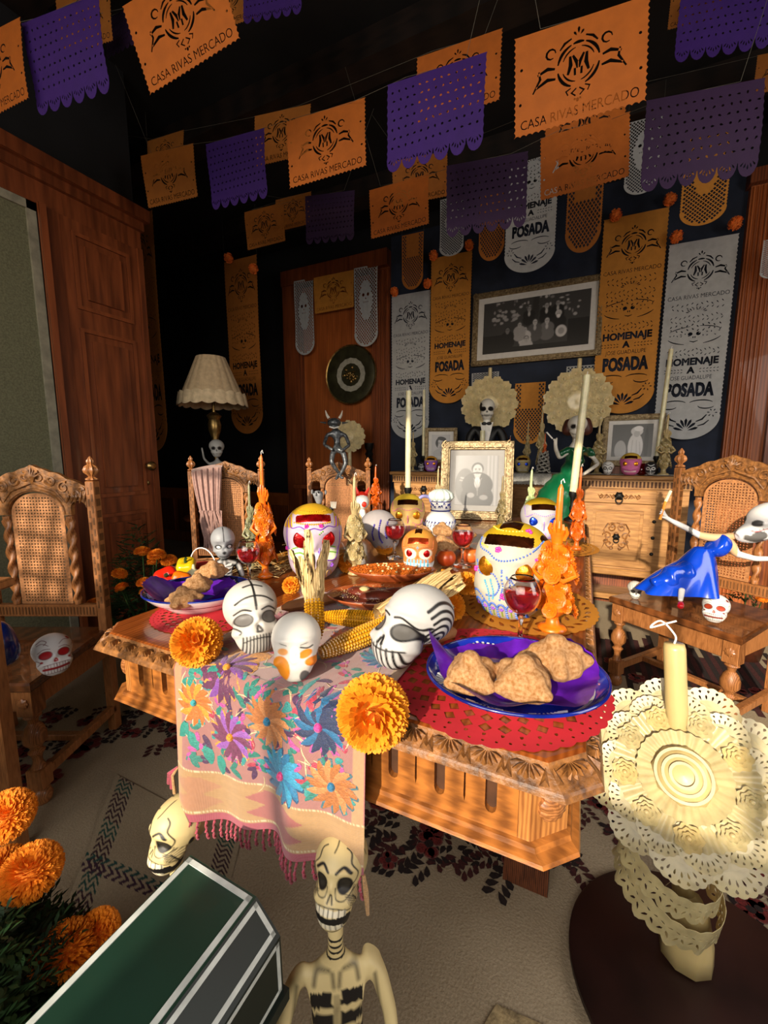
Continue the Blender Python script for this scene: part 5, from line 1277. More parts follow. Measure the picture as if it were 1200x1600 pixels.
# fringe: each twisted tassel its own piece
TAS = thread('#A83C50')
for i in range(34):
    u = (i + .5) / 34; p = cloth(u, 1.0); s_ = q_.uniform(-.006, .006); L_ = q_.uniform(.03, .045)
    n = 9; pts = [p + Vector((s_ * t, -.002 * math.sin(t * 3) + .0015 * math.sin(t * 20), -L_ * t)) for t in [j / n for j in range(n + 1)]]
    mb = MB().tube(pts, [.0018 + .0011 * (j % 2) for j in range(n)] + [.0034], 6)
    part('tassel', mb, TAS, rn)
p = cloth(1.0, 1.0); part('tassel', MB().tube([p, p + Vector((.004, 0, -.03)), p + Vector((.008, -.002, -.065))], [.003, .005, .003], 6), thread('#B98F5C'), rn, label='long tan corner tassel')
for k in range(3): p = cloth(0, .83); part('tassel', MB().tube([p, p + Vector((-.012 - .006 * k, -.004, -.02)), p + Vector((-.012 - .008 * k, -.003, -.06 + .008 * k))], [.002, .003, .0035], 6), TAS if k else thread('#B98F5C'), rn)

# ---- corn cobs with dry husks
KER = mat('yellow_kernels', '#D99A18', .3, var=.2, scale=60, coat=.4); HUSK = mat('dry_husk', '#D2B680', .7, var=.25, scale=14, wood=True, stretch=(8, 8, 1), bump=.4, color2='#A8844E')
def corn(base, tip, R, lab, husk=None):
    base, tip = Vector(base), Vector(tip); L_ = (tip - base).length
    t = thing('corn_cob', lab, 'corn', base, 0, 'yellow corn cobs', rot=(tip - base).to_track_quat('Z', 'Y').to_euler())
    mb = MB(); cob = MB().lathe([(R * .5, 0), (R * .8, L_ * .1), (R * .85, L_ * .6), (R * .5, L_ * .95), (0, L_)], 14)
    rows = int(L_ / (R * .30))
    for j in range(rows):
        z = L_ * (j + .5) / rows; r = R * (1 - .55 * max(0, (z / L_ - .55) / .45) ** 2) * (.75 + .25 * min(1, z / L_ * 6))
        for k in range(14):
            a = 2 * PI * k / 14; mb.ball((r * .9 * math.cos(a), r * .9 * math.sin(a), z), (R * .19, R * .19, R * .15), 5, 4)
    c = part('cob', cob, KER, t); part('kernels', mb, KER, c, kind='stuff')
    if husk:
        for j, (a, L2, w_, fl) in enumerate(husk):
            f = lambda u, v, a=a, L2=L2, w_=w_, fl=fl: ((R * .8 + fl * v ** 1.3) * math.cos(a + (u - .5) * w_ * (1 - v * .85)) + .004 * math.sin(v * 9 + u * 20), (R * .8 + fl * v ** 1.3) * math.sin(a + (u - .5) * w_ * (1 - v * .85)) + .003 * math.sin(u * 26), -L2 * v + R * .8)
            part('husk_leaf', MB().grid(9, 14, f), HUSK, t, smooth='all')
def hk(n, L2, w_, fl, off=0): return [(off + k * 2 * PI / n, L2 * (1 + .2 * ((k * 7) % 3 - 1)), w_, fl * (.6 + .5 * ((k * 5) % 3))) for k in range(n)]
b0 = pz(492, 937, .86); b0 = pc(490, 932, .83); b1 = pc(493, 1000, .80)
corn(b0, b1, .0185, 'upright yellow corn cob with its pale husk pointing up, behind the white skulls', hk(7, .12, 1.6, .02))
b0 = pz(642, 972, .825); b1 = pz(505, 962, .825); corn((*b0.xy, .824), (*b1.xy, .824), .02, 'yellow corn cob lying crosswise behind the zebra-striped skull')
b0 = pz(640, 960, .85); b1 = pz(500, 1020, .825); corn((*b0.xy, .845), (*b1.xy, .824), .021, 'yellow corn cob slanting down toward the small orange and white skull', hk(7, .15, 1.2, .03))
# husk bundles
def huskbundle(p0, p1, n, lab, R0=.012, R1=.035):
    p0, p1 = Vector(p0), Vector(p1); d = p1 - p0; t = thing('dried_husk', lab, 'corn husk', p0, 0, None, rot=d.to_track_quat('Z', 'Y').to_euler()); L_ = d.length; q = random.Random(n)
    for k in range(n):
        a = 2 * PI * k / n; w_ = .010 + .006 * q.random(); ph = q.uniform(0, 6)
        f = lambda u, v, a=a, w_=w_, ph=ph: ((R0 + (R1 - R0) * v) * math.cos(a) * (1 if v < 1 else 1) + (u - .5) * -math.sin(a) * 2 * w_ * (.4 + .8 * math.sin(v * PI * .9 + .2)) + .003 * math.sin(v * 14 + ph), (R0 + (R1 - R0) * v) * math.sin(a) + (u - .5) * math.cos(a) * 2 * w_ + .003 * math.cos(v * 11 + ph), v * L_ * (1 - .1 * ((k * 3) % 4 == 0)) + .0)
        part('husk_leaf', MB().grid(5, 12, f), HUSK, t, smooth='all')
huskbundle(pz(590, 960, .85), pz(705, 905, .87), 12, 'bundle of dried corn husks fanning out behind the zebra-striped skull')
TAMAL = mat('tamal_husk', '#9E6A3E', .7, var=.2, scale=12, bump=.4, color2='#7A4A26')
for k, (x, y, x2, y2) in enumerate(((440, 950, 540, 930), (630, 985, 700, 960), (640, 1005, 712, 985))):
    p0, p1 = pz(x, y, .822), pz(x2, y2, .822)
    tag(part('wrapped_tamal', MB().tube([p0, p0.lerp(p1, .1), p0.lerp(p1, .5), p0.lerp(p1, .9), p1], [.006, .016, .020, .016, .005], 10, flat=.8), TAMAL), ('brown husk parcel left behind the upright corn cob', 'brown husk parcel right of the corn cobs', 'lower brown husk parcel beside the zebra-striped skull')[k], 'tamale')
t = thing('straw_pile', 'scattered dry straw under the tall lilac sugar skull', 'straw', (-.98, 1.12, .802)); mb = MB()
for k in range(160):
    a = q_.uniform(0, PI); x, y = q_.gauss(0, .08), q_.gauss(0, .1); l = q_.uniform(.03, .07); mb.tube([(x, y, q_.uniform(.001, .012)), (x + l * math.cos(a), y + l * math.sin(a), q_.uniform(.001, .02))], .0009, 4)
part('straw', mb, HUSK, t, kind='stuff')

# ---- clay dish of mole and dish of red rice
CLAY = mat('terracotta_glaze', '#B0582E', .3, var=.15, coat=.4); MOLE = mat('mole_sauce', '#4E2016', .3, var=.3, scale=40, bump=.4, coat=.3); MEAT = mat('sauced_meat', '#6E2E1E', .35, var=.25, scale=30, bump=.4, coat=.3); RICE = mat('red_rice', '#C2620E', .6, var=.2, scale=100); SEED = mat('pale_seed', '#D9C48C', .5)
def dish(lab, p, a, b, inner_h):
    t = thing('clay_dish', lab, 'dish', (p.x, p.y, .8015), YAW); part('dish_body', MB().lathe([(.55, 0), (.6, .002), (.9, .022), (1, .03), (1.01, .033), (.98, .034), (.88, .026), (.55, .008), (0, .007)], 44, T(sc=(a, b, 1.0))), CLAY, t, smooth='all'); return t
pm = pz(590, 945, .802); t = dish('oval terracotta dish of dark mole sauce with meat behind the corn', pm, .135, .085, .02)
part('mole_sauce', MB().lathe([(.9, .026), (.6, .031), (0, .033)], 36, T(sc=(.135, .085, 1))), MOLE, t, smooth='all')
for x, y, sx, r in ((.055, .0, .055, .3), (-.04, .01, .045, -.3), (.0, -.025, .05, .1)): part('meat', MB().ball((0, 0, 0), (sx, .026, .014), 16, 8), MEAT, t, (x, y, .034), (0, 0, r))
mb = MB()
for k in range(260): 
    a = q_.uniform(0, 6.28); r = math.sqrt(q_.random()) * .85; mb.ball((r * math.cos(a) * .135, r * math.sin(a) * .085, .0345 + .01 * q_.random() * (r < .5)), .0009, 4, 3)
part('sesame', mb, SEED, t, kind='stuff'); part('onion_slice', MB().lathe([(.012, 0), (.014, .004), (.008, .008), (0, .009)], 16), SEED, t, (-.035, .0, .042))
pm = pz(606, 908, .802); t = dish('oval terracotta dish of orange rice dotted with pale seeds', Vector((pm.x, pm.y + .03, 0)), .14, .075, .02); mb, ms = MB(), MB()
for k in range(1500):
    a = q_.uniform(0, 6.28); r = math.sqrt(q_.random()) * .93; x, y = r * math.cos(a) * .14, r * math.sin(a) * .075; z = .03 + .012 * (1 - r * r) + q_.uniform(0, .002)
    aa = q_.uniform(0, PI); mb.tube([(x, y, z), (x + .004 * math.cos(aa), y + .004 * math.sin(aa), z + q_.uniform(-.001, .002))], .0011, 4)
part('rice_bed', MB().lathe([(.93, .027), (.6, .036), (0, .04)], 30, T(sc=(.14, .075, 1))), RICE, t, smooth='all'); part('rice', mb, RICE, t, kind='stuff')
for k in range(22):
    a = q_.uniform(0, 6.28); r = math.sqrt(q_.random()) * .85; part('corn_kernel', MB().ball((0, 0, 0), (.0042, .0042, .003), 8, 6), SEED, t, (r * math.cos(a) * .14, r * math.sin(a) * .075, .033 + .012 * (1 - r * r)))

# ---- fruit, peppers
def fruit(x, y, z, r, c, c2, lab, nm='peach', cat='fruit', sq=.92):
    p = pz(x, y, z); t = thing(nm, lab, cat, (p.x, p.y, .8015 if z < .85 else z - r), rnd.uniform(0, 6))
    n = 20; prof = [(r * math.sin(PI * i / n) * (1 + .0 * i), r * sq * (1 - math.cos(PI * i / n)) - (.25 * r * math.exp(-((i - n) / 2.2) ** 2))) for i in range(n + 1)]
    part('flesh', MB().lathe(prof, 24), mat(nm + '_skin_' + c[1:], c, .35, var=.2, scale=8, coat=.3, color2=c2), t, smooth='all'); part('stalk', MB().tube([(0, 0, 2 * r * sq - .3 * r), (.002, 0, 2 * r * sq)], .0012, 5), STEM, t)
fruit(697, 873, .83, .035, '#D9702A', '#B82A12', 'orange-red peach under the framed portrait, left of the wine glass'); fruit(735, 868, .83, .033, '#D9802E', '#B8301A', 'orange-red peach right of the wine glass'); fruit(723, 850, .83, .03, '#B82A1E', '#D9782A', 'red apple behind the two peaches', 'apple')
def pepper(x, y, z, r, c, lab, rot):
    p = pz(x, y, z); t = thing('bell_pepper', lab, 'pepper', (p.x, p.y, z), 0, None, rot=rot)
    prof = [(r * .3, -r * .95), (r * .7, -r), (r * .9, -r * .7), (r, 0), (r * 1.05, r * .5), (r * .8, r * .95), (r * .25, r * .8), (0, r * .72)]
    part('flesh', MB().lathe(prof, 32, None, rib=4, ribd=.09), mat('pepper_' + c[1:], c, .18, var=.08, coat=.5), t, smooth='all'); part('stalk', MB().tube([(0, 0, r * .7), (.0, .0, r * 1.1), (.006, .0, r * 1.35)], [.005, .004, .005], 6), STEM, t)
pepper(262, 905, .835, .033, '#C0200E', 'red bell pepper behind the left bread bowl', (.9, .3, .5)); pepper(283, 908, .83, .028, '#D4660E', 'orange bell pepper beside the red one', (1.2, -.4, 1)); pepper(292, 888, .84, .030, '#D9B416', 'yellow bell pepper behind the orange one', (.3, .2, 0))
p = pz(303, 897, .83); t = thing('onion', 'small white onion beside the yellow pepper', 'onion', (p.x, p.y, .8015)); part('bulb', MB().lathe([(.004, 0), (.02, .006), (.027, .02), (.02, .036), (.006, .046), (.003, .06)], 20), mat('onion_skin', '#CFC9A0', .4, var=.1), t, smooth='all')
p = pz(318, 893, .81); t = thing('fruit_basket', 'shallow wicker basket behind the left bread bowl', 'basket', (p.x, p.y, .8015)); bk = MB()
for j in range(5): bk.tube([((.06 + .006 * j) * math.cos(a * PI / 14), (.06 + .006 * j) * math.sin(a * PI / 14), .004 + j * .007) for a in range(29)], .0035, 5)
part('wicker_weave', bk, TAMAL, t, kind='stuff'); part('handle', MB().tube([(-.06 * math.cos(a * PI / 12), 0, .03 + .06 * math.sin(a * PI / 12)) for a in range(13)], .002, 6), WHITE, t); part('napkin', MB().ball((0, 0, .026), (.055, .055, .014), 16, 6), mat('red_napkin', '#B0201A', .7), t)

# ---- blue and white jug
p = pz(682, 838, .802); J = thing('ceramic_jug', 'blue and white ceramic jug with a fluted lid and lilac handle', 'jug', (p.x, p.y + .06, .8015), YAW)
part('jug_body', MB().lathe([(.05, 0), (.052, .004), (.07, .03), (.078, .06), (.07, .09), (.05, .115), (.048, .12)], 36), CER, J, smooth='all'); part('jug_neck', MB().lathe([(.048, .12), (.047, .14), (.05, .17), (.053, .175)], 36), CER, J, smooth='all')
bw_ = MB()
for k in range(26):
    a = 2 * PI * k / 26; z = .145 + .01 * math.sin(k * 2.3); bw_.tube([(x * 1.02 * .0495 / .05, y, z + dz) for x, y, dz in [(.049 * math.cos(a + t), .049 * math.sin(a + t), .012 * math.sin(t * 18)) for t in (0, .06, .12, .18)]], [.001, .003, .003, .001], 5)
    bw_.tube([(.0775 * math.cos(a), .0775 * math.sin(a), .055 + .01 * math.cos(k)), (.074 * math.cos(a + .15), .074 * math.sin(a + .15), .075)], [.001, .004], 5)
part('blue_brushwork', bw_, COB, J, kind='stuff')
for z in (.122, .168): part('blue_band', MB().lathe([(.0505, z), (.0525, z + .003), (.0505, z + .006)], 32, cap=False), COB, J)
part('handle', MB().tube(smoothpath([(-.07, 0, .05), (-.12, 0, .08), (-.13, 0, .14), (-.10, 0, .19), (-.06, 0, .19), (-.048, 0, .165)], 6), .009, 10), mat('lilac_glaze', '#8C8AC0', .15, var=.2, coat=.5), J, smooth='all')
part('fluted_lid', MB().lathe([(.05, .172), (.062, .19), (.055, .212), (.03, .228), (0, .232)], 48, None, rib=12, ribd=.09), mat('pale_mint_glaze', '#C9D6CE', .2, var=.08, coat=.4), J, smooth='all')

# ============================================================= wax candles with flowers and hands
def rosette_mb(mb, M, r, seg=22, q=random):
    for k, (rr, zz) in enumerate(((1.0, 0), (.72, .16), (.45, .28))):
        V = []; F = []; n = seg
        for j, (a_, b_) in enumerate(((.25, -.05), (.7, .02), (1.0, .16))):
            for i in range(n):
                an = 2 * PI * i / n; w_ = 1 + .10 * math.sin(an * 7 + k) * (j > 0); V.append((math.cos(an) * r * rr * a_ * w_, math.sin(an) * r * rr * a_ * w_, r * (zz + b_ + .12 * math.sin(an * 7 + k) * (j == 2))))
        for j in range(2):
            for i in range(n): F.append((j * n + i, j * n + (i + 1) % n, (j + 1) * n + (i + 1) % n, (j + 1) * n + i))
        mb.add(V, F, M)
    mb.ball((0, 0, r * .3), r * .22, 8, 5, M)
def wax(name, c, s=.35): return mat(name, c, .38, var=.1, scale=20, coat=.3, sss=s)
WXO = wax('orange_wax', '#E2700E', .2); WXC = wax('cream_wax', '#B39E6E'); WXG = wax('grey_green_wax', '#8C8A66'); WXP = wax('pale_green_wax', '#B8C68C'); WXY = wax('ivory_wax', '#DDD6AE')
WXD = wax('deep_orange_wax', '#CC5A0C', .2)
def flower_candle(H=1.0, seed=1, hand=True, slim=1.0):
    q = random.Random(seed)
    t = thing('flower_candle', 'x', 'candle', (0, 0, 0), 0, 'moulded wax flower candles')
    part('base', MB().lathe([(.10, 0), (.105, .012), (.085, .03), (.05, .04), (.04, .10), (.05, .13)], 24), WXO, t, smooth='all')
    lo = MB(); up = MB()
    def cluster(mb, z0, z1, r0, r1, n, rr):
        for i in range(n):
            f = (i + .5) / n; z = z0 + (z1 - z0) * f; r = (r0 + (r1 - r0) * f) * slim; a = i * 2.39996
            d = Vector((math.cos(a), math.sin(a), .25)); M = Matrix.Translation((math.cos(a) * r, math.sin(a) * r, z)) @ d.to_track_quat('Z', 'Y').to_matrix().to_4x4()
            rosette_mb(mb, M, rr * q.uniform(.85, 1.15), 14)
    lo.lathe([(.05, .1), (.12 * slim, .16), (.09 * slim, .28), (.045, .36)], 16); up.lathe([(.045, .36), (.11 * slim, .42), (.12 * slim, .5), (.05, .6)], 16)
    cluster(lo, .15, .33, .145, .075, 20, .055); cluster(up, .39, .57, .13, .07, 22, .058)
    part('lower_flowers', lo, WXO, t, kind='stuff'); part('upper_flowers', up, WXO, t, kind='stuff')
    ar = MB()
    for s_ in (-1, 1): ar.tube([(s_ * .10, -.02, .47), (s_ * .15, -.05, .41), (s_ * .08, -.09, .37), (s_ * .02, -.10, .40)], [.022, .02, .018, .014], 8)
    part('arms', ar, WXO, t)
    hm = MB().tube([(0, 0, .55), (0, 0, .62), (0, 0, .68)], [.035, .04, .055], 12, flat=.7)
    if hand:
        for k, (x, l) in enumerate(((-.038, .07), (-.014, .09), (.012, .085), (.036, .065))):
            hm.tube([(x, -.012, .67), (x * 1.3, -.028, .67 + l * .5), (x * 1.1, -.018, .67 + l)], [.016, .015, .009], 8)
        hm.tube([(.045, .0, .63), (.07, -.01, .68), (.06, -.02, .72)], [.015, .014, .009], 8)
    part('hand', hm, WXO, t)
    c = part('candle', MB().tube([(0, .01, .66), (0, .01, .82), (.004, .008, .97), (.005, .008, 1.0)], [.027, .024, .02, .006], 12), WXO, t)
    part('wick', MB().tube([(.005, .008, .995), (.006, .0, 1.02), (.02, -.0, 1.035), (.03, 0, 1.01)], .004, 5), WHITE, c)
    return t
FCA = flower_candle(1, 3); FCB = flower_candle(1, 8, slim=.75)
first_used = {}
def put_candle(src, x, y, H, m, lab, z=.8015, p=None, rz=None, dy=0, wd=1.0):
    p = p or pz(x, y, z); loc = (p[0], p[1] + dy, z)
    mats = {k: m for k in ('base', 'lower_flowers', 'upper_flowers', 'arms', 'hand', 'candle')}
    if src.name not in first_used:
        first_used[src.name] = 1
    o = dup(src, loc, face(loc, rnd.uniform(-15, 15)) if rz is None else rz, lab, sc=(H * wd, H * wd, H), mats=mats)
    return o
put_candle(FCA, 862, 985, .335, WXO, 'big orange wax flower candle beside the largest sugar skull', dy=.01, wd=.92)
put_candle(FCA, 900, 858, .35, WXD, 'orange wax candle figure at the far right of the table, before the green-dressed lady', wd=.6)
put_candle(FCA, 405, 905, .40, WXO, 'tall orange wax flower candle left of the lilac sugar skull', dy=.03, wd=.62)
put_candle(FCB, 378, 893, .30, WXG, 'grey-green wax flower candle before the chair with the shawl', dy=.05, wd=.6)
put_candle(FCA, 548, 900, .33, WXC, 'cream wax flower candle right of the tall lilac sugar skull', dy=.03, wd=.75)
put_candle(FCA, 587, 800, .32, WXD, 'small orange wax flower candle far behind, in front of the wooden doorcase', wd=.85, p=pY(587, 795, 2.68))
put_candle(FCB, 683, 830, .33, WXC, 'cream wax candle just left of the framed portrait on the table', wd=.6)
put_candle(FCB, 782, 838, .30, WXC, 'cream wax candle standing before the lower right corner of the table portrait', wd=.65)
put_candle(FCB, 826, 838, .33, WXP, 'pale green wax candle behind the blue-eyed sugar skull', wd=.75)
def bput(x, H, m, lab, Yd=3.7, wd=.8, z=ZB, src=FCB):
    X0 = pY(x, 740, Yd).x; put_candle(src, 0, 0, H, m, lab, z=z, p=(X0, Yd, z), wd=wd)
bput(822, .42, WXC, 'cream wax candle before the orange sheet, left of two', 3.75, .5); bput(843, .56, WXC, 'cream wax candle before the orange sheet, taller right of two', 3.78, .5)
bput(932, .42, WXC, 'cream wax candle left of the pale portrait on the sideboard', 3.66, .85); bput(1036, .44, WXC, 'cream wax candle at the right end of the sideboard', 3.66, .85)
bput(645, .36, WXC, 'cream wax candle at the left end of the sideboard', 3.66, .7); bput(739, .30, WXC, 'cream wax candle left of the suited bust', 3.72, .4); bput(795, .30, WXD, 'small orange wax candle right of the suited bust', 3.7, .5); bput(849, .32, WXD, 'small orange wax candle behind the white filigree figure', 3.62, .6)
for o in (FCA, FCB):
    for c in [o] + list(o.children_recursive): bpy.data.objects.remove(c)

# tapers and candlesticks
def taper(loc, H, r, lab, hold=None, lean=(0, 0)):
    t = thing('taper_candle', lab, 'candle', loc)
    z0 = 0
    if hold:
        z0 = hold; part('candlestick', MB().lathe([(.045, 0), (.045, .01), (.02, .025), (.012, .05), (.018, hold * .5), (.01, hold * .6), (.014, hold * .85), (.024, hold), (.022, hold + .02), (.0, hold + .02)], 24), IRON, t)
    part('candle', MB().tube([(0, 0, z0), (lean[0] * .5, lean[1] * .5, z0 + H * .5), (lean[0], lean[1], z0 + H)], [r, r, r * .92], 16), WXY, t); part('wick', MB().tube([(*lean, z0 + H), (lean[0] + .004, lean[1], z0 + H + .02)], .002, 5), WHITE, t)
p = pc(637, 813, 2.6); taper((p.x, p.y, .8015), .60, .017, 'tall ivory taper at the far left of the table, in a black holder', .18)
p = pc(893, 808, 2.55); taper((p.x, p.y, .8015), .70, .022, 'tall thick ivory taper in front of the green-dressed skeleton lady', .16, (.035, 0))
taper((pY(661, 740, 3.72).x, 3.72, ZB), .62, .013, 'thin ivory taper left of the portrait of the dark-haired woman', .12); taper((pY(1024, 740, 3.7).x, 3.7, ZB), .78, .016, 'thin ivory taper right of the pale portrait on the sideboard', .12, (.03, 0))
taper((pY(752, 740, 3.55).x, 3.55, ZB), .2, .022, 'short ivory candle showing above the table portrait', .15)
p = pY(577, 755, 3.8); bs = thing('candlestick', 'black turned candlestick before the wooden doorcase', 'candlestick', (p.x, p.y, 0))
part('turned_stem', MB().lathe([(.1, 0), (.1, .03), (.03, .06), (.025, .8), (.05, .86)] + [(.028 + .016 * (k % 2), .88 + k * .03) for k in range(14)] + [(.05, 1.32)], 20), IRON, bs)
ctb = thing('console_table', 'dark console table before the wooden doorcase', 'table', (-2.35, 3.62, 0)); part('top', MB().box(-.33, .33, -.16, .16, .86, .9, bev=.004), DARKW, ctb, smooth=False)
for sx in (-1, 1):
    for sy in (-1, 1): part('leg', MB().box(sx * .29 - .02, sx * .29 + .02, sy * .13 - .02, sy * .13 + .02, 0, .86), DARKW, ctb, smooth=False)

# ---- wax rosette wreaths (velas escamadas)
WXW = wax('wreath_wax', '#D6C496', .2)
def wreath(loc, R, lab, rz, top=True, stem=.2):
    t = thing('wax_rosette', lab, 'candle', loc, rz); q = random.Random(int(R * 1000)); mb = MB()
    part('shaft', MB().tube([(0, 0, -stem), (0, 0, R * .9), (0, 0, R * 1.35 if top else R)], [.02, .018, .016], 12), WXW, t)
    for r_, n, rr in ((.84, 15, .21), (.6, 12, .19), (.38, 9, .14)):
        for k in range(n):
            a = 2 * PI * k / n + r_; M = Matrix.Translation((math.cos(a) * r_ * R, -.025 - .03 * (1 - r_), math.sin(a) * r_ * R)) @ Matrix.Rotation(PI / 2, 4, 'X'); rosette_mb(mb, M, rr * R, 18)
    mb.lathe([(.8 * R, 0), (.8 * R, .006), (0, .012)], 30, T(rot=(PI / 2, 0, 0))); part('wax_blossoms', mb, WXW, t, kind='stuff')
    part('centre_dish', MB().lathe([(.30 * R, 0), (.32 * R, .02), (.25 * R, .025), (0, .015)], 30, T((0, -.035, 0), (PI / 2, 0, 0)), rib=12, ribd=.05), WXW, t)
pw = pc(755, 628, 3.55); wreath((pw.x, 3.90, pw.z), .24, 'cream wax rosette wreath behind the suited skeleton bust', face(pw), True, pw.z - ZB)
pw = pY(902, 628, 3.8); wreath((pw.x, 3.80, pw.z), .25, 'large cream wax rosette with lacy edge above the green-dressed lady', face(pw), True, pw.z - ZB)
pw = pY(546, 682, 3.62); wreath((pw.x, pw.y, pw.z), .15, 'wax rosette behind the dark horned figure', face(pw), False, pw.z - .905)

# ============================================================= framed pictures
SILV = mat('silver_gold_leaf', '#8E7E60', .48, metal=.6, var=.35, scale=60, bump=.5, bscale=80, color2='#5E4A30')
PHOTO = mat('photo_print', '#FFFFFF', .35, var=.04, attr=True)
def frame(lab, W, H, bd, loc, rz, base, items, tilt=0, mount='#CFCCC8', mt=.03, res=(90, 110), easel=True, noise=None, cat='picture frame'):
    t = thing('picture_frame', lab, cat, loc, rot=(R_(tilt), 0, rz))
    x, z = W / 2, H
    for nm, b in (('frame_rail', (-x, x, 0, bd)), ('frame_rail', (-x, x, z - bd, z)), ('frame_stile', (-x, -x + bd, 0, z)), ('frame_stile', (x - bd, x, 0, z))):
        x0, x1, z0, z1 = b; k = bd * .18
        r = part(nm, MB().box(x0, x1, -.012, .015, z0, z1, bev=.004).box(x0 + k, x1 - k, -.02, -.01, z0 + k, z1 - k, bev=.004), SILV, t, smooth=False)
        rel = MB(); L_ = max(x1 - x0, z1 - z0); n = max(3, int(L_ / (bd * .55)))
        for i in range(n):
            f = (i + .5) / n; cx, cz = (x0 + (x1 - x0) * f, (z0 + z1) / 2) if x1 - x0 > z1 - z0 else ((x0 + x1) / 2, z0 + (z1 - z0) * f)
            s_ = 1 if i % 2 else -1; rel.tube([(cx + px, -.021, cz + pz_) for px, _, pz_ in spiral(0, 0, bd * .3, 1.1, s_, s_ * PI / 2, 9)], [bd * .09] * 9 + [bd * .04], 5)
        part('frame_scrolls', rel, SILV, r, kind='stuff')
    part('mount', MB().box(-x + bd * .8, x - bd * .8, .0, .008, bd * .8, z - bd * .8), mat('mount_' + mount[1:], mount, .6, var=.03), t, smooth=False)
    a, b, c, d = -x + bd + mt, x - bd - mt, bd + mt, z - bd - mt; nu, nv = res
    U, V = np.meshgrid(np.linspace(-1, 1, nu), np.linspace(0, 1, nv)); X = np.stack([U.ravel(), U.ravel() * 0, V.ravel()], 1)
    asp = (b - a) / (d - c); X[:, 0] *= asp / 2
    K = paint(X, base, items, .008)
    if noise: K[:, :3] *= noise(X)[:, None]
    mb = MB(); mb.grid(nu, nv, lambda u, v: (a + (b - a) * u, -.003, c + (d - c) * v)); mb.K = [K]; part('photograph', mb, PHOTO, t)
    if easel: part('easel_strut', MB().add([(-.02, .015, H * .7), (.02, .015, H * .7), (.03, .015 + H * .3, 0), (-.03, .015 + H * .3, 0), (-.02, .02, H * .7), (.02, .02, H * .7), (.03, .02 + H * .3, 0), (-.03, .02 + H * .3, 0)], [(0, 1, 2, 3), (7, 6, 5, 4), (0, 4, 5, 1), (2, 6, 7, 3), (0, 3, 7, 4), (1, 5, 6, 2)]), DARKW, t, smooth=False)
    return t
GS = .42
g = lambda v: (v * GS, v * .97 * GS, v * .97 * GS)
def person(cx, cz, s, suit, face_=.55, hair=.03, shirt=None, beard=None):
    L = [('e', 'f', cx, cz - .9 * s, .95 * s, .8 * s, g(suit)), ('e', 'f', cx, cz - 1.7 * s, 1.0 * s, .9 * s, g(suit)), ('e', 'f', cx, cz - .32 * s, .18 * s, .2 * s, g(face_ * .8))]
    if shirt: L += [('e', 'f', cx, cz - .75 * s, .18 * s, .35 * s, g(shirt))]
    L += [('e', 'f', cx, cz + .12 * s, .37 * s, .38 * s, g(hair)), ('e', 'f', cx, cz, .29 * s, .38 * s, g(face_)), ('l', 'f', [(cx - .16 * s, cz + .1 * s), (cx - .06 * s, cz + .11 * s)], .035 * s, g(hair)), ('l', 'f', [(cx + .06 * s, cz + .11 * s), (cx + .16 * s, cz + .1 * s)], .035 * s, g(hair)), ('e', 'f', cx - .11 * s, cz + .04 * s, .045 * s, .03 * s, g(.03)), ('e', 'f', cx + .11 * s, cz + .04 * s, .045 * s, .03 * s, g(.03)), ('l', 'f', [(cx, cz + .02 * s), (cx - .03 * s, cz - .1 * s)], .03 * s, g(face_ * .6)), ('l', 'f', [(cx - .08 * s, cz - .2 * s), (cx + .08 * s, cz - .2 * s)], .035 * s, g(.12))]
    if beard: L += [('e', 'f', cx, cz - .24 * s, .22 * s, .22 * s, g(beard))]
    return L
p = pz(742, 812, .802)
man = [('e', 'f', -.22, .38, .2, .36, g(.12)), ('l', 'f', [(-.3, .55), (-.1, .5)], .03, g(.5)), ('l', 'f', [(-.32, .5), (-.12, .46)], .025, g(.45)), ('p', 'f', lambda U, V, X: (U > .18) & (np.sin(U * 90) > .2), g(.5))] + person(.02, .70, .32, .04, .62, .015, .8) + [('l', 'f', [(-.06, .645), (.02, .655), (.1, .645)], .03, g(.04)), ('l', 'f', [(.02, .5), (.03, .2)], .012, g(.3)), ('l', 'f', [(-.05, .54), (0, .4), (.02, .3)], .014, g(.25)), ('l', 'f', [(.1, .54), (.05, .4), (.03, .3)], .014, g(.25)), ('e', 'f', -.1, .2, .07, .05, g(.35)), ('e', 'f', .15, .16, .08, .05, g(.3))]
frame('ornate silver-gold framed portrait of a moustached man in a dark suit, on the table', .44, .49, .055, (p.x, p.y, .8015), face(p, -2), g(.36), man, -9, mt=.035, mount='#8A8784')
X0 = onb(686, 3.72); GS = .95
frame('small gilt framed portrait of a dark-haired woman on the sideboard', .30, .33, .035, (X0, 3.76, ZB + .07), face((X0, 3.76)), g(.5), [('e', 'f', 0, .62, .25, .27, g(.02)), ('e', 'f', -.02, .56, .15, .23, g(.5)), ('e', 'f', 0, .12, .36, .24, g(.4)), ('e', 'f', 0, .3, .07, .15, g(.42)), ('e', 'f', .04, .82, .2, .09, g(.02), -10), ('e', 'f', -.17, .6, .05, .16, g(.02)), ('e', 'f', .14, .56, .06, .2, g(.02)), ('e', 'f', -.07, .6, .03, .014, g(.02)), ('e', 'f', .04, .6, .03, .014, g(.02)), ('l', 'f', [(-.1, .645), (-.05, .65)], .014, g(.04)), ('l', 'f', [(.02, .65), (.08, .645)], .014, g(.04)), ('l', 'f', [(-.02, .56), (-.03, .5)], .014, g(.25)), ('l', 'f', [(-.06, .43), (.02, .43)], .018, g(.08)), ('l', 'f', [(0, .2), (.02, .1)], .03, g(.06))], -6, mt=.03)
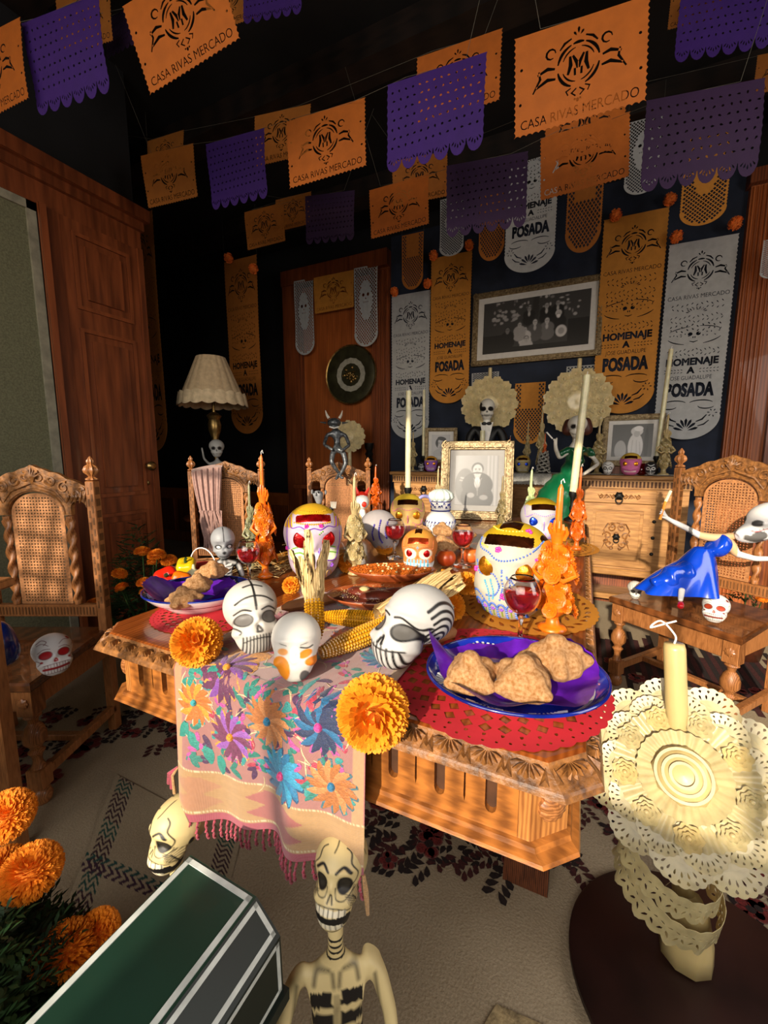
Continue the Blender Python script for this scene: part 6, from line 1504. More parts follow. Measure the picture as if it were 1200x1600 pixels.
box1 = tag(part('wooden_stand', MB().box(-.15, .15, -.08, .09, 0, .07, bev=.003), DARKW, None, (X0, 3.79, ZB)), 'small wooden stand under the portrait of the dark-haired woman', 'stand')
X1 = onb(984, 3.72)
frame('gilt framed pale portrait of a seated woman in white on the sideboard', .42, .40, .045, (X1, 3.76, ZB + .06), face((X1, 3.76)), g(.06), [('e', 'f', .12, .78, .16, .14, g(.55)), ('e', 'f', .1, .3, .2, .42, g(.6)), ('e', 'f', -.3, .2, .16, .3, g(.35)), ('e', 'f', .12, .7, .08, .1, g(.4)), ('e', 'f', .16, .86, .12, .08, g(.7)), ('l', 'f', [(.02, .5), (.0, .1)], .02, g(.4)), ('l', 'f', [(.12, .5), (.14, .1)], .02, g(.42)), ('l', 'f', [(.2, .45), (.24, .1)], .02, g(.42)), ('e', 'f', .38, .4, .06, .5, g(.02))], -6, mt=.03)
tag(part('wooden_stand', MB().box(-.18, .18, -.08, .09, 0, .06, bev=.003), DARKW, None, (X1, 3.79, ZB)), 'small wooden stand under the pale portrait', 'stand')
gp = []
gq = random.Random(4)
for k in range(60): gp.append(('e', 'f', gq.uniform(-.8, .8), gq.uniform(.55, 1), gq.uniform(.01, .035), gq.uniform(.01, .03), g(gq.choice([.3, .4, .2, .5]))))
for k in range(14): gp.append(('e', 'f', gq.uniform(-.8, -.3), gq.uniform(.5, .8), gq.uniform(.02, .05), .03, g(.35)))
gp += [('e', 'f', .02, .8, .06, .4, g(.03))]
for cx, cz, s_, su, fc in ((.22, .80, .13, .015, .35), (.42, .82, .12, .015, .3), (-.1, .78, .12, .02, .3)): gp += person(cx, cz, s_, su, fc, .05, .5)
gp += person(.44, .62, .15, .02, .45, .6, None, .75) + person(.24, .52, .14, .16, .5, .05, .5) + person(.02, .52, .14, .10, .5, .04, .45) + person(-.16, .40, .12, .55, .5, .04) + person(-.27, .5, .12, .35, .45, .06) + person(-.5, .42, .14, .02, .2, .02) + person(-.13, .22, .13, .5, .5, .05) + [('e', 'f', .50, .30, .10, .11, g(.6)), ('e', 'f', .50, .30, .055, .06, g(.35)), ('p', 'f', lambda U, V, X: (V < .1) | ((U < -.45) & (V < .35)), g(.02)), ('p', 'f', lambda U, V, X: (V < .5) & (U > .62), g(.02))]
a_ = pY(738, 570, 3.94); b_ = pY(937, 557, 3.94); tl = pY(738, 470, 3.94)
frame('large gilt framed black and white group photograph on the wall above the sideboard', b_.x - a_.x + .02, tl.z - a_.z + .08, .05, ((a_.x + b_.x) / 2, 3.94, a_.z - .02), 0, g(.05), gp, -2.5, mt=.05, res=(190, 120), easel=False, cat='picture')
# ---- round plate on the wooden doorcase
p = pY(549, 586, 3.93); t = thing('wall_plate', 'round bronze-green plate with a white ring hung on the wooden doorcase', 'plate', p, rot=(PI / 2, 0, 0))
PLG = mat('olive_bronze', '#3A3826', .35, metal=.4, var=.25, scale=12); part('plate_body', MB().lathe([(.2, 0), (.29, .012), (.30, .018), (.292, .022), (.2, .012), (0, .012)], 56), PLG, t, smooth='all')
part('rim', MB().lathe([(.29, .018), (.303, .022), (.298, .03), (.286, .025)], 56, cap=False), BRASS, t); part('white_ring', MB().lathe([(.17, .013), (.168, .017), (.118, .017), (.115, .013)], 48, None, rib=16, ribd=.02, cap=False), mat('dull_white', '#9A988C', .6), t)
rl = MB(); q = random.Random(2)
for k in range(26): a = q.uniform(0, 6.28); r = q.uniform(0, .085); rl.ball((r * math.cos(a), r * math.sin(a), .018), (q.uniform(.01, .022), q.uniform(.01, .02), .012), 8, 5)
part('relief', rl, BRASS, t, kind='stuff')

# ---- lamp on a side table
p = pc(337, 700, 3.25); LX, LY = p.x, p.y
st = thing('side_table', 'dark side table carrying the lamp in the alcove', 'table', (LX, LY, 0)); part('top', MB().lathe([(.24, .70), (.26, .705), (.26, .725), (.24, .73), (0, .73)], 30), DARKW, st); part('pedestal', MB().lathe([(.2, 0), (.2, .03), (.05, .08), (.04, .4), (.06, .6), (.03, .70)], 20), DARKW, st)
lp = thing('table_lamp', 'brass table lamp with a cream pleated scalloped shade', 'lamp', (LX, LY, .73)); part('base', MB().lathe([(.09, 0), (.09, .02), (.04, .05), (.03, .1)], 24), BRASS, lp)
part('stem', MB().lathe([(.03, .1), (.02, .2), (.018, .45), (.02, .5), (.03, .56), (.024, .6), (.045, .66), (.05, .7), (.04, .74), (.055, .77), (.03, .79), (.012, .8), (.01, .95)], 24), BRASS, lp)
zs0, zs1 = 1.2 + (711 - 634) / 656 * 3.25 - .73, 1.2 + (711 - 563) / 656 * 3.25 - .73
SH_ = mat('cream_lampshade', '#C0A682', .8, var=.08, scale=40, sss=.1)
def shf(u, v):
    a = 2 * PI * u; r = .25 - (.25 - .105) * v; r *= 1 + .03 * (abs(math.sin(a * 9)) - .5); z = zs0 + (zs1 - zs0) * v - (.014 * abs(math.sin(a * 9)) if v == 0 else 0); return (r * math.cos(a), r * math.sin(a), z)
part('shade', MB().grid(144, 14, shf, close_u=True), SH_, lp, smooth='all'); part('scalloped_band', MB().grid(144, 3, lambda u, v: (lambda x, y, z: (x * 1.02, y * 1.02, z + .035 * (v) + .012 * abs(math.sin(2 * PI * u * 9)) * v))(*shf(u, .0 + .12 * v)), close_u=True), mat('cream_band', '#CDB692', .8), lp, smooth='all')

# ============================================================= figures
def skin(name, verts, edges, rads, m, parent, sub=2, fn=None, base=None, items=None, disp=None, label=None):
    me = bpy.data.meshes.new(name); me.from_pydata([tuple(v) for v in verts], edges, []); ob = bpy.data.objects.new(name, me); COL.objects.link(ob)
    mod = ob.modifiers.new('s', 'SKIN'); mod.use_smooth_shade = True; mod.branch_smoothing = .6
    for i, sv in enumerate(me.skin_vertices[0].data):
        r = rads[i]; sv.radius = r if hasattr(r, '__len__') else (r, r); sv.use_root = (i == 0)
    s2 = ob.modifiers.new('d', 'SUBSURF'); s2.levels = sub; s2.render_levels = sub
    dg = bpy.context.evaluated_depsgraph_get(); dg.update(); out = bpy.data.meshes.new_from_object(ob.evaluated_get(dg)); out.name = name
    bpy.data.objects.remove(ob)
    if disp:
        for v in out.vertices: v.co = disp(v.co)
    if items is not None:
        X = np.empty(len(out.vertices) * 3, np.float32); out.vertices.foreach_get('co', X); X = X.reshape(-1, 3).astype(float); K = paint(X, base, items, .004)
        at = out.color_attributes.new('Col', 'FLOAT_COLOR', 'POINT'); at.data.foreach_set('color', K.astype(np.float32).ravel())
    out.materials.clear(); out.materials.append(m); out.polygons.foreach_set('use_smooth', [True] * len(out.polygons))
    o = link(name, out, parent)
    if label: o['label'] = label
    return o
CRM = '#D8C38C'
# ---- cream papier-mache skeleton in the foreground
def big_head(parent, H, base, ln, loc, rot, extra=[]):
    X, F = skull_geo(150, 170, cran=((0, .05, .66), (.33, .42, .34)), jaw=((0, -.14, .27), (.22, .24, .29)), sock=.05, cheek=.05, eyes=(.14, .52, .1), nose=.03)
    it = [('e', 'm', .145, .53, .085, .10, BK), ('e', 'm', .145, .53, .055, .07, '#2E2A22'), ('l', 'm', [(.05, .66), (.13, .72), (.22, .66)], .03, BK), ('l', 'm', [(.05, .5), (.07, .4), (.16, .38), (.24, .46)], .012, BK),
          ('l', 'f', [(-.03, .35), (0, .43), (.03, .35)], .02, BK), ('l', 'f', [(-.22, .27), (-.1, .31), (.1, .31), (.22, .27)], .012, BK),
          ('p', 'f', lambda U, V, X: (abs(V - .175) < .045 + .02 * (abs(U) > .1)) & (abs(U) < .22), BK), ('p', 'f', lambda U, V, X: (abs(V - .26) < .032) & (abs(U) < .19), '#E6DCC0'), ('p', 'f', lambda U, V, X: (abs(V - .105) < .035) & (abs(U) < .16), '#E6DCC0'), ('l', 'f', [(-.2, .06), (0, .04), (.2, .06)], .014, BK)]
    it += [('l', 'f', [(x, .30), (x, .225)], .010, BK) for x in np.arange(-.18, .19, .06)] + [('l', 'f', [(x, .14), (x, .07)], .010, BK) for x in np.arange(-.15, .16, .06)]
    it += [('l', 's', [(-.28, .95), (-.22, .85), (-.26, .74), (-.18, .62), (-.2, .5)], .018, BK), ('l', 's', [(-.05, .98), (-.02, .85), (.02, .75)], .016, BK), ('l', 'f', [(0, .98), (.01, .9), (-.01, .84)], .016, BK), ('e', 's', .05, .5, .04, .07, BK), ('l', 's', [(-.2, .4), (-.1, .3), (-.06, .2), (-.12, .1)], .02, BK)]
    for k in range(5): it.append(('l', 's', [(-.3 + .015 * k, .44 - .03 * k), (-.22 + .02 * k, .40 - .03 * k), (-.14 + .02 * k, .36 - .03 * k)], .008, BK)); it.append(('l', 'm', [(.24 + .012 * k, .5 - .02 * k), (.2 + .01 * k, .38 - .02 * k)], .007, BK))
    K = paint(X, base, it + extra); mb = MB(); mb.V = [X * H]; mb.F = F; mb.n = len(X); mb.K = [K]
    return part('head', mb, PAINT, parent, loc, rot, smooth='all')
def puppet(px, py, c, lab, H, headrot, torso=True):
    p = pc(px, py, c); t = thing('skeleton_figure', lab, 'figure', (p.x, p.y, 0), face(p))
    hz = p.z - H * .5
    # body: one skinned surface with torso, hips, arms and legs standing on the carpet
    zn = hz - .062; V = [(0, .02, zn - .155), (0, .02, zn - .09), (0, .02, zn - .045), (0, .015, zn), (0, .01, zn + .035), (0, .01, hz + .02)]; E = [(0, 1), (1, 2), (2, 3), (3, 4), (4, 5)]; R = [.032, .044, .048, .013, .013, .014]
    sh = len(V)
    for s in (-1, 1):
        b = len(V); V += [(s * .048, .02, zn - .028), (s * .068, .018, zn - .05), (s * .085, .0, zn - .105), (s * .09, -.03, zn - .155)]; R += [.018, .015, .012, .011]; E += [(2, b), (b, b + 1), (b + 1, b + 2), (b + 2, b + 3)]
        for k in range(4): b2 = len(V); V.append((s * .09 + (k - 1.5) * .007, -.035 - .004 * k, zn - .18)); R.append(.004); E.append((b + 3, b2))
    for s in (-1, 1):
        b = len(V); V += [(s * .03, .02, zn - .185), (s * .034, .01, .14), (s * .034, .02, .03), (s * .036, -.02, .012)]; R += [.018, .012, .011, .012]; E += [(0, b), (b, b + 1), (b + 1, b + 2), (b + 2, b + 3)]
    it = [('p', 'f', lambda U, V_, X, z=zn, s=s, k=k: (abs(V_ - (z - .058 - k * .036)) < .0125) & (abs(U - s * (.024 + .001 * k)) < .017 + .002 * k), BK) for s in (-1, 1) for k in range(3)]
    it += [('p', 'f', lambda U, V_, X, z=zn, k=k: (abs(V_ - (z + .004 + k * .012)) < .0022) & (abs(U) < .02), BK) for k in range(4)] + [('l', 'm', [(.012, zn - .015), (.03, zn - .018), (.035, zn - .035)], .004, BK), ('l', 'm', [(.006, zn - .02), (.004, zn - .04)], .004, BK), ('l', 'm', [(.062, zn - .04), (.07, zn - .1), (.082, zn - .15)], .0035, BK)]
    it += [('l', 'f', [(-.003, zn - .055 - .006 * k), (.003, zn - .055 - .006 * k)], .0015, BK) for k in range(14)]
    skin('body', V, E, R, PAINT, t, 4, base=CRM, items=it)
    big_head(t, H, CRM, BK, (0, .012, hz), headrot)
    return t
puppet(523, 1396, .635, 'cream skeleton figure with painted black ribs, standing under the fringe tip', .126, (R_(-24), 0, R_(-20)))
puppet(272, 1310, .80, 'cream skeleton figure turned to profile, half hidden by the coffin end', .135, (R_(-8), R_(0), R_(-70)))

# ---- painted coffin on a stand
CFG = mat('coffin_green_lit', '#19382A', .45, var=.12, scale=5, coat=.1); CFB = mat('coffin_dark_paint', '#15201A', .5, var=.2, scale=5); CFW = mat('coffin_white_line', '#C9CFC8', .5)  # green light on the dark coffin is put into the box colour
cf = thing('coffin', 'green-lit black toy coffin edged with white lines at the bottom of the picture', 'coffin', (-.46, .40, .415))
prof = [(-.105, 0), (-.105, .09), (-.078, .143), (.060, .137), (.102, .093), (.104, 0)]
Y0_, Y1_ = -.85, 0.0
part('coffin_box', MB().prism(prof, Y0_, Y1_), CFG, cf, smooth=False)
part('coffin_base', MB().box(-.11, .11, Y0_ - .01, Y1_ + .006, -.02, .0), CFB, cf, smooth=False)
dpan = [((-.078, .143), (.060, .137)), ((.060, .137), (.102, .093)), ((.102, .093), (.104, 0))]
for k, (a, b) in enumerate(dpan):
    a, b = Vector((a[0], 0, a[1])), Vector((b[0], 0, b[1])); n = Vector((-(b - a).z, 0, (b - a).x)).normalized(); dr_ = (b - a).normalized(); L_ = (b - a).length
    if n.z < 0 and k < 2: n = -n
    if k == 2: n = Vector((1, 0, 0))
    M = Matrix.Identity(4)
    def strip(u0, u1, v0, v1, m, nm, h=.0012):
        q = [a + dr_ * u + Vector((0, v, 0)) for u, v in ((u0, v0), (u1, v0), (u1, v1), (u0, v1))]; V = [tuple(x + n * h) for x in q] + [tuple(x - n * .0005) for x in q]
        part(nm, MB().add(V, [(0, 1, 2, 3), (7, 6, 5, 4), (0, 4, 5, 1), (1, 5, 6, 2), (2, 6, 7, 3), (3, 7, 4, 0)]), m, cf, smooth=False)
    e = .007 if k else .004; w_ = .0065 if k else .008
    if k: strip(0, L_, Y0_, Y1_, CFB, 'dark_panel', .0006)
    strip(e * .5, e * .5 + w_, Y0_ + .01, Y1_ - .004, CFW, 'white_line'); strip(L_ - e - w_, L_ - e, Y0_ + .01, Y1_ - .004, CFW, 'white_line'); strip(e * .5, L_ - e, Y1_ - .004 - w_, Y1_ - .004, CFW, 'white_line')
st = thing('low_stool', 'low dark stool under the coffin', 'stool', (-.46, 0, 0)); part('stool_top', MB().box(-.09, .09, -.35, .3, .37, .394, bev=.004), DARKW, st, smooth=False)
for sx in (-1, 1):
    for y in (-.3, .25): part('leg', MB().box(sx * .07 - .015, sx * .07 + .015, y - .015, y + .015, 0, .37), DARKW, st, smooth=False)

# ---- great scaled wax candle on its round dark board
bd = tag(part('round_board', MB().lathe([(.275, .0), (.28, .004), (.28, .016), (.274, .02), (0, .02)], 64), mat('dark_brown_board', '#2E1712', .45, var=.3, scale=5), None, (.315, 1.0, .004)), 'dark brown round board on the carpet under the great wax candle', 'board')
B0, B1 = Vector((.285, 1.06, .026)), Vector((.215, 1.12, .765)); ax = (B1 - B0)
WXB = mat('great_candle_wax', '#C6B078', .4, var=.06, scale=8, coat=.2, sss=.25); WXL = mat('lace_wax', '#BCAC7E', .4, var=.12, scale=30, coat=.2, sss=.3)
gc = thing('scaled_candle', 'great pale wax candle with lacy wax rosette discs and ruffled bands, at the right', 'candle', B0)
part('shaft', MB().tube([Vector((0, 0, 0)), ax * .5, ax * .985, ax], [.0225, .0225, .0225, .02], 24), WXB, gc, smooth='all')
part('candle_foot', MB().lathe([(.030, 0), (.055, .004), (.052, .05), (.038, .12), (.02, .16)], 9, T((0, 0, 0))), WXB, gc, smooth='all')
wk = [ax, ax + Vector((.0, 0, .02)), ax + Vector((-.03, 0, .05)), ax + Vector((-.05, 0, .03)), ax + Vector((-.02, 0, .045)), ax + Vector((.0, 0, .055))]; part('wick', MB().tube(smoothpath(wk, 5), .0022, 6), WHITE, gc)
Cc = pc(1068, 1212, .93) - B0; nrm = (Vector((0, 0, CAMH)) - (Cc + B0)).normalized(); Q = nrm.to_track_quat('Z', 'Y').to_matrix().to_4x4()
def lace_fan(R, n=10):      # round lace lobe with drop-shaped holes
    o = []
    for i in range(n * 2 * 4): a = 2 * PI * i / (n * 8); o.append((R * (1 + .05 * abs(math.sin(PI * (i % 4) / 4))) * math.cos(a), R * (1 + .05 * abs(math.sin(PI * (i % 4) / 4))) * math.sin(a)))
    P = [o]
    for i in range(n * 2): a = 2 * PI * i / (n * 2); P.append(drop(R * .88 * math.cos(a), R * .88 * math.sin(a), R * .13, R * .1, a)); P.append(drop(R * .66 * math.cos(a + .1), R * .66 * math.sin(a + .1), R * .2, R * .07, a + .1))
    return cutsheet('lace_lobe', P, .0007, lambda x, y, z: (x, y, z + .10 * (x * x + y * y) / R), WXL)
LF = lace_fan(.058); LF2 = lace_fan(.046)
for k in range(11):
    a = 2 * PI * k / 11 + .2; l = Matrix.Translation(Cc) @ Q @ Matrix.Translation((math.cos(a) * .148, math.sin(a) * .148, -.018 - .004 * (k % 2))); o = link('lace_lobe', LF, gc); o.matrix_local = l @ Matrix.Rotation(a, 4, 'Z'); o = link('lace_lobe', LF2, gc); o.matrix_local = Matrix.Translation(Cc) @ Q @ Matrix.Translation((math.cos(a + .28) * .122, math.sin(a + .28) * .122, -.002 + .004 * (k % 3))) @ Matrix.Rotation(a, 4, 'Z')
def ridged(R0, R1, z0, z1, n, amp, nm, holes=0, sh=True):
    mb = MB(); seg = n * 6
    def f(u, v):
        a = 2 * PI * u; r = R0 + (R1 - R0) * v; w_ = math.sin(a * n); r *= 1 + .015 * w_ * v; return (r * math.cos(a), r * math.sin(a), z0 + (z1 - z0) * v ** 1.5 + amp * w_ * v)
    mb.grid(seg, 8, f, close_u=True); o = part(nm, mb, WXL, gc, smooth='all'); o.matrix_local = Matrix.Translation(Cc) @ Q; return o
o = part('backing_disc', MB().lathe([(.165, -.016), (.166, -.012), (0, -.008)], 48), WXL, gc); o.matrix_local = Matrix.Translation(Cc) @ Q
ridged(.0, .135, .0, .016, 36, .0022, 'ridged_disc'); ridged(.0, .088, .012, .034, 30, .0018, 'inner_ridged_disc')
for k in range(9):
    a = 2 * PI * k / 9; rm = MB(); rosette_mb(rm, Matrix.Identity(4), .026, 26); o = part('wax_flower', rm, WXB if k % 2 else WXL, gc, smooth='all'); o.matrix_local = Matrix.Translation(Cc) @ Q @ Matrix.Translation((math.cos(a) * .114, math.sin(a) * .114, .017))
cd = MB(); rings = [(.058, .026), (.06, .034), (.048, .050), (.028, .058), (0, .060)]; cd.lathe(rings, 8); o = part('centre_dome', cd, WXB, gc, smooth='all'); o.matrix_local = Matrix.Translation(Cc) @ Q
for k in range(3): o = part('dome_petal', MB().lathe([(.05 - k * .014, .044 + .008 * k), (.054 - k * .014, .05 + .008 * k), (.048 - k * .014, .05 + .008 * k)], 32, cap=False), WXL, gc); o.matrix_local = Matrix.Translation(Cc) @ Q
def band(t, R, h, tilt, nm='lace_band', dv=Vector((0, 0, 0)), ph=0):
    c_ = ax * t + dv; nb = 22; P = [[(0, 0)] + [(0, -h * .8)] + [(x, y) for x, y in scallop(((0, -h * .8), (2 * PI * R, -h * .8)), nb, h * .2)] + [(2 * PI * R, -h * .8), (2 * PI * R, 0)] + scallop(((2 * PI * R, 0), (0, 0)), nb, .004)]
    P[0] = P[0][1:]
    for i in range(nb * 2):
        x = 2 * PI * R * (i + .5) / (nb * 2); P.append(drop(x, -h * .62, h * .26, h * .08, PI / 2 + .5 * (-1) ** i)); P.append(drop(x, -h * .32, h * .16, h * .06, .4 * (-1) ** i))
    # strips along x so the band bends smoothly
    me = cutsheet(nm, P, .0006, None, WXL); bm = bmesh.new(); bm.from_mesh(me)
    for k in range(1, 40): bmesh.ops.bisect_plane(bm, geom=bm.verts[:] + bm.edges[:] + bm.faces[:], plane_co=(2 * PI * R * k / 40, 0, 0), plane_no=(1, 0, 0))
    for v in bm.verts: a = v.co.x / R + ph; r = R + v.co.z + .003 * math.sin(a * 11) * (-v.co.y / h) + .012 * (-v.co.y / h); v.co = (r * math.cos(a), r * math.sin(a), v.co.y)
    bm.to_mesh(me); bm.free(); o = link(nm, me, gc, c_, (R_(tilt[0]), R_(tilt[1]), 0)); return o
band(.46, .078, .058, (14, 8), dv=Vector((-.005, -.0, .02))); band(.27, .098, .055, (12, 16), dv=Vector((-.02, .0, .045)), ph=1); band(.20, .102, .065, (14, 16), dv=Vector((-.02, .0, .04)), ph=2)
for t_, R in ((.42, .078), (.27, .098)):
    for a in (0, 2.1, 4.2): part('wire', MB().tube([ax * t_, ax * t_ + Vector((R * math.cos(a), R * math.sin(a), .03))], .0008, 5), SILV, gc)
for t_, a in ((.45, .1), (.28, .05)): p = ax * t_ + Vector((math.cos(a) * .105, math.sin(a) * .105, .03)); part('wax_bow', MB().lathe([(.004, 0), (.006, .006), (.018, .02), (.02, .024)], 16, T(tuple(p), (0, 1.4, a)), rib=8, ribd=.15), WXL, gc)

# ---- blue-dressed skeleton on the right chair
BLUE = mat('glossy_blue_paint', '#0A3FBE', .2, var=.12, scale=8, coat=.7, bump=.25, bscale=14); SKN = '#D9B084'
c0 = 1.82; P_ = lambda x, y, c=c0: pc(x, y, c)
o_ = P_(1075, 925, 1.9); bw = thing('dancing_skeleton_figure', 'skeleton figure in a glossy blue dress arching backwards on the right chair', 'figure', (o_.x, o_.y, .479))
lo = lambda x, y, c=c0: P_(x, y, c) - Vector((o_.x, o_.y, .479))
def folds(o3): return lambda v: v + Vector((.006 * math.sin(v.z * 70 + v.x * 50), .006 * math.sin(v.x * 90), .004 * math.sin(v.x * 60 + v.y * 40)))
wst, hem = lo(1098, 856), lo(1072, 922, 1.86); lft = -CR
def skf(u, v):
    a = 2 * PI * u; c = wst.lerp(hem, v); r = .030 + .085 * v ** .8 * (1 + .18 * math.sin(a * 5 + 1.5) * v + .08 * math.sin(a * 9) * v); 
    p = c + CR * (r * math.cos(a) * 1.15) + CR.cross(Vector((0, 0, 1))) * (-r * math.sin(a) * .9)
    L_ = max(0, -math.cos(a)) * max(0, v - .35); p += lft * L_ * .13 + Vector((0, 0, .02 * L_ * 6 * (1 - v))); p.z -= .012 * v * math.sin(a * 5) * 0
    if v > .999: p.z = max(p.z, .004)
    p.z = max(p.z, .003); return tuple(p)
part('skirt', MB().grid(90, 26, skf, close_u=True), BLUE, bw, smooth='all')
skin('train', [lo(1085, 885), lo(1060, 897), lo(1035, 908), lo(1018, 914)], [(0, 1), (1, 2), (2, 3)], [.045, .052, .042, .022], BLUE, bw, 3, disp=folds(0))
skin('bodice', [lo(1112, 846), lo(1120, 852), lo(1136, 860)], [(0, 1), (1, 2)], [.052, .062, .045], BLUE, bw, 3)
V = [lo(1122, 832), lo(1108, 840), lo(1092, 836), lo(1078, 828), lo(1062, 820), lo(1044, 811), lo(1036, 801), lo(1140, 850), lo(1150, 865), lo(1165, 869), lo(1180, 873), lo(1205, 873), lo(1130, 838), lo(1148, 838), lo(1162, 826), lo(1100, 858), lo(1094, 852), lo(1031, 799), lo(1030, 803), lo(1034, 795), lo(1036, 794), lo(1032, 807)]
E = [(0, 1), (1, 2), (2, 3), (3, 4), (4, 5), (5, 6), (0, 7), (7, 8), (8, 9), (9, 10), (10, 11), (0, 12), (12, 13), (13, 14), (6, 17), (6, 18), (6, 19), (6, 20), (5, 21)]
V = [v for i, v in enumerate(V) if i not in (15, 16)]; E = [tuple(x - 2 if x > 16 else x for x in e) for e in E]
X0c = lo(1092, 836).x; X1c = lo(1150, 865).x
skin('body', V, E, [.026, .024, .016, .013, .013, .010, .008, .026, .017, .014, .013, .011, .022, .016, .018, .003, .003, .003, .003, .003], PAINT, bw, 2, base='#DAD8D6', items=[('p', 'f', lambda U, V_, X: (U > X0c) & (U < X1c), SKN)] + [('p', 'f', lambda U, V_, X, x=lo(*q).x: abs(U - x) < .008, '#6E6C6A') for q in ((1078, 828), (1180, 873))] + [('p', 'b', lambda U, V_, X: (U > X0c) & (U < X1c), SKN)])
skin('leg', [lo(1066, 918, 1.76), lo(1064, 932, 1.75), lo(1063, 940, 1.74)], [(0, 1), (1, 2)], [.014, .011, .009], mat('white_stocking', '#DCDAD8', .4), bw, 2); skin('red_shoe', [lo(1064, 941, 1.745), lo(1063, 950, 1.72)], [(0, 1)], [.012, .014], mat('red_shoe_paint', '#B81420', .25, coat=.5), bw, 2)
part('held_candle', MB().tube([lo(1031, 812), lo(1040, 784)], .006, 8), mat('orange_candle', '#E08A14', .4), bw); part('candle_tip', MB().tube([lo(1040, 784), lo(1048, 767)], .0065, 8), WXY, bw)
X, F = skull_geo(90, 110, cran=((0, .12, .62), (.33, .46, .32)), jaw=((0, -.22, .36), (.22, .4, .22)), sock=.04)
K = paint(X, '#D9D7D6', [('e', 's', -.42, .30, .3, .06, '#55524F', -25), ('e', 's', -.3, .36, .14, .09, '#55524F'), ('l', 's', [(-.62, .2), (-.4, .14), (-.2, .2), (-.1, .3)], .018, '#B0202A'), ('l', 's', [(-.55, .52), (-.35, .45), (-.15, .5), (-.08, .6)], .014, '#B0202A'), ('e', 'm', .15, .62, .08, .07, '#3A3838')] + [('l', 's', [(-.58 + k * .06, .5), (-.56 + k * .06, .42)], .008, BK) for k in range(7)] + [('l', 's', [(-.1, .5), (0, .3), (.1, .25)], .012, BK), ('l', 's', [(.05, .7), (.0, .5), (.1, .4)], .014, BK)])
mb = MB(); mb.V = [X * .20]; mb.F = F; mb.n = len(X); mb.K = [K]; hp = lo(1194, 852, 1.80)
part('head', mb, PAINT, bw, hp, (R_(12), R_(8), YAW + R_(-88)), smooth='all')

# ---- blue dress and armrest fragment at the far left
p = pc(4, 1035, 1.25); t = thing('blue_dressed_figure', 'glossy dark blue dress of a figure cut off by the left edge', 'figure', (p.x, p.y, p.z)); skin('skirt', [(0, 0, -.02), (0, 0, .06), (-.03, 0, .13)], [(0, 1), (1, 2)], [.05, .05, .03], mat('deep_blue_paint', '#08287A', .25, coat=.6), t, 2)
p = pc(-16, 912, 1.15); t = thing('wooden_armchair', 'light wooden armchair of which only the arm shows at the left edge', 'chair', (p.x, p.y, 0), YAW); az_ = p.z
part('armrest', MB().box(-.45, .045, -.03, .03, az_ - .015, az_ + .012, bev=.006), CHW, t, smooth=False); part('seat', MB().box(-.5, -.04, -.45, .02, .42, .46, bev=.004), SEATW, t, smooth=False)
for x in (-.02, -.47):
    for y in (0, -.43): part('post', MB().box(x - .018, x + .018, y - .02, y + .02, 0, az_ - .015), CHW, t, smooth=False)
part('armrest', MB().box(-.45, .03, -.46, -.40, az_ - .015, az_ + .012, bev=.006), CHW, t, smooth=False)

# ---- green-dressed skeleton lady
GRN = mat('green_dress_paint', '#0E5A36', .28, var=.2, scale=6, coat=.5, bump=.2, bscale=12); p = pc(900, 700, 2.95); LAD = thing('skeleton_lady', 'skeleton lady in a long green dress with brown hair, standing behind the table', 'figure', (p.x, p.y, 0), face(p))
R3 = Matrix.Rotation(-face(p), 4, 'Z'); ll = lambda x, y, dy=0: R3 @ (pc(x, y, 2.95) - Vector((p.x, p.y, 0))) + Vector((0, dy, 0))
skin('dress', [ll(897, 735), ll(899, 712), ll(902, 697), ll(884, 752), ll(868, 775), ll(860, 810), Vector((-.1, 0, .35)), Vector((-.1, 0, .06)), ll(882, 703), ll(874, 712), ll(918, 703), ll(928, 714)], [(0, 1), (1, 2), (0, 3), (3, 4), (4, 5), (5, 6), (6, 7), (2, 8), (8, 9), (2, 10), (10, 11)], [.075, .065, .07, .10, .13, .17, .22, .26, .04, .035, .04, .032], GRN, LAD, 3, disp=folds(0))
skin('body', [ll(901, 694), ll(901, 686), ll(900, 678), ll(874, 716), ll(869, 702, -.05), ll(868, 692, -.06), ll(928, 716), ll(934, 725, -.04), ll(915, 738, -.1), ll(905, 742, -.12), ll(866, 686, -.06), ll(871, 684, -.06), ll(900, 746, -.12), ll(898, 741, -.12)], [(0, 1), (1, 2), (0, 3), (3, 4), (4, 5), (0, 6), (6, 7), (7, 8), (8, 9), (5, 10), (5, 11), (9, 12), (9, 13)], [.03, .02, .02, .015, .014, .016, .015, .014, .012, .014, .005, .005, .005, .005], mat('bone_paint', '#CFC9BC', .5), LAD, 2)
hd = ll(902, 668)
skull('x', 'x', .16, None, 0, '#D8D2C6', [('e', 'm', .16, .5, .11, .1, BK), ('l', 'f', [(0, .4), (0, .33)], .05, BK), ('l', 'f', [(-.2, .18), (0, .16), (.2, .18)], .025, BK)], res=(50, 60), parent=LAD, partname='head').shell.location = hd - Vector((0, 0, .075))
skin('hair', [hd + Vector((0, .05, .03)), hd + Vector((0, .04, .09)), hd + Vector((-.055, .03, .03)), hd + Vector((-.075, .03, -.06)), hd + Vector((.055, .03, .03)), hd + Vector((.075, .03, -.06)), hd + Vector((0, .07, -.08))], [(0, 1), (0, 2), (2, 3), (0, 4), (4, 5), (0, 6)], [.085, .065, .055, .05, .055, .05, .07], mat('brown_hair_paint', '#4A241A', .5, var=.2), LAD, 2)
q = ll(864, 686, -.06); part('cigarette', MB().tube([q, q + Vector((-.04, -.01, .045))], .005, 6), WHITE, LAD)
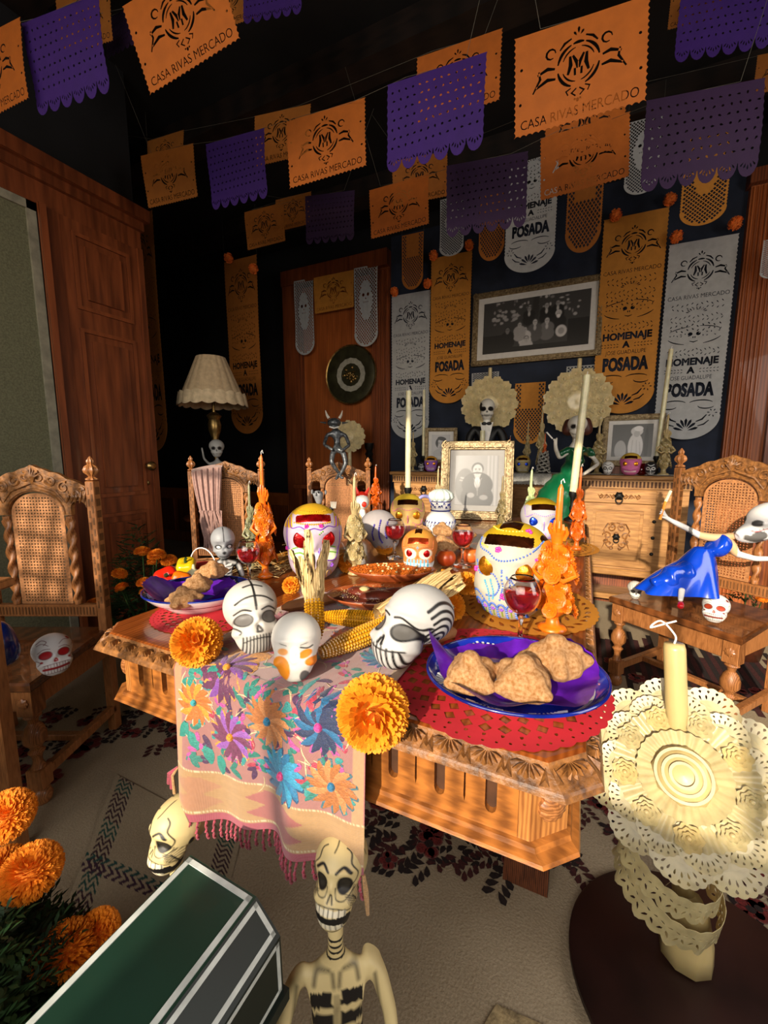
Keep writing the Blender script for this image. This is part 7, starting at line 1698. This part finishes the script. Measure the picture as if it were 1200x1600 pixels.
# ---- suited skeleton bust on the sideboard
p = Vector((onb(757, 3.7), 3.72, ZB)); MAN = thing('skeleton_bust', 'skeleton bust in a black suit and white shirt on the sideboard', 'figure', p, face(p)); BLK = mat('black_suit_paint', '#121214', .5, var=.3)
hz_ = 1.2 + (711 - 640) / 656 * 3.6 - ZB
skin('suit', [(0, 0, .03), (0, 0, .14), (0, 0, hz_ - .19), (-.10, 0, hz_ - .16), (-.145, 0, hz_ - .24), (-.16, -.02, .06), (.10, 0, hz_ - .16), (.145, 0, hz_ - .24), (.16, -.02, .06)], [(0, 1), (1, 2), (2, 3), (3, 4), (4, 5), (2, 6), (6, 7), (7, 8)], [.09, .09, .07, .045, .04, .035, .045, .04, .035], BLK, MAN, 2)
part('shirt_front', MB().add([(-.055, -.075, hz_ - .11), (.055, -.075, hz_ - .11), (.02, -.115, hz_ - .28), (-.02, -.115, hz_ - .28), (0, -.1, hz_ - .13)], [(0, 4, 3), (4, 1, 2), (4, 2, 3)]).tube([(0, -.02, hz_ - .15), (0, -.02, hz_ - .08)], .03, 10), WHITE, MAN, smooth=False); part('bow_tie', MB().ball((-.02, -.1, hz_ - .125), (.022, .01, .014)).ball((.02, -.1, hz_ - .125), (.022, .01, .014)), BLK, MAN)
for s in (-1, 1): part('hand', MB().tube([(s * .17, -.05, .05), (s * .175, -.07, .12), (s * .17, -.08, .17)], [.012, .016, .006], 6), MATS['bone_paint'], MAN)
skull('x', 'x', .19, None, 0, '#D6D2C8', [('e', 'm', .16, .48, .12, .1, BK), ('l', 'f', [(-.02, .33), (0, .39), (.02, .33)], .04, BK), ('l', 'f', [(-.22, .2), (0, .18), (.22, .2)], .025, BK), ('e', 'f', -.42, .6, .16, .18, BK), ('e', 'l', -.05, .6, .25, .2, BK)] + [('l', 'f', [(x, .25), (x, .13)], .012, BK) for x in np.arange(-.18, .19, .06)], dict(cran=((0, .06, .62), (.34, .44, .36)), jaw=((0, -.14, .27), (.24, .24, .3))), res=(70, 80), parent=MAN, partname='head').shell.location = (0, .0, hz_ - .09)
# ---- dark horned figure sitting on the farthest chair's back
p = pc(527, 716, 3.2); DV = thing('horned_figure', 'black and silver horned devil figure sitting on the farthest chair back', 'figure', p, face(p)); DBK = mat('black_silver_paint', '#1A1C20', .35, metal=.4, var=.6, scale=50, color2='#6A6E72', coat=.3); s_ = 1 / 650 * 3.2
q = lambda x, y, d=0: ((x - 527) * s_, d, -(y - 716) * s_)
skin('body', [q(527, 700), q(527, 688), q(526, 678, -.01), q(525, 668, -.01), q(512, 680), q(507, 695, -.03), q(521, 704, -.08), q(540, 680), q(546, 696, -.03), q(532, 706, -.08), q(520, 708, -.05), q(518, 722, -.08), q(530, 740, -.06), q(537, 708, -.05), q(540, 724, -.08), q(530, 744, -.07), q(524, 748, -.1), q(536, 746, -.1)], [(0, 1), (1, 2), (2, 3), (2, 4), (4, 5), (5, 6), (2, 7), (7, 8), (8, 9), (0, 10), (10, 11), (11, 12), (12, 16), (0, 13), (13, 14), (14, 15), (15, 17)], [.03, .028, .034, .018, .016, .014, .012, .016, .014, .012, .022, .018, .013, .022, .018, .013, .012, .012], DBK, DV, 2)
part('head', MB().ball(q(523, 662, -.02), (.052, .05, .036), 20, 12).ball(q(523, 668, -.06), (.035, .03, .02), 14, 8), DBK, DV); part('grin', MB().tube([q(516, 669, -.09), q(523, 671, -.10), q(530, 669, -.09)], .006, 6), WHITE, DV)
for s in (-1, 1): part('horn', MB().tube([q(523 + s * 8, 655), q(523 + s * 11, 650), q(523 + s * 13, 643)], [.012, .009, .002], 8), MATS['bone_paint'], DV); part('ear', MB().tube([q(523 + s * 12, 662), q(523 + s * 22, 661)], [.010, .002], 8), DBK, DV)
# ---- bald pale figure in a black suit
p = pz(500, 845, .8015); BD = thing('bald_figure', 'bald grey-headed figure in a black suit at the far left of the table', 'figure', p, face(p, -25)); c_ = depth(p); s_ = c_ / 650; zz_ = lambda y: CAMH + (711 - y) / 656 * c_ - .8015
skin('suit', [(0, 0, .02), (0, 0, .09), (0, 0, zz_(795)), (-.045, 0, zz_(797)), (-.055, -.02, zz_(812)), (-.03, -.06, zz_(820)), (.045, 0, zz_(797)), (.06, -.03, zz_(805)), (.085, -.05, zz_(788))], [(0, 1), (1, 2), (2, 3), (3, 4), (4, 5), (2, 6), (6, 7), (7, 8)], [.04, .04, .032, .022, .018, .014, .022, .018, .010], BLK, BD, 2)
hb = zz_(768); GRYF = mat('grey_skin_paint', '#8E8F92', .4, coat=.3)
skin('head', [(0, 0, zz_(788)), (0, -.005, hb - .015), (0, 0, hb + .015), (0, -.03, hb - .022)], [(0, 1), (1, 2), (1, 3)], [.014, .026, .036, .014], GRYF, BD, 2); part('eyes', MB().ball((-.012, -.032, hb + .002), .005, 8, 5).ball((.012, -.032, hb + .002), .005, 8, 5), BLK, BD); part('nose', MB().ball((0, -.037, hb - .005), (.005, .006, .009), 8, 5), GRYF, BD)
for s in (-1, 1): part('ear', MB().ball((s * .034, 0, hb), (.005, .008, .012), 8, 5), GRYF, BD)
for k in range(4): part('finger', MB().tube([(.083 + k * .006, -.05, zz_(790)), (.083 + k * .008, -.055, zz_(780))], .0028, 5), MATS['bone_paint'], BD)
# ---- small figure with flame-red hair
p = pz(566, 838, .8015); CL = thing('red_haired_figure', 'small white-faced figure with flame-red hair behind the cream candle', 'figure', (p.x, p.y, .8015), face(p)); c_ = depth(p); hz2 = CAMH + (711 - 783) / 656 * c_ - .8015
skin('body', [(0, 0, .02), (0, 0, hz2 * .5), (0, 0, hz2 - .03)], [(0, 1), (1, 2)], [.03, .028, .014], WHITE, CL, 2); part('head', MB().ball((0, 0, hz2), (.034, .034, .04), 18, 12), WHITE, CL); part('hair', MB().ball((.0, .01, hz2 + .03), (.03, .03, .02), 12, 6).tube([(-.02, 0, hz2 + .04), (-.03, 0, hz2 + .075)], [.012, .002], 6).tube([(.02, 0, hz2 + .04), (.035, 0, hz2 + .07)], [.012, .002], 6), mat('flame_red', '#D0240E', .5), CL); part('face_mark', MB().ball((.01, -.032, hz2 - .01), (.012, .006, .014), 10, 6), MATS['flame_red'], CL)
# ---- small black skeleton doll by the bread bowl
p = pz(352, 912, .8015); DL = thing('skeleton_doll', 'small black doll with painted white ribs and grey skull behind the bread bowl', 'doll', (p.x, p.y, .8015), face(p, 4))
it = [('p', 'f', lambda U, V_, X, k=k: (abs(V_ - (.028 + k * .0105) - .25 * abs(U)) < .0028) & (abs(U) < .022), '#D8D6D2') for k in range(4)] + [('l', 'f', [(0, .02), (0, .072)], .005, '#D8D6D2'), ('l', 'm', [(.012, .074), (.03, .066)], .004, '#D8D6D2'), ('l', 'm', [(.042, .058), (.05, .03), (.052, .018)], .008, '#C8C6C2')]
skin('body', [(0, 0, .012), (0, 0, .04), (0, 0, .066), (0, 0, .082), (0, 0, .1), (-.035, 0, .066), (-.046, -.005, .045), (-.05, -.02, .02), (.035, 0, .066), (.046, -.005, .045), (.05, -.02, .02), (-.02, -.03, .012), (-.025, -.07, .012), (.02, -.03, .012), (.025, -.07, .012)], [(0, 1), (1, 2), (2, 3), (3, 4), (2, 5), (5, 6), (6, 7), (2, 8), (8, 9), (9, 10), (0, 11), (11, 12), (0, 13), (13, 14)], [.022, .022, .023, .010, .010, .013, .011, .009, .013, .011, .009, .012, .010, .012, .010], PAINT, DL, 3, base='#141416', items=it)
skull('x', 'x', .098, None, 0, '#8E8F92', [('e', 'm', .16, .42, .1, .07, BK), ('e', 'm', .16, .42, .05, .035, '#C8C8C8'), ('l', 'f', [(0, .98), (0, .6)], .03, BK), ('e', 'f', 0, .24, .06, .05, BK), ('l', 'f', [(-.14, .12), (0, .1), (.14, .12)], .03, BK)], dict(cran=((0, .04, .62), (.36, .4, .38)), jaw=((0, -.1, .28), (.24, .24, .28))), res=(70, 80), parent=DL, partname='head').shell.location = (0, 0, .082)
# ---- little white skeleton by the lamp
p = pc(362, 712, 3.05); LS = thing('little_skeleton', 'little white skeleton with raised arm beside the lamp', 'figure', (LX + .14, LY - .12, .73), face(p)); zz = p.z - .73
skin('body', [(0, 0, .02), (0, 0, zz * .5), (0, 0, zz - .06), (0, 0, zz - .01), (-.06, 0, zz - .06), (-.09, -.02, zz - .02), (-.10, -.02, zz + .06), (.06, 0, zz - .06), (.08, 0, zz - .14)], [(0, 1), (1, 2), (2, 3), (2, 4), (4, 5), (5, 6), (2, 7), (7, 8)], [.03, .02, .028, .008, .010, .008, .006, .010, .008], mat('dim_white', '#8E8C86', .6), LS, 2)
skull('x', 'x', .13, None, 0, '#A9A7A0', [('e', 'm', .16, .5, .11, .1, BK), ('l', 'f', [(0, .4), (0, .33)], .05, BK), ('l', 'f', [(-.2, .18), (.2, .18)], .025, BK)], res=(40, 50), parent=LS, partname='head').shell.location = (0, 0, zz - .01)
# ---- white filigree figure, votives, lace runner on the sideboard
p = (pY(848, 740, 3.56).x, 3.58, ZB); FG = thing('filigree_figure', 'white openwork clay figure at the middle of the sideboard', 'figure', p); fm = MB()
for k in range(40): a = k * 2.4; z = .01 + .004 * k; r = .055 * (1 - .5 * z / .18) ; fm.tube([(r * math.cos(a + t * .5), r * math.sin(a + t * .5), z + .012 * math.sin(t * 2)) for t in range(5)], .005, 5)
part('openwork', fm, mat('chalk_white', '#A9A69E', .8), FG, kind='stuff'); part('core', MB().lathe([(.04, 0), (.03, .08), (.02, .16), (0, .17)], 14), IRON, FG)
RG = mat('red_glass', '#7A0E0A', .08, trans=.6, var=.0)
for x, lab in ((666, 'red glass votive left of the purple sugar skull'), (1003, 'red glass votive right of the pink sugar skull'), (770, 'red glass votive near the suited bust')):
    xx = pY(x, 738, 3.6).x; v = thing('votive_glass', lab, 'candle holder', (xx, 3.64, ZB)); part('glass_cup', MB().lathe([(.028, 0), (.034, .01), (.038, .085), (.034, .085), (.03, .012), (0, .01)], 20, None, rib=8, ribd=.04), RG, v, smooth='all'); part('wax_fill', MB().lathe([(.029, .012), (.031, .05), (0, .05)], 16), WXY, v)
a, b = pY(792, 742, 3.48).x, pY(862, 742, 3.48).x; LC = mat('white_lace', '#B8B6B0', .85, var=.15, scale=120, bump=.5)
lr = thing('lace_runner', 'white lace runner hanging over the sideboard front', 'cloth', ((a + b) / 2, 3.48, ZB)); w_ = (b - a) / 2
part('lace_cloth', MB().grid(60, 16, lambda u, v: ((u * 2 - 1) * w_, (.22 - v * .34 if v < .7 else -.0225 - .004 * math.sin(u * 30)), .0025 if v < .7 else .0025 - (v - .7) * .27 - .006 * abs(math.sin(u * 40)) * (v > .98))), LC, lr, smooth='all')
part('top_lace', MB().box(-1.0, 1.05, -.2 + .24, .2, -.0, .002), LC, lr, ((-.45 - (a + b) / 2), .1, 0), smooth=False)

# ---- shawl over the second chair
SHW = mat('pink_grey_shawl', '#B08A80', .85, var=.1, scale=60, bump=.4, sheen=.3, weave=160); sw = thing('shawl', 'dusty pink shawl with knotted fringe over the left post of the second chair', 'shawl', (0, 0, 0))
def shw(u, v):
    y = 738 + 62 * v; l = 299 + 13 * max(v, 0) ** 1.3; r = 347 - 3 * v; x = l + (r - l) * u; c = 2.70 - .007 * math.sin(u * 30) - .004 * math.sin(u * 67 + v) - .01 * v
    if v < 0: y = 738 - 8 * min(1, -v * 2); c = 2.70 + .20 * (-v)
    return tuple(pc(x, y - 8 * math.sin(u * PI / 2) * (1 - max(v, 0)), c))
part('woven_cloth', MB().grid(60, 40, lambda u, v: shw(u, -1 + 2 * v if False else (v * 1.3 - .3))), SHW, sw, smooth='all')
fr_ = MB(); q2 = random.Random(6)
for k in range(46):
    u = k / 45; x0 = 312 + 32 * u; xb = 322 + 30 * u + q2.uniform(-4, 4); yb = 866 - 8 * q2.random() - (10 * abs(u - .5)); c = 2.68 - .008 * math.sin(k)
    pts = [pc(x0 + (xb - x0) * t + 1.5 * math.sin(t * 7 + k * 1.3), 798 + (yb - 798) * t, c - .01 * math.sin(t * 5 + k)) for t in [j / 12 for j in range(13)]]; fr_.tube(pts, [.005 + .0025 * (j % 3 == 0) * (j < 6) for j in range(13)], 4)
part('knotted_fringe', fr_, SHW, sw, kind='stuff')

# ---- woven mat, straw mat, foot at the right edge
ms_ = mat('grey_wool_mat', '#FFFFFF', .95, var=.2, scale=150, attr=True, bump=.6, bscale=300)
A, B, C2, D = pz(182, 1212, 0), pz(376, 1316, 0), pz(330, 1500, 0), pz(95, 1440, 0); nu, nv = 150, 150
U, V_ = np.meshgrid(np.linspace(0, 1, nu), np.linspace(0, 1, nv)); U = U.ravel(); V_ = V_.ravel(); K = np.ones((nu * nv, 4)); K[:, :3] = C_('#A8977A')
zg = (np.sin(V_ * 130 + 6 * np.abs((U * 30) % 2 - 1)) > .1); bnd = ((U > .04) & (U < .17)) | ((U > .86) & (U < .97))
K[bnd & zg, :3] = C_('#3A1C26'); K[bnd & zg & (np.sin(V_ * 18) > .5), :3] = C_('#1C4A40'); zg2 = (np.sin(U * 110 + 5 * np.abs((V_ * 30) % 2 - 1)) > .1); b2 = (V_ > .62) & (V_ < .74); K[b2 & zg2, :3] = C_('#3E2236'); K[b2 & zg2 & (V_ < .67), :3] = C_('#1E4A44')
mb = MB(); mb.grid(nu, nv, lambda u, v: tuple(A.lerp(B, u).lerp(D.lerp(C2, u), v) + Vector((0, 0, .007 + .005 * math.sin(u * 9 + v * 4) * math.sin(v * 7))))); mb.K = [K]
tag(part('woven_mat', mb, ms_, smooth='all'), 'rumpled grey wool mat with dark zigzag bands on the floor at the left', 'rug')
p = pz(800, 1600, 0); q3 = pz(775, 1572, 0); STRW = mat('straw_weave', '#9C8862', .9, var=.25, scale=60, bump=.6)
tag(part('straw_mat', MB().add([(q3.x - .0, q3.y, .006), (pz(850, 1605, 0).x, pz(850, 1605, 0).y, .006), (pz(830, 1700, 0).x, pz(830, 1700, 0).y, .006), (pz(700, 1700, 0).x, pz(700, 1700, 0).y, .006), (q3.x, q3.y, .002), (pz(850, 1605, 0).x, pz(850, 1605, 0).y, .002), (pz(830, 1700, 0).x, pz(830, 1700, 0).y, .002), (pz(700, 1700, 0).x, pz(700, 1700, 0).y, .002)], [(0, 3, 2, 1), (0, 1, 5, 4), (0, 4, 7, 3), (1, 2, 6, 5)]), STRW, smooth=False), 'corner of a straw mat at the bottom edge of the picture', 'rug')
p = pz(1190, 1345, 0); ft = thing('leather_shoe', 'brown and white shoe tip at the right edge of the picture', 'shoe', (p.x, p.y, .003), face(p)); skin('upper', [(0, 0, .03), (.05, .01, .032), (.10, .02, .04)], [(0, 1), (1, 2)], [.024, .028, .03], mat('brown_shoe', '#7A3C1C', .3, coat=.5), ft, 2); part('toe_cap', MB().ball((-.018, 0, .026), (.022, .024, .018), 14, 8), WHITE, ft); part('sole', MB().box(-.035, .14, -.03, .035, 0, .008, bev=.003), IRON, ft, smooth=False)

# ---- potted marigolds
POT = mat('brown_clay_pot', '#4A2414', .5, var=.2)
def leafy(parent, R, Hh, n, seed, z0):
    q = random.Random(seed); mb = MB()
    for k in range(n):
        a = q.uniform(0, 2 * PI); r = R * math.sqrt(q.random()); z = z0 + Hh * (1 - (r / R) ** 2) * q.uniform(.3, 1); c = Vector((r * math.cos(a), r * math.sin(a), z)); d = Vector((math.cos(a) + q.gauss(0, .5), math.sin(a) + q.gauss(0, .5), q.uniform(-.3, .9))).normalized(); l = q.uniform(.03, .055); s1 = d.cross(Vector((0, 0, 1))).normalized()
        for j in range(5):
            o3 = c + d * l * (j / 4.0)
            for s in ((-1, 1) if j < 4 else (0,)):
                dd = (d + s1 * s * 1.1).normalized(); w_ = d.cross(dd) if s else s1; w_ = (dd.cross(Vector((0, 0, 1))).normalized()) * .004; e = o3 + dd * .02; mb.add([o3, o3.lerp(e, .5) + w_ + Vector((0, 0, .003)), e, o3.lerp(e, .5) - w_], [(0, 1, 2, 3)])
    part('foliage', mb, LEAF, parent, kind='stuff')
def potted(lab, x, y, R, Hh, pot, blooms, leaves, seed, flat=.75):
    t = thing('potted_marigold', lab, 'plant', (x, y, 0)); part('pot', MB().lathe([(pot * .7, 0), (pot * .95, Hh * .35), (pot, Hh * .4), (pot * 1.04, Hh * .42), (pot, Hh * .44), (pot * .9, Hh * .40), (0, Hh * .38)], 30), POT, t, smooth='all'); leafy(t, R, Hh * .6, leaves, seed, Hh * .4)
    sm = MB(); 
    for px, py, c, r, tilt in blooms:
        p = pc(px, py, c); lp_ = p - Vector((x, y, 0)); st_ = Vector((lp_.x * .3, lp_.y * .3, Hh * .4)); s = part('stem', MB().tube([st_, st_.lerp(lp_, .6) + Vector((0, 0, -.02)), lp_ - Vector((0, 0, r * .4))], .003, 5), STEM, t)
        b = link('bloom', BL_POT if r > .03 or c < 1 else BL_POTF, t, lp_, (R_(tilt), R_(tilt * .4), px), (r, r, r * flat)); b['kind'] = 'stuff'
    return t
BIGPOT = potted('large pot of orange marigolds at the bottom left corner', -.87, .16, .23, .48, .19, [(10, 1275, .86, .050, -30), (48, 1362, .78, .050, -20), (0, 1362, .82, .046, 10), (100, 1485, .74, .050, -10), (152, 1458, .78, .038, 35)], 1900, 1)
pp = pc(222, 900, 2.1); potted('pot of orange marigolds on the floor behind the left end of the table', pp.x, pp.y, .14, .86, .12, [(223, 863, 1.95, .038, 10), (245, 868, 1.93, .040, 0), (264, 876, 1.98, .036, 15), (187, 897, 1.95, .034, -20), (190, 918, 1.92, .030, -30), (226, 911, 1.9, .034, 0), (228, 926, 1.88, .028, 10), (147, 943, 1.9, .032, 0), (240, 878, 2.0, .03, 0)], 700, 2)
pp = pc(1172, 935, 2.45); potted('pot of marigolds on the floor behind the right chair', pp.x, pp.y, .14, .46, .11, [(1190, 937, 2.4, .03, 0), (1166, 903, 2.5, .026, 0), (1185, 925, 2.5, .026, 10)], 160, 3)

PALEAF = mat('pale_sage_leaf', '#6E7C62', .6, var=.2, scale=30)
for x0, y0, x1, y1, w_ in ((-12, 1492, 38, 1440, 9), (-10, 1470, 30, 1475, 8), (-14, 1440, 26, 1418, 8), (-10, 1560, 20, 1545, 10)):
    a, b = pc(x0, y0, .72) - BIGPOT.location, pc(x1, y1, .74) - BIGPOT.location; dd = b - a; sd = dd.cross(Vector((0, .3, 1))).normalized() * w_ * .0011; mb = MB(); V = []
    for k in range(9):
        t = k / 8; c = a + dd * t + Vector((0, 0, .008 * math.sin(t * PI))); ww = math.sin(PI * min(.98, t + .04)) ** .7; V += [c - sd * ww, c + Vector((0, 0, -.002)), c + sd * ww]
    mb.add(V, [(k * 3 + j, k * 3 + j + 1, k * 3 + 4 + j, k * 3 + 3 + j) for k in range(8) for j in (0, 1)]); part('leaf', mb, PALEAF, BIGPOT, smooth='all')
